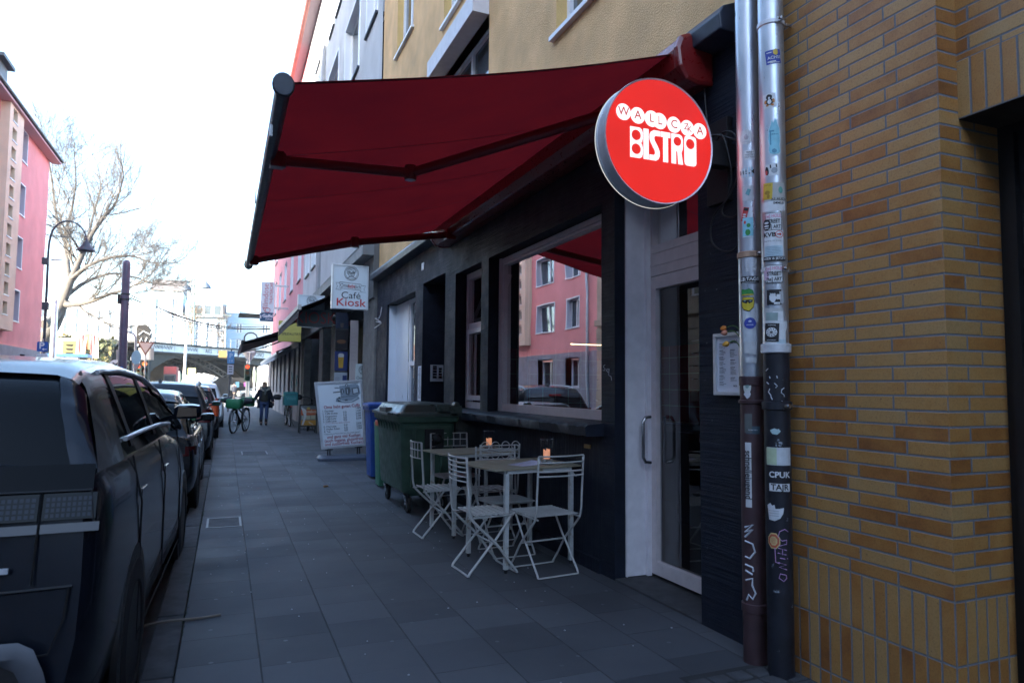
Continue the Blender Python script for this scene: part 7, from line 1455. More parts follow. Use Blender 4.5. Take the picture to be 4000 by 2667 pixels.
t = plain_house("grey_house", "pale grey house on the left, stretched behind the viewer to shade the street", -42, 11.9, mat("pale_grey_render", (.42, .42, .43), .9, nz=(1, .1)), ((1.0, 2.8), (4.2, 6.0), (7.2, 9.0), (10.2, 12.0)), 16, 13.4)  # row extended far behind the camera to keep the near street shaded

# ================================================================ street lamp, masts, signs on the left
DG = mat("dark_green_grey_paint", (.06, .066, .08), .5, nz=(5, .15)); VG = mat("violet_grey_paint", (.10, .09, .13), .5, nz=(3, .15), dirt=(6, .68, (.25, .25, .28), .05))
def lathez(b, o, prof, seg=20): return b.lathe(prof, o, None, seg)
p0 = at(107, 700, 36); lp = thing("street_lamp", "tall arched street lamp with a dark bell shade beside the salmon building", "street lamp", (p0.x, 36, 0))
arc = [at(x, y, 36) for x, y in ((99, 790), (106, 690), (110, 600), (113, 560), (121, 530), (137, 513), (157, 508), (178, 515), (194, 533), (199, 553))]
arc[0].z = 0; arc[0].x = arc[1].x-.0
b = MB(); b.tube(smooth_pts(arc, 5), [.062-.028*min(1, i/30) for i in range(len(arc)*5-4)], 10); b.build("pole", DG, lp, smooth=70)
q = arc[-1]; b = MB(); b.lathe([(.0, .12), (.05, .10), (.06, -.02), (.12, -.10), (.20, -.25), (.36, -.42), (.38, -.46), (.33, -.45), (.1, -.3), (0, -.3)], q, None, 24); b.build("lamp_shade", DG, lp, smooth=50)
q2 = at(117, 597, 36); b = MB(); b.bar((p0.x+.08, 36, q2.z), (q2.x+.45, 35.9, q2.z+.04), .12, .05); b.build("side_lamp", K['alu_soft'], lp)
for yy, s_ in ((600, .30), (703, .34)): q = at(105, yy, 36); MB().box(q.x-.12, q.x+.12, 35.85, 36.1, q.z-s_/2, q.z+s_/2).build("junction_box", DG, lp, bevel=.02)
# parking sign
q = at(97.5, 797, 35); ps = thing("parking_sign", "blue parking sign with an arrow and white plate beside the salmon building", "traffic sign", (q.x, 35, 0))
b = MB(); b.tube([(q.x, 35.04, 0), (q.x, 35.04, q.z+.35)], .03, 8); b.build("post", K['zinc'], ps)
BLS = mat("traffic_blue", (.02, .10, .42), .4); WHS = mat("traffic_white", (.7, .72, .75), .4)
def roundrect(cx, cz, w_, h, r, n=4): return [(p[0], p[1]) for p in rr(cx-w_/2, cx+w_/2, cz-h/2, cz+h/2, r, 0, n)]
b = MB(); b.prism(roundrect(q.x, q.z+.02, .40, .42, .04), fy(35.0), 0, .02); pb = b.build("plate", BLS, ps)
b = MB(); fn = XY((q.x, 34.994, q.z+.02)); b.text("P", .38, fn, -.03, .03, bold=.03); b.flat((([(-.02, -.11), (.06, -.05), (.06, -.09), (.16, -.09), (.16, -.13), (.06, -.13), (.06, -.17)]), [tuple(range(7))]), fn); b.build("symbol", WHS, pb)
b = MB(); b.prism(roundrect(q.x, q.z-.44, .40, .34, .03), fy(35.0), 0, .02); pb = b.build("plate", WHS, ps)
b = MB()
for k in range(3): b.text(("mit", "Parkschein", "werktags 9-23h")[k], .055, XY((q.x, 34.994, q.z-.44)), 0, .09-k*.09)
b.build("lettering", K['black'], pb)
# grey steel mast by the trunk, and violet grey mast with the cable
q = at(127, 700, 52); q2 = at(127, 830, 52); ms_ = tag(MB().tube([(q.x, 52, -.1), (q.x, 52, q.z+.3)], [.21, .16], 14).build("tram_mast", K['zinc'], smooth=60), "plain grey steel mast in front of the plane trunk", "mast")
q = at(291, 604, 40); tm = thing("tram_mast", "thick violet grey mast carrying the bundle of cables", "mast", (q.x, 40, 0))
b = MB(); b.lathe([(.23, -.1), (.205, 3.2), (.19, q.z-.1), (.165, q.z+.06), (.08, q.z+.14), (0, q.z+.16)], (q.x, 40, 0), None, 20); b.build("pole", VG, tm, smooth=50)
b = MB()
for yy in (676, 688): k = at(290, yy, 40); b.lathe([(.2, k.z-.04), (.22, k.z-.03), (.22, k.z+.03), (.2, k.z+.04)], (q.x, 40, 0), None, 20)
kk = at(302, 690, 40); b.tube([(q.x+.2, 39.9, kk.z+.12), (q.x+.36, 39.9, kk.z-.05), (q.x+.32, 39.9, kk.z-.2), (q.x+.15, 39.9, kk.z-.22)], .03, 6); b.box(q.x-.33, q.x-.2, 39.85, 40.1, kk.z-.2, kk.z+.25); b.build("clamp", K['iron'], tm)
b = MB(); fn = XY((q.x+.02, 39.765, at(288, 842, 40).z)); MB().flat((rect(-.05, .05, -.14, .0), [(0, 1, 2, 3)]), fn).build("number_plate", BLS, tm)
e = at(300, 681, 40); e2 = at(620, 756, 48); cb_ = MB()
for k in range(4):
    pts = []
    for i in range(17):
        u = i/16; p = e*(1-u)+e2*u; p = p+Vector((0, 0, -.55*math.sin(math.pi*u)+.10*(k-1.5)*(.5+.6*math.sin(u*5+k)))); pts.append(p)
    cb_.tube(pts, .022, 5)
tag(cb_.build("overhead_cable", K['iron'], smooth=80), "bundle of dark cables sagging from the violet mast to the right hand houses", "cable")
# yellow notice sign, striped cloth, bus shelter, painted wall
q = at(159, 806, 60); t = thing("yellow_notice", "yellow and white information board in front of the ivy bank", "sign", (q.x, 60, 0))
b = MB(); b.tube([(q.x, 60.05, 0), (q.x, 60.05, q.z)], .05, 8); b.build("post", K['zinc'], t); MB().box(q.x-.42, q.x+.42, 59.97, 60, q.z-.45, q.z+.75).build("board", mat("sign_yellow", (.26, .235, .09), .5), t); MB().box(q.x-.42, q.x+.42, 59.97, 60, q.z-1.0, q.z-.47).build("board", WHS, t)
b = MB(); fn = XY((q.x, 59.96, q.z))
for k in range(3): b.quad(fn(-.28, .50-k*.3), fn(.28, .50-k*.3), fn(.18, .34-k*.3), fn(-.12, .36-k*.3))
b.build("print", K['black'], t)
q = at(203, 780, 62); t = thing("hanging_trousers", "pair of striped cloth trousers with an orange top hung over the ivy", "cloth", (q.x, 62, q.z)); STR = mat("pale_striped_cloth", (.55, .40, .38), .9)
nt = NT(STR); (px, py, pz), _p = nt.pos(); STR.node_tree.links.new(nt.mix(nt.val('GREATER_THAN', nt.val('FRACT', nt.val('MULTIPLY', px, 5.2)), .5), (.62, .58, .56), (.42, .16, .14)), STR.node_tree.nodes["Principled BSDF"].inputs["Base Color"])
for s in (-1, 1):
    b = MB(); b.loft([[(q.x+s*.36+x+.1*s*k, 62+.06*math.sin(x*9+k*3), q.z+.35-k*1.75) for x in (-.28, -.1, .1, .28)] for k in (0, .3, .6, 1)], closed=False, cap0=False, cap1=False); b.build("trouser_leg", STR, t)
b = MB(); b.loft([[(q.x+x, 62.02, z) for x in (-.25, 0, .25)] for z in (q.z-.75, q.z+.45)], closed=False, cap0=False, cap1=False); b.build("waist", mat("orange_cloth", (.45, .26, .12), .9), t); b = MB(); b.tube([at(150, 770, 62.05), at(260, 772, 62.05)], .015, 4); b.build("line", K['iron'], t)
q0, q1 = at(110, 826, 58), at(206, 818, 58); t = thing("bus_shelter", "tram shelter with a flat blue roof and pale rear panels below the ivy bank", "shelter", ((q0.x+q1.x)/2, 58, 0))
MB().box(q0.x, q1.x, 57.2, 59, q1.z-.1, q1.z+.12).build("roof", mat("shelter_blue", (.06, .16, .34), .4), t); b = MB()
for k in range(4): x = q0.x+(q1.x-q0.x)*k/3; b.box(x-.04, x+.04, 58.9, 58.98, -.1, q1.z-.1)
b.build("post", K['alu_soft'], t); b = MB(); b.box(q0.x+.1, q1.x-.1, 58.92, 58.95, .3, q1.z-.2); b.build("rear_panel", mat("pale_panel", (.6, .62, .64), .4), t)
q0, q1 = at(128, 775, 86), at(181, 812, 86); t = thing("painted_wall", "cream retaining wall with a reddish painted tag among the ivy", "wall", ((q0.x+q1.x)/2, 86, q1.z)); MB().box(q0.x, q1.x, 86, 86.6, q1.z-2, q0.z).build("panel", mat("cream_concrete", (.55, .52, .46), .9, nz=(1, .15)), t)
b = MB(); b.text("CC Wilber", .95, XY(((q0.x+q1.x)/2, 85.97, (q0.z+q1.z)/2+.25)), 0, 0, bold=-.01); b.build("lettering", mat("red_spray", (.40, .14, .22), .8), t)

# ================================================================ embankment with ivy
EMB = mat("embankment_soil", (.06, .052, .035), .95, nz=(.8, .3))
b = MB(); ex = [-60, -40, -30, -24, -19, -15, -12.4, -11.6]
rows = []
for (yy, zz) in ((80, -.1), (84, .8), (87, 3.2), (90, 5.6), (94, 6.6), (112, 6.7), (118, 0)):
    rows.append([(x, yy+.8*math.sin(x*.7)+max(0, (-14-x))*-.25, zz*(1+.05*math.sin(x*1.3+yy))) for x in ex])
b.loft(rows, closed=False, cap0=False, cap1=False); tag(b.build("embankment_hill", EMB, smooth=180), kind='structure')
LF = mat("ivy_leaf", (.055, .065, .02), .6, nz=(1.2, .5)); LF2 = mat("tan_leaf", (.17, .145, .06), .8, nz=(1.0, .4)); rnd = random.Random(3)  # second leaf colour is paler and sits mostly on raised clumps
b = MB()
def leaf(c, s, r_):
    a = Vector((r_.uniform(-1, 1), r_.uniform(-1, 1), r_.uniform(-1, 1))).normalized(); d = a.orthogonal().normalized()*s; e = a.cross(d).normalized()*s*r_.uniform(.5, .9); b.quad(c-d-e*.3, c-e, c+d, c+e)
for i in range(5600):
    x = rnd.uniform(-30, -11.7); u = rnd.random(); yy = 81.5+u*10+.8*math.sin(x*.7)+max(0, (-14-x))*-.25
    zz = interp([(80, -.1), (84, .8), (87, 3.2), (90, 5.6), (94, 6.6)], 81.5+u*10)
    cl = math.sin(x*1.1)*math.cos(u*7+x*.5)+.6*math.sin(x*2.7+u*3); zz += .35+.45*max(0, cl)
    b.m(1 if (cl > .25 and rnd.random() < .75) or rnd.random() < .18 else 0); leaf(Vector((x+rnd.uniform(-.2, .2), yy-.3-.5*max(0, cl), zz+rnd.uniform(-.3, .4))), rnd.uniform(.14, .34), rnd)
b.m(0); tag(b.build("ivy", [LF, LF2]), kind='stuff')

# ================================================================ plane tree
def tree(name, label, base, trunk, seed, levels, m, group=None, r0=.3, spread=.6, twig=.012, droop=0.0):
    """trunk: list of (polyline, r_start, r_end); branches grow from the listed limbs"""
    t = thing(name, label, "tree", base, 0, group); rn = random.Random(seed); tb = MB(); cb = MB()
    def grow(p, d, L, r, lv):
        n = 4; pts = [p]; q = p.copy(); dd = d.copy()
        for i in range(n):
            dd = (dd+Vector((rn.uniform(-1, 1), rn.uniform(-1, 1), rn.uniform(-.7, .9)+(.28 if lv > 1 else -droop)))*.22).normalized(); q = q+dd*L/n; pts.append(q)
        cb.tube(pts, [r*(1-.45*i/n) for i in range(n+1)], 5 if r > .03 else 3, caps=False)
        if lv == 0: return
        k = rn.randint(2, 4)
        for j in range(k):
            i = rn.randint(1, n); o = pts[i]; ax = Vector((rn.uniform(-1, 1), rn.uniform(-1, 1), rn.uniform(-1, 1))).normalized()
            nd = (dd+ax*spread).normalized(); grow(o, nd, L*rn.uniform(.55, .78), max(twig*.5, r*rn.uniform(.42, .6)), lv-1)
        grow(pts[-1], dd, L*.7, max(twig*.5, r*.55), lv-1)
    for pts, ra, rb, lv, ln in trunk:
        pts = smooth_pts(pts, 4); n = len(pts); tb.tube(pts, [ra+(rb-ra)*i/(n-1) for i in range(n)], 10)
        if lv:
            for i in range(n//4, n, 2):
                d = (pts[min(n-1, i+1)]-pts[i-1]).normalized(); ax = Vector((rn.uniform(-1, 1), rn.uniform(-1, 1), rn.uniform(-.6, .8)))
                rr_ = (ra+(rb-ra)*i/(n-1)); grow(pts[i], (d*.8+ax*.8).normalized(), ln*rn.uniform(.7, 1.1), rr_*.45, lv)
            grow(pts[-1], (pts[-1]-pts[-2]).normalized(), ln, rb, lv)
    tb.build("trunk", m, t, smooth=60); cb.build("crown", m, t, smooth=60); return t
BARK = mat("plane_bark", (.085, .08, .074), .85, nz=(2, .25), dirt=(1.6, .60, (.20, .19, .17), .08))
TY = 58
P_ = lambda x, y, dy=0: at(x, y, TY+dy)
ground_pt = P_(95, 830); ground_pt.z = -.1
tree("plane_tree", "big bare plane tree with mottled bark beyond the salmon building", ground_pt, [
  ([ground_pt, P_(100, 790), P_(113, 766), P_(130, 735), P_(140, 705)], .48, .36, 0, 0),
  ([P_(140, 705), P_(152, 675), P_(165, 640), P_(180, 605), P_(200, 560), P_(225, 515), P_(258, 478)], .30, .10, 4, 2.4),
  ([P_(100, 745, -2), P_(120, 735, -1), P_(140, 708), P_(155, 690)], .30, .30, 0, 0),
  ([P_(150, 700), P_(180, 698, -2), P_(215, 690, -4), P_(250, 676, -5), P_(292, 665, -6)], .22, .08, 4, 2.0),
  ([P_(152, 680), P_(185, 655, 1), P_(220, 638, 2), P_(265, 628, 2), P_(320, 640, 2)], .17, .06, 4, 2.2),
  ([P_(165, 640), P_(200, 612, -2), P_(250, 592, -3), P_(300, 588, -3), P_(338, 600, -3)], .15, .05, 4, 2.0),
  ([P_(160, 650), P_(155, 600, 3), P_(150, 540, 4), P_(165, 480, 5), P_(175, 420, 5)], .20, .06, 4, 2.4),
  ([P_(150, 560, 4), P_(130, 500, 5), P_(120, 420, 6), P_(110, 360, 6)], .13, .05, 4, 2.4),
  ([P_(200, 560), P_(215, 490, 3), P_(230, 440, 4)], .12, .05, 4, 2.2),
], 5, 4, BARK, twig=.017, spread=.75)
SHRUB = mat("twig_bark", (.16, .13, .10), .9)
for (px, py0, py1, Y, sd_, lb_) in ((440, 775, 668, 122, 11, "slim bare tree growing up behind the bridge beside the lattice mast"), (513, 790, 720, 124, 12, "small bare bush like tree behind the bridge railing on the right")):
    a, c = at(px, py0, Y), at(px, py1, Y); c = a+Vector((0, 0, (c.z-a.z)*.45))
    tree("bare_tree", lb_, (a.x, Y, a.z-1), [([a-Vector((0, 0, 2)), a, (a+c)/2, c], .16, .07, 4, 1.7)], sd_, 4, SHRUB, "small bare trees behind the bridge", twig=.02, spread=.55)

# ================================================================ railway bridge
d0, d1 = at(330, 783, 100), at(613, 799, 119); dv = Vector((d1.x-d0.x, d1.y-d0.y, 0)).normalized(); nv = Vector((dv.y, -dv.x, 0)); ZT, ZF = 6.95, 5.75
B0 = Vector((d0.x, d0.y, 0))
def bf(u, v, w_): return B0+dv*u-nv*w_+Vector((0, 0, v))     # u along the bridge, w away from us
br_ = thing("railway_bridge", "dark steel railway bridge with a whitewashed graffiti girder across the street", "bridge", (0, 108, 0)); LB = (d1-d0).length
WG = mat("white_graffiti_girder", (.66, .67, .68), .7, nz=(.9, .15), dirt=(1.4, .60, (.40, .41, .43), .15)); ST = mat("dark_bridge_steel", (.010, .011, .012), .6, nz=(.6, .3)); STO = mat("dark_stone", (.018, .016, .015), .95, nz=(.5, .4), bp=(3, 1, .1))  # bridge steel and stone are both near black
b = MB(); b.prism([(-1, ZF), (LB+14, ZF), (LB+14, ZT-.25), (-1, ZT-.25)], bf, 0, .4); fas = b.build("girder", WG, br_)
b = MB(); b.prism([(-1, ZT-.248), (LB+14, ZT-.248), (LB+14, ZT), (-1, ZT)], bf, -.25, 9); b.prism([(-1, ZF-.22), (LB+14, ZF-.22), (LB+14, ZF-.002), (-1, ZF-.002)], bf, -.10, 9); b.build("deck", ST, br_)
b = MB()
for i in range(20): u = 1+i*2.1; b.prism([(u, ZF), (u+.16, ZF), (u+.16, ZT-.25), (u, ZT-.25)], bf, -.06, -.002)
b.build("stiffener", WG, br_)
b = MB()
scrawl(b, lambda u, v: bf(u, ZF+.25+v, -.075), [[(1.5+k*.55, .1), (1.7+k*.55, .55), (1.85+k*.55, .15), (2.0+k*.55, .5)] for k in range(6)]+[[(7+k*.5, .5), (7.2+k*.5, .1), (7.4+k*.5, .45)] for k in range(5)], .035)
for txt, u, sz in (("AKS", 11.6, .85), ("AMEISE", 14.6, .85), ("MONO", 18.4, 1.0), ("MONO", 22.6, 1.0)): b.text(txt, sz, lambda a, c: bf(a, (ZF+ZT)/2-.12+c, -.065), u, 0, bold=.0, sx=.9)
b.build("lettering", mat("graffiti_grey", (.10, .105, .11), .8), br_)
RL = mat("grey_railing", (.35, .36, .38), .5); b = MB()
for i in range(19): u = -.5+i*2.1; b.bar(bf(u, ZT, .1), bf(u, ZT+1.35, .1), .07, .07)
for v in (.5, .95, 1.35): b.bar(bf(-.5, ZT+v, .1), bf(LB+14, ZT+v, .1), .05, .05)
b.build("railing", RL, br_)
b = MB(); b.prism([(u, v) for u, v in ((-1, ZF-.2), (-1, 1.2), (.6, 1.8), (2.4, 3.6), (5.0, 4.9), (8, 5.3), (LB-5.5, 5.3), (LB-1, 4.4), (LB+1.6, 2.9), (LB+3.2, .8), (LB+3.2, ZF-.2))], bf, .5, .9); b.build("arch_rib", ST, br_)
for k in (3.2, 6.0): 
    b = MB(); b.prism([(u, v) for u, v in ((-1, ZF-.2), (-1, 1.2), (.6, 1.8), (2.4, 3.6), (5.0, 4.9), (8, 5.3), (LB-5.5, 5.3), (LB-1, 4.4), (LB+1.6, 2.9), (LB+3.2, .8), (LB+3.2, ZF-.2))], bf, k, k+.3); b.build("arch_rib", ST, br_)
# lattice arches under the deck
for w_ in (2.0, 4.6, 7.2):
    prv = None; b = MB()
    for i in range(15):
        u = 6.5+i*.95; v = 5.2-(i/14)**1.8*3.9; p, q = bf(u, v, w_), bf(u+.35, v+.75, w_)
        b.bar(p, q, .10); 
        if prv: b.bar(prv[0], p, .16); b.bar(prv[1], q, .16); b.bar(prv[0], q, .07)
        prv = (p, q)
    b.build("lattice_rib", bpy.data.materials.get('rusty_lattice_steel') or mat("rusty_lattice_steel", (.06, .045, .035), .7, nz=(1, .3)), br_)
b = MB(); b.prism([(LB+2.2, -.1), (LB+14, -.1), (LB+14, ZF-.22), (LB+2.2, ZF-.22)], bf, .2, 40); b.prism([(-9, -.1), (-1, -.1), (-1, ZF-.2), (-9, ZF-.2)], bf, .3, 9); b.build("abutment", STO, br_)
b = MB(); b.prism([(4.8, -.1), (LB+2.2, -.1), (LB+2.2, 3.0), (LB-3.0, 3.0), (LB-7.5, 4.3), (4.8, 4.6)], bf, 30, 30.5) if False else None
b.prism([(LB-6.2, -.1), (LB+2.2, -.1), (LB+2.2, ZF-.3), (LB-6.2, ZF-.3)], bf, 14, 15); b.prism([(LB-6.2, -.1), (LB-5.2, -.1), (LB-5.2, ZF-.3), (LB-6.2, ZF-.3)], bf, 15, 40); b.build("rear_wall", STO, br_)
b = MB(); b.prism([(-1, ZF+.0), (LB+14, ZF+.0), (LB+14, ZF+.1), (-1, ZF+.1)], bf, 9, 26); b.build("added_shade_deck", ST, br_)  # unseen deck added behind the bridge to darken the underpass
# stone pier block with rounded top at the left end
t = thing("stone_pylon", "dark stone end pylon of the bridge covered with graffiti", "pylon", (at(333, 830, 98).x, 98.5, 0)); q0, q1 = at(313, 770, 98), at(345, 770, 98); tp = at(330, 744, 98).z
b = MB(); b.prism([(q0.x, -.1), (q1.x, -.1), (q1.x, tp-.7), (q1.x-.35, tp-.15), ((q0.x+q1.x)/2+.2, tp), ((q0.x+q1.x)/2-.6, tp-.15), (q0.x, tp-.5)], fy(98), 0, 2.2); b.build("masonry", STO, t, bevel=.05)
gm = MB(); scrawl(gm, XY((q0.x+.2, 97.96, at(330, 795, 98).z)), [[(0, 0), (.4, 1.0), (.7, .1), (1.0, 1.1)], [(1.2, .2), (1.5, 1.0), (1.7, .2)], [(.1, 1.4), (.6, 1.9), (1.3, 1.5), (1.6, 2.0)], [(.2, -1.2), (.8, -.5), (1.4, -1.1)]], .07); gm.build("graffiti", mat("white_spray", (.5, .52, .55), .8), t)
# posters on the wall under the bridge
for (px, py, pw, ph, c, l) in ((595-50, 883, 9, 12, (.20, .40, .48), "pale blue poster on the dark wall under the bridge"), (565, 883, 11, 9, (.50, .10, .32), "pink poster on the dark wall under the bridge"), (532, 890, 7, 12, (.42, .40, .34), "cream poster on the dark wall under the bridge")):
    q = at(px, py, 99); k = pw*.05; MB_ = MB().box(q.x-k/2, q.x+k/2, 98.9, 99, q.z-ph*.03, q.z+ph*.03); tag(MB_.build("wall_poster", mat("poster_tint", c, .6)), l, "poster")
bk = MB().box(-4.5, 9, 99.05, 99.3, -.1, 2.4); tag(bk.build("underpass_wall", STO), "dark low wall below the bridge behind the silver car", "wall")
q = at(2170/2.138/1.70068, (1150+590/2.138)/1.70068, 60); q2 = at(2232/2.138/1.70068, (1150+785/2.138)/1.70068, 60)
t = thing("white_van", "white sunlit box van at the end of the right hand houses", "van", (q.x+1.2, 62, 0)); 
b = MB(); vx0, vx1, vz = q.x, q.x+2.0, q.z; b.loft([[(vx0+.02, y, .3), (vx1, y, .3), (vx1, y, vz-.1), (vx1-.1, y, vz), (vx0+.10, y, vz), (vx0, y, vz-.1)] for y in (60, 65.5)]); b.build("body", mat("white_van_paint", (.72, .73, .74), .35, nz=(1, .04)), t, bevel=.04)
b = MB()
for y in (61, 64.4):
    for x in (vx0+.12, vx1-.12): b.lathe([(0, -.1), (.33, -.1), (.34, 0), (.33, .1), (0, .1)], (x, y, .24), TYRE_M, 24)
b.build("wheel", K['rubber'], t); b = MB(); b.box(vx0+.12, vx1-.12, 59.97, 59.995, .5, vz-.25); b.build("rear_door", mat("van_door", (.68, .69, .70), .4), t); b = MB(); b.box(vx0+.1, vx0+.22, 59.95, 59.99, .7, 1.1); b.box(vx1-.22, vx1-.1, 59.95, 59.99, .7, 1.1); b.build("tail_light", REDL, t)

# ================================================================ traffic lights and signs at the crossing
HOUS = mat("signal_green_housing", (.025, .05, .042), .5); SG = mat("galvanised_post", (.38, .39, .41), .45, metal=.5)
LR, LA, LGN = lit("lit_red_lens", (1, .10, .04), 2.0), mat("unlit_amber_lens", (.10, .05, .01), .3), mat("unlit_green_lens", (.01, .06, .03), .3)
UR = mat("unlit_red_lens", (.14, .015, .01), .3); LO = lit("glowing_red_orange_lens", (1, .20, .06), 3.5)
def signal(label, x, Y, ztop, lens, post=True, s=1.0, yaw=0, zb=-.1, px=0.0):
    t = thing("traffic_light", label, "traffic light", (x, Y, 0), yaw, "traffic lights at the crossing"); h = .92*s; r_ = .105*s
    if post: b = MB(); b.tube([(px, .18, zb), (px, .18, ztop+.2)], .06*s, 10); b.build("post", SG, t, world=False)
    b = MB(); b.loft([rr(-.155*s, .155*s, -.02, .16, .05, ztop-h), rr(-.155*s, .155*s, -.02, .16, .05, ztop)]); b.build("housing", HOUS, t, bevel=.01, world=False)
    for i, m in enumerate(lens):
        z = ztop-h*(i+.5)/3; b = MB(); b.lathe([(0, -.03), (r_*.6, -.02), (r_, .0)], (0, -.024, z), Mz, 20); b.build("lens", m, t, world=False, smooth=60)
        b = MB(); b.lathe([(r_*1.12, 0), (r_*1.12, -.17)], (0, -.02, z), Mz, 20, 200 if False else -20, 200); o = b.build("visor", HOUS, t, world=False)
    return t
def px5(x, y, Y): return at(x/2.138/1.70068, (1150+y/2.138)/1.70068, Y)
q = px5(1210, 552, 47); signal("traffic light on the left with its upper lens glowing orange red", q.x, 47, q.z, (LO, UR, LGN), s=1.25)
q = px5(1072, 550, 46); signal("dark traffic light seen from the side beside the violet mast", q.x, 46, q.z, (UR, LA, LGN), s=1.25, yaw=R(-70))
q = px5(1160, 585, 56); signal("small distant traffic light with red lens between the left signals", q.x, 56, q.z, (LR, LA, LGN), s=1.0)
q = px5(2068, 580, 50); signal("traffic light on the right showing red in front of the silver car", q.x, 50, q.z, (LR, LA, LGN), s=1.25)
q = px5(2133, 625, 64); signal("pale sunlit traffic light seen from behind beside the white van", q.x, 64, q.z, (UR, LA, LGN), s=1.2, yaw=R(150))
q = px5(1490, 520, 75); signal("green grey traffic light hanging in the middle under the bridge", q.x+.3, 75, q.z-1.6, (UR, LA, LGN), s=1.3, yaw=R(120))
YB = mat("sign_back_grey", (.30, .31, .32), .5); YR = mat("yield_red", (.26, .12, .08), .5)
def yield_sign(label, q, Y, s, back=False, post=True, zb=-.1):
    t = thing("yield_sign", label, "traffic sign", (q.x, Y, 0), 0, "give way signs at the crossing"); tri = [(-s, .55*s), (s, .55*s), (0, -1.18*s)]
    b = MB(); b.prism(tri, XY2(q.x, Y, q.z), 0, .03); b.build("plate", YB if back else YR, t)
    if not back: b = MB(); b.prism([(x*.74, z*.74-.0) for x, z in tri], XY2(q.x, Y-.01, q.z), 0, .008); b.build("inner_field", mat("yield_white", (.62, .50, .44), .5), t)
    if post: b = MB(); b.tube([(q.x, Y+.08, zb), (q.x, Y+.08, q.z+.3*s)], .05, 8); b.build("post", SG, t)
    return t
def XY2(x, y, z): return lambda u, v, w_: Vector((x+u, y+w_, z+v))
yield_sign("orange tinged give way triangle above the left traffic light", px5(1217, 432, 46.8), 46.8, .47)
yield_sign("small give way sign on the thin pole left of the glowing signal", px5(1138, 594, 44), 44, .24, post=False)
yield_sign("pale back of a give way triangle above the right traffic light", px5(2082, 508, 50.4), 50.4, .50, back=True)
q = px5(1220, 496, 47.5); tag(MB().box(q.x-.42, q.x+.42, 47.5, 47.56, q.z-.36, q.z+.36).build("sign_back", YB), "square grey back of a sign under the left give way triangle", "sign back")
q = px5(1118, 330, 44); t = thing("small_lamp_post", "thin pale post with a curved top and small signs near the violet mast", "lamp post", (q.x, 44, 0)); b = MB(); top_ = px5(1068, 310, 44)
b.tube(smooth_pts([(q.x+.10, 44, -.1), (q.x+.1, 44, q.z-1), (q.x+.05, 44, q.z-.1), (q.x-.3, 44, top_.z-.02), (top_.x-.1, 44, top_.z+.03)]), .055, 8); b.build("pole", SG, t, smooth=60)
q = px5(1140, 525, 44); b = MB(); b.prism([(x*.6, z) for x, z in ring2(0, 0, .40, 20)], XY2(q.x, 43.9, q.z), 0, .03); b.build("oval_sign", mat("pale_blue_sign", (.30, .52, .62), .5), t)
q = px5(962, 592, 45); t = thing("round_sign", "small round white sign with a dark symbol beside the violet mast", "traffic sign", (q.x, 45, 0)); b = MB(); b.prism(ring2(0, 0, .32, 22), XY2(q.x, 45, q.z), 0, .03); b.build("plate", WHS, t); b = MB(); b.tube([(q.x+.1, 45.1, -.1), (q.x+.1, 45.1, q.z+.9)], .08, 8); b.build("post", VG, t); b = MB(); b.tube([(q.x+x, 44.98, q.z+z) for x, z in ((-.12, .16), (.12, -.16))], .03, 4); b.tube([(q.x+x, 44.98, q.z+z) for x, z in ((.12, .16), (-.12, -.16))], .03, 4); b.build("symbol", K['black'], t)
q = px5(1928, 530, 40); t = thing("parking_sign", "blue parking sign on a thin pole at the kerb in front of the crossing", "traffic sign", (q.x, 40, 0))
b = MB(); b.tube([(q.x-.06, 40.05, -.1), (q.x+.02, 40.05, q.z+.45)], .038, 8); b.build("post", DG, t); b = MB(); b.box(q.x-.17, q.x+.17, 40, 40.03, q.z-.30, q.z+.36); pb = b.build("plate", mat("sunlit_blue", (.08, .26, .50), .4), t); b = MB(); fn = XY((q.x, 39.99, q.z+.06)); b.text("P", .34, fn, 0, .05, bold=.02); b.text("14", .2, fn, 0, -.22); b.build("symbol", mat("faded_white", (.45, .6, .7), .5), pb)
b = MB(); b.box(q.x-.15, q.x+.15, 40, 40.03, q.z-.88, q.z-.36); pb = b.build("plate", mat("small_white_plate", (.5, .53, .58), .5), t); b = MB()
for k in range(3): b.box(q.x-.09, q.x+.09, 39.985, 39.998, q.z-.50-k*.13, q.z-.45-k*.13)
b.build("print", K['iron'], pb)
q0, q1 = px5(2030, 410, 50.3), px5(2128, 488, 50.3); t = thing("zone_sign", "white zone sign with a dark ring above the right traffic light", "traffic sign", ((q0.x+q1.x)/2, 50.3, 0)); MB().box(q0.x, q1.x, 50.3, 50.34, q1.z, q0.z).build("plate", mat("zone_white", (.52, .55, .60), .5), t); b = MB(); b.text("ZONE", .32, XY(((q0.x+q1.x)/2+.1, 50.28, q1.z+.25)), 0, 0, bold=.01); cx_ = (q0.x+q1.x)/2+.1; b.tube([(u, 50.28, v) for u, v in ring2(cx_, q1.z+.95, .42, 20)], .05, 5, closed=True); b.build("symbol", K['iron'], t); b = MB(); b.tube([(q1.x-.3, 50.4, -.1), (q1.x-.3, 50.4, q1.z)], .05, 8); b.build("post", SG, t)
q = px5(1860, 497, 96); tag(MB().box(q.x-.5, q.x+.5, 96, 96.2, q.z-.45, q.z+.45).build("clearance_sign", mat("dull_yellow", (.22, .14, .05), .5)), "small dull yellow board hanging under the bridge girder", "sign")
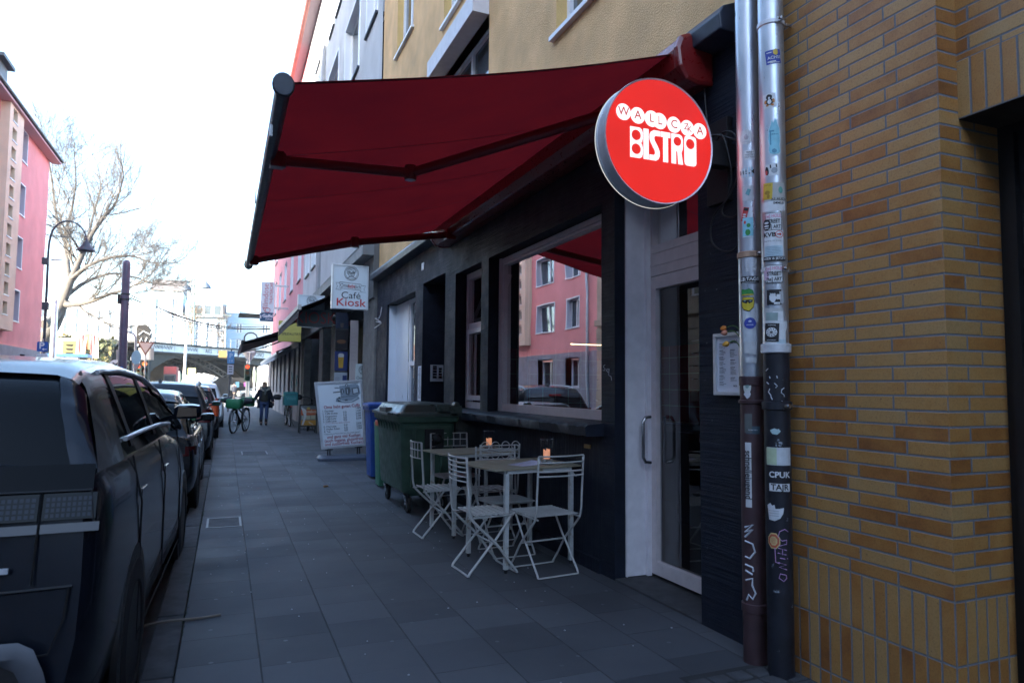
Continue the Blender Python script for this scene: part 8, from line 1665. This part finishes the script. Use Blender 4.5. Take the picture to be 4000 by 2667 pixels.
# double armed lamp post, lattice mast, barriers, red lorry
q = at(440, 640, 72); g0 = at(421, 868, 72); t = thing("street_lamp", "pale tall lamp post with two curved arms and hanging bell lamps before the bridge", "street lamp", (g0.x, 72, 0))
b = MB(); b.tube([(at(424, 850, 72)).xyz*1.0, at(428, 780, 72), at(436, 690, 72), at(440, 640, 72), at(440, 636, 72)], [.13, .12, .09, .07, .06], 10); b.tube([(at(424, 850, 72).x, 72, -.1), at(424, 850, 72)], .14, 10)
for pts in ([(440, 660), (441, 640), (446, 628), (455, 626)], [(437, 665), (435, 645), (433, 635), (440, 628)]): b.tube(smooth_pts([at(x, y, 72) for x, y in pts]), .05, 6)
b.build("pole", mat("pale_grey_pole", (.46, .47, .48), .5), t, smooth=60)
for (x, y) in ((474, 650), (429, 655)): q = at(x, y, 72); b = MB(); b.lathe([(0, .55), (.04, .5), (.05, .12), (.15, .0), (.42, -.34), (.46, -.5), (.36, -.5), (0, -.3)], q, None, 18); b.build("lamp_shade", mat("slate_lamp_shade", (.09, .12, .16), .5), t, smooth=50)
b = MB(); b.tube([at(455, 626, 72), at(474, 640, 72)], .02, 4); b.tube([at(435, 632, 72), at(429, 646, 72)], .03, 4); b.build("hanger", SG, t)
q = at(435, 845, 71.8); MB().box(q.x-.12, q.x+.55, 71.6, 71.8, q.z-1.1, q.z+.0).build("notice", mat("pale_yellow_notice", (.50, .50, .22), .6), t)
q = at(437, 780, 112); tq = at(437, 628, 112); t = thing("lattice_mast", "green grey steel lattice mast rising behind the bridge deck", "mast", (q.x, 112, ZT)); b = MB(); hz = tq.z-ZT
for x in (-.5, .5):
    for y in (-.5, .5): b.bar((q.x+x, 112+y, ZT-.05), (q.x+x*.5, 112+y*.5, tq.z), .12)
for i in range(14):
    z0_, z1_ = ZT+hz*i/14, ZT+hz*(i+1)/14; k0, k1 = .5-.25*i/14, .5-.25*(i+1)/14; s = 1 if i % 2 else -1
    b.bar((q.x-s*k0, 112-k0, z0_), (q.x+s*k1, 112-k1, z1_), .06); b.bar((q.x-k1, 112-k1, z1_), (q.x+k1, 112-k1, z1_), .06)
b.bar((q.x-3, 112, ZT+hz*.45), (q.x+5.5, 112, ZT+hz*.45), .08); b.bar((q.x-2, 112, ZT+hz*.68), (q.x+6.5, 112, ZT+hz*.68), .08); b.build("lattice", mat("mast_green", (.16, .22, .21), .6), t)
b = MB()
for (xa, ya, xb, yb_, Ya, Yb) in ((345, 733, 613, 747, 112, 124), (345, 745, 613, 770, 110, 122), (430, 690, 620, 715, 112, 124), (430, 705, 620, 700, 112, 124), (345, 726, 440, 737, 112, 112)): b.tube([at(xa, ya, Ya), at(xb, yb_, Yb)], .035, 4)
tag(b.build("catenary_wire", mat("pale_wire", (.30, .33, .36), .5)), "thin overhead railway wires strung above the bridge deck", "wire")
b = MB(); rn = random.Random(9)
q0, q1 = px5(1515, 645, 78), px5(1740, 738, 78)
t = thing("barrier_stack", "sunlit heap of white metal barriers loaded up in the road before the bridge", "barriers", ((q0.x+q1.x)/2, 78, 0)); wd_ = q1.x-q0.x
for i in range(9):
    x = q0.x+wd_*(.28+.065*i); z0_ = q1.z; z1_ = q0.z-.25+rn.uniform(-.25, .2); y = 77.5+i*.2
    b.bar((x-.45, y, z0_), (x+.35, y, z1_), .06); b.bar((x+.75, y, z0_), (x+1.4, y, z1_-.3), .06)
    for k in range(7): u = k/6; b.bar((x-.45+.8*u, y, z0_+(z1_-z0_)*u), (x+.75+.65*u, y, z0_+(z1_-.3-z0_)*u), .035)
for k in range(9): z = q1.z-.4+k*.16; b.bar((q0.x+.3*wd_, 77.3, z), (q1.x, 77.3, z-.05), .05)
b.build("barrier", mat("white_barrier_metal", (.72, .73, .74), .45), t); b = MB(); b.prism([(q0.x, q1.z), (q0.x+.28*wd_, q1.z), (q0.x+.30*wd_, q0.z-.6), (q0.x+.12*wd_, q0.z-.2), (q0.x-.0, q0.z-1.0)], lambda u, v, w_: Vector((u, 78+w_, v)), 0, 1.5); b.build("tarpaulin", mat("white_tarpaulin", (.72, .73, .73), .6, nz=(1, .1)), t, bevel=.05)
b = MB(); b.box(q0.x, q1.x, 77.2, 79.6, .5, q1.z-.42); b.build("flatbed", K['iron'], t)
b = MB()
for x in (q0.x+.6, q1.x-.6):
    for y in (77.6, 79.2): b.lathe([(0, -.12), (.48, -.12), (.5, 0), (.48, .12), (0, .12)], (x, y, .4), TYRE_M, 20)
b.build("wheel", K['rubber'], t)
q0, q1 = px5(1368, 600, 92), px5(1450, 700, 92); t = thing("red_lorry", "dark red and black lorry waiting under the bridge", "lorry", ((q0.x+q1.x)/2, 93, 0)); b = MB(); b.box(q0.x, q1.x+.3, 92, 96, .7, q0.z); b.build("body", mat("dull_red_tarp", (.24, .03, .03), .6, nz=(1, .2)), t, bevel=.08); b = MB(); b.box(q0.x+.05, q1.x+.25, 91.2, 91.99, .6, q0.z-.9); b.build("cab", K['iron'], t, bevel=.1); b = MB(); b.box(q0.x+.2, q1.x+.1, 91.17, 91.2, 1.6, q0.z-1.1); b.build("windscreen", K['dark_glass'], t); b = MB()
for x in (q0.x+.2, q1.x+.1): b.lathe([(0, -.12), (.48, -.12), (.5, 0), (.48, .12), (0, .12)], (x, 91.8, .4), TYRE_M, 20)
b.build("wheel", K['rubber'], t)
# ================================================================ houses behind the bridge
FP = mat('haze_lightened_pane', (.16, .20, .25), .08, spec=.8)  # pane colour lightened in place of distance haze
def far_house(name, label, px0, px1, pyt, Y, m, cols, rows_, roof=None, dep=14, zb=0., group=None, lift=0):
    a, c = at(px0, 700, Y), at(px1, 700, Y); h = at((px0+px1)/2, pyt, Y).z
    t = thing(name, label, "building", ((a.x+c.x)/2, Y+dep/2, 0)); hs = []; W = c.x-a.x
    for i in range(cols):
        for j in range(rows_):
            u = a.x+W*(i+.5)/cols; v = 7.6+(h-9.2)*(j+.25)/rows_; hs.append((u-.55, u+.55, v, v+1.9))
    b = MB(); facade(b, fy(Y), a.x, c.x, zb, h, hs, .25)
    for xx in (a.x, c.x): b.quad((xx, Y, zb), (xx, Y+dep, zb), (xx, Y+dep, h), (xx, Y, h))
    b.quad((a.x, Y, h), (c.x, Y, h), (c.x, Y+dep, h), (a.x, Y+dep, h)); b.build("wall", m, t)
    for q in hs: window(t, fy(Y), *q, .25, .12, mull=(.5,), mg=FP, sill=.1)
    if roof:
        b = MB(); rz_, fl_ = roof; b.loft([[(x, Y-.4, h), (x, Y-.4, h+.15), (x, Y+dep*.5, h+rz_), (x, Y+dep, h)] for x in (a.x-.1, c.x+.1)]); b.build("roof", fl_, t)
    return t
HW = mat("white_house_render", (.70, .70, .70), .85, nz=(.15, .06)); HB_ = mat("shade_tinted_render", (.42, .52, .60), .85, nz=(.15, .06)); SRF = mat("brown_tile_roof", (.20, .175, .16), .8, nz=(1, .2))  # blue tint paints shade and haze into the white walls
far_house("white_house", "long white house on the far left behind the ivy bank", 90, 344, 690, 150, HW, 10, 3)
far_house("white_house", "white house with a brown tiled roof left of the lattice mast", 346, 420, 668, 140, HB_, 2, 4, (3.0, SRF))
t = far_house("white_house", "white house tinted blue for shade and haze with a dark mansard and dormers right of the lattice mast", 421, 520, 728, 138, HB_, 4, 3)
a, c = at(425, 728, 138), at(520, 728, 138); hm = at(470, 693, 138).z
b = MB(); b.loft([[(x, 137.6, a.z), (x, 138.4, hm-.3), (x, 140, hm), (x, 150, hm), (x, 150, a.z)] for x in (a.x, c.x)]); b.build("mansard_roof", mat("slate_blue_mansard", (.10, .14, .19), .7, nz=(.5, .2)), t)
for px in (438, 456, 477, 500): q = at(px, 712, 137.4); b = MB(); b.box(q.x-.8, q.x+.8, 137.3, 139, q.z-1.2, q.z+1.1); d_ = b.build("dormer", HW, t); MB().box(q.x-.55, q.x+.55, 137.27, 137.3, q.z-.95, q.z+.85).build("pane", K['pane'], d_)
t = far_house("white_house", "plain white gabled house farthest right behind the bridge", 521, 640, 720, 142, HB_, 2, 2)
a, c, e = at(521, 728, 141.8), at(640, 728, 141.8), at(575, 690, 141.8)
b = MB(); b.prism([(a.x+2, a.z), (e.x-1.5, e.z), (c.x, e.z), (c.x, a.z)], fy(142), 0, 10); b.build("gable", HB_, t); b = MB()
for k in range(5): x = e.x+k*1.6; b.bar((x, 142.2, e.z), (x, 142.2, e.z+1.3), .08)
b.bar((e.x, 142.2, e.z+1.3), (e.x+8, 142.2, e.z+1.3), .08); b.bar((e.x, 142.2, e.z+.7), (e.x+8, 142.2, e.z+.7), .06); b.build("roof_railing", RL, t)
q = at(250, 700, 136); b = MB()
for s in (-.5, .5): b.bar((at(395, 0, 136).x if False else at(385, 760, 136).x+s, 136, 7), (at(385, 760, 136).x+s, 136, at(385, 690, 136).z), .12)
for k in range(14): b.bar((at(385, 760, 136).x-.5, 136, 7.5+k*.8), (at(385, 760, 136).x+.5, 136, 7.5+k*.8), .07)
tag(b.build("fire_ladder", mat("pale_steel", (.42, .46, .50), .5)), "narrow steel ladder frame on the wall left of the lattice mast", "ladder")
# pale winter air over the whole street
hz = MB().box(-75, 75, -60, 235, -1.2, 34).build("haze", (lambda m: m)(bpy.data.materials.new("pale_air"))); hm_ = hz.data.materials[0]; hm_.use_nodes = True; hn = hm_.node_tree; hn.nodes.clear()
ho, hv = hn.nodes.new("ShaderNodeOutputMaterial"), hn.nodes.new("ShaderNodeVolumePrincipled"); hv.inputs["Color"].default_value = (.86, .93, 1, 1); hv.inputs["Density"].default_value = .0003; hv.inputs["Anisotropy"].default_value = .0; hn.links.new(hv.outputs[0], ho.inputs["Volume"]); tag(hz, kind='stuff')
# pavement plates and litter
def plate(label, x0, x1, y0, y1, rz=0):
    t = thing("manhole_cover", label, "manhole cover", ((x0+x1)/2, (y0+y1)/2, 0)); b = MB()
    e = .02
    for q in ((x0, x0+e, y0, y1), (x1-e, x1, y0, y1), (x0+e, x1-e, y0, y0+e), (x0+e, x1-e, y1-e, y1)): b.box(q[0], q[1], q[2], q[3], -.02, .006)
    b.build("frame", mat("bare_steel_edge", (.13, .135, .145), .5, metal=.3) if "bare_steel_edge" not in bpy.data.materials else bpy.data.materials["bare_steel_edge"], t); MB().box(x0+e, x1-e, y0+e, y1-e, -.02, .004).build("lid", K['kerb'], t)
plate("rectangular steel edged manhole cover at the kerb beside the dark crossover", -.13, .20, 7.58, 8.12)
plate("rectangular manhole cover in the pavement near the green container", .36, .86, 15.2, 16.0)
b = MB(); b.tube(smooth_pts([(-.43, 4.62, .012), (-.30, 4.65, .022), (-.18, 4.68, .012), (-.10, 4.69, .008), (.02, 4.72, .006)]), [.008]*21, 6); tag(b.build("twig", mat("pale_twig", (.20, .17, .14), .8), smooth=60), "pale twig lying across the kerb behind the dark crossover", "twig")
rn = random.Random(21)
for i in range(1): tag(MB().tube([(1.32, 10.1, .012), (1.38, 10.12, .012)], .012, 6).build("cigarette_butt", mat("butt_orange", (.40, .20, .08), .8)), "orange cigarette end on the pavement in front of the green container", "cigarette end")
b = MB()
for i in range(260):
    y = rn.uniform(2.6, 10); x = -.183+rn.uniform(-.012, .012)
    if math.sin(y*1.7)+.5*math.sin(y*4.1) < .35: continue
    h = rn.uniform(.006, .022); a = rn.uniform(0, 6.28); b.quad((x, y, -.002), (x+.004, y+.003, -.002), (x+.01*math.cos(a), y+.01*math.sin(a), h))
tag(b.build("moss", mat("joint_moss", (.06, .085, .025), .9)), kind='stuff')
b = MB()
for i in range(150):
    x, y = rn.uniform(-.1, 2.5), rn.uniform(2.4, 16); r_ = rn.uniform(.003, .007); a = rn.uniform(0, 6); b.lathe([(r_, 0), (r_*.8, .004), (0, .005)], (x, y, .0005), None, 5)
tag(b.build("litter_crumbs", mat("pale_grit", (.34, .34, .36), .8)), kind='stuff')
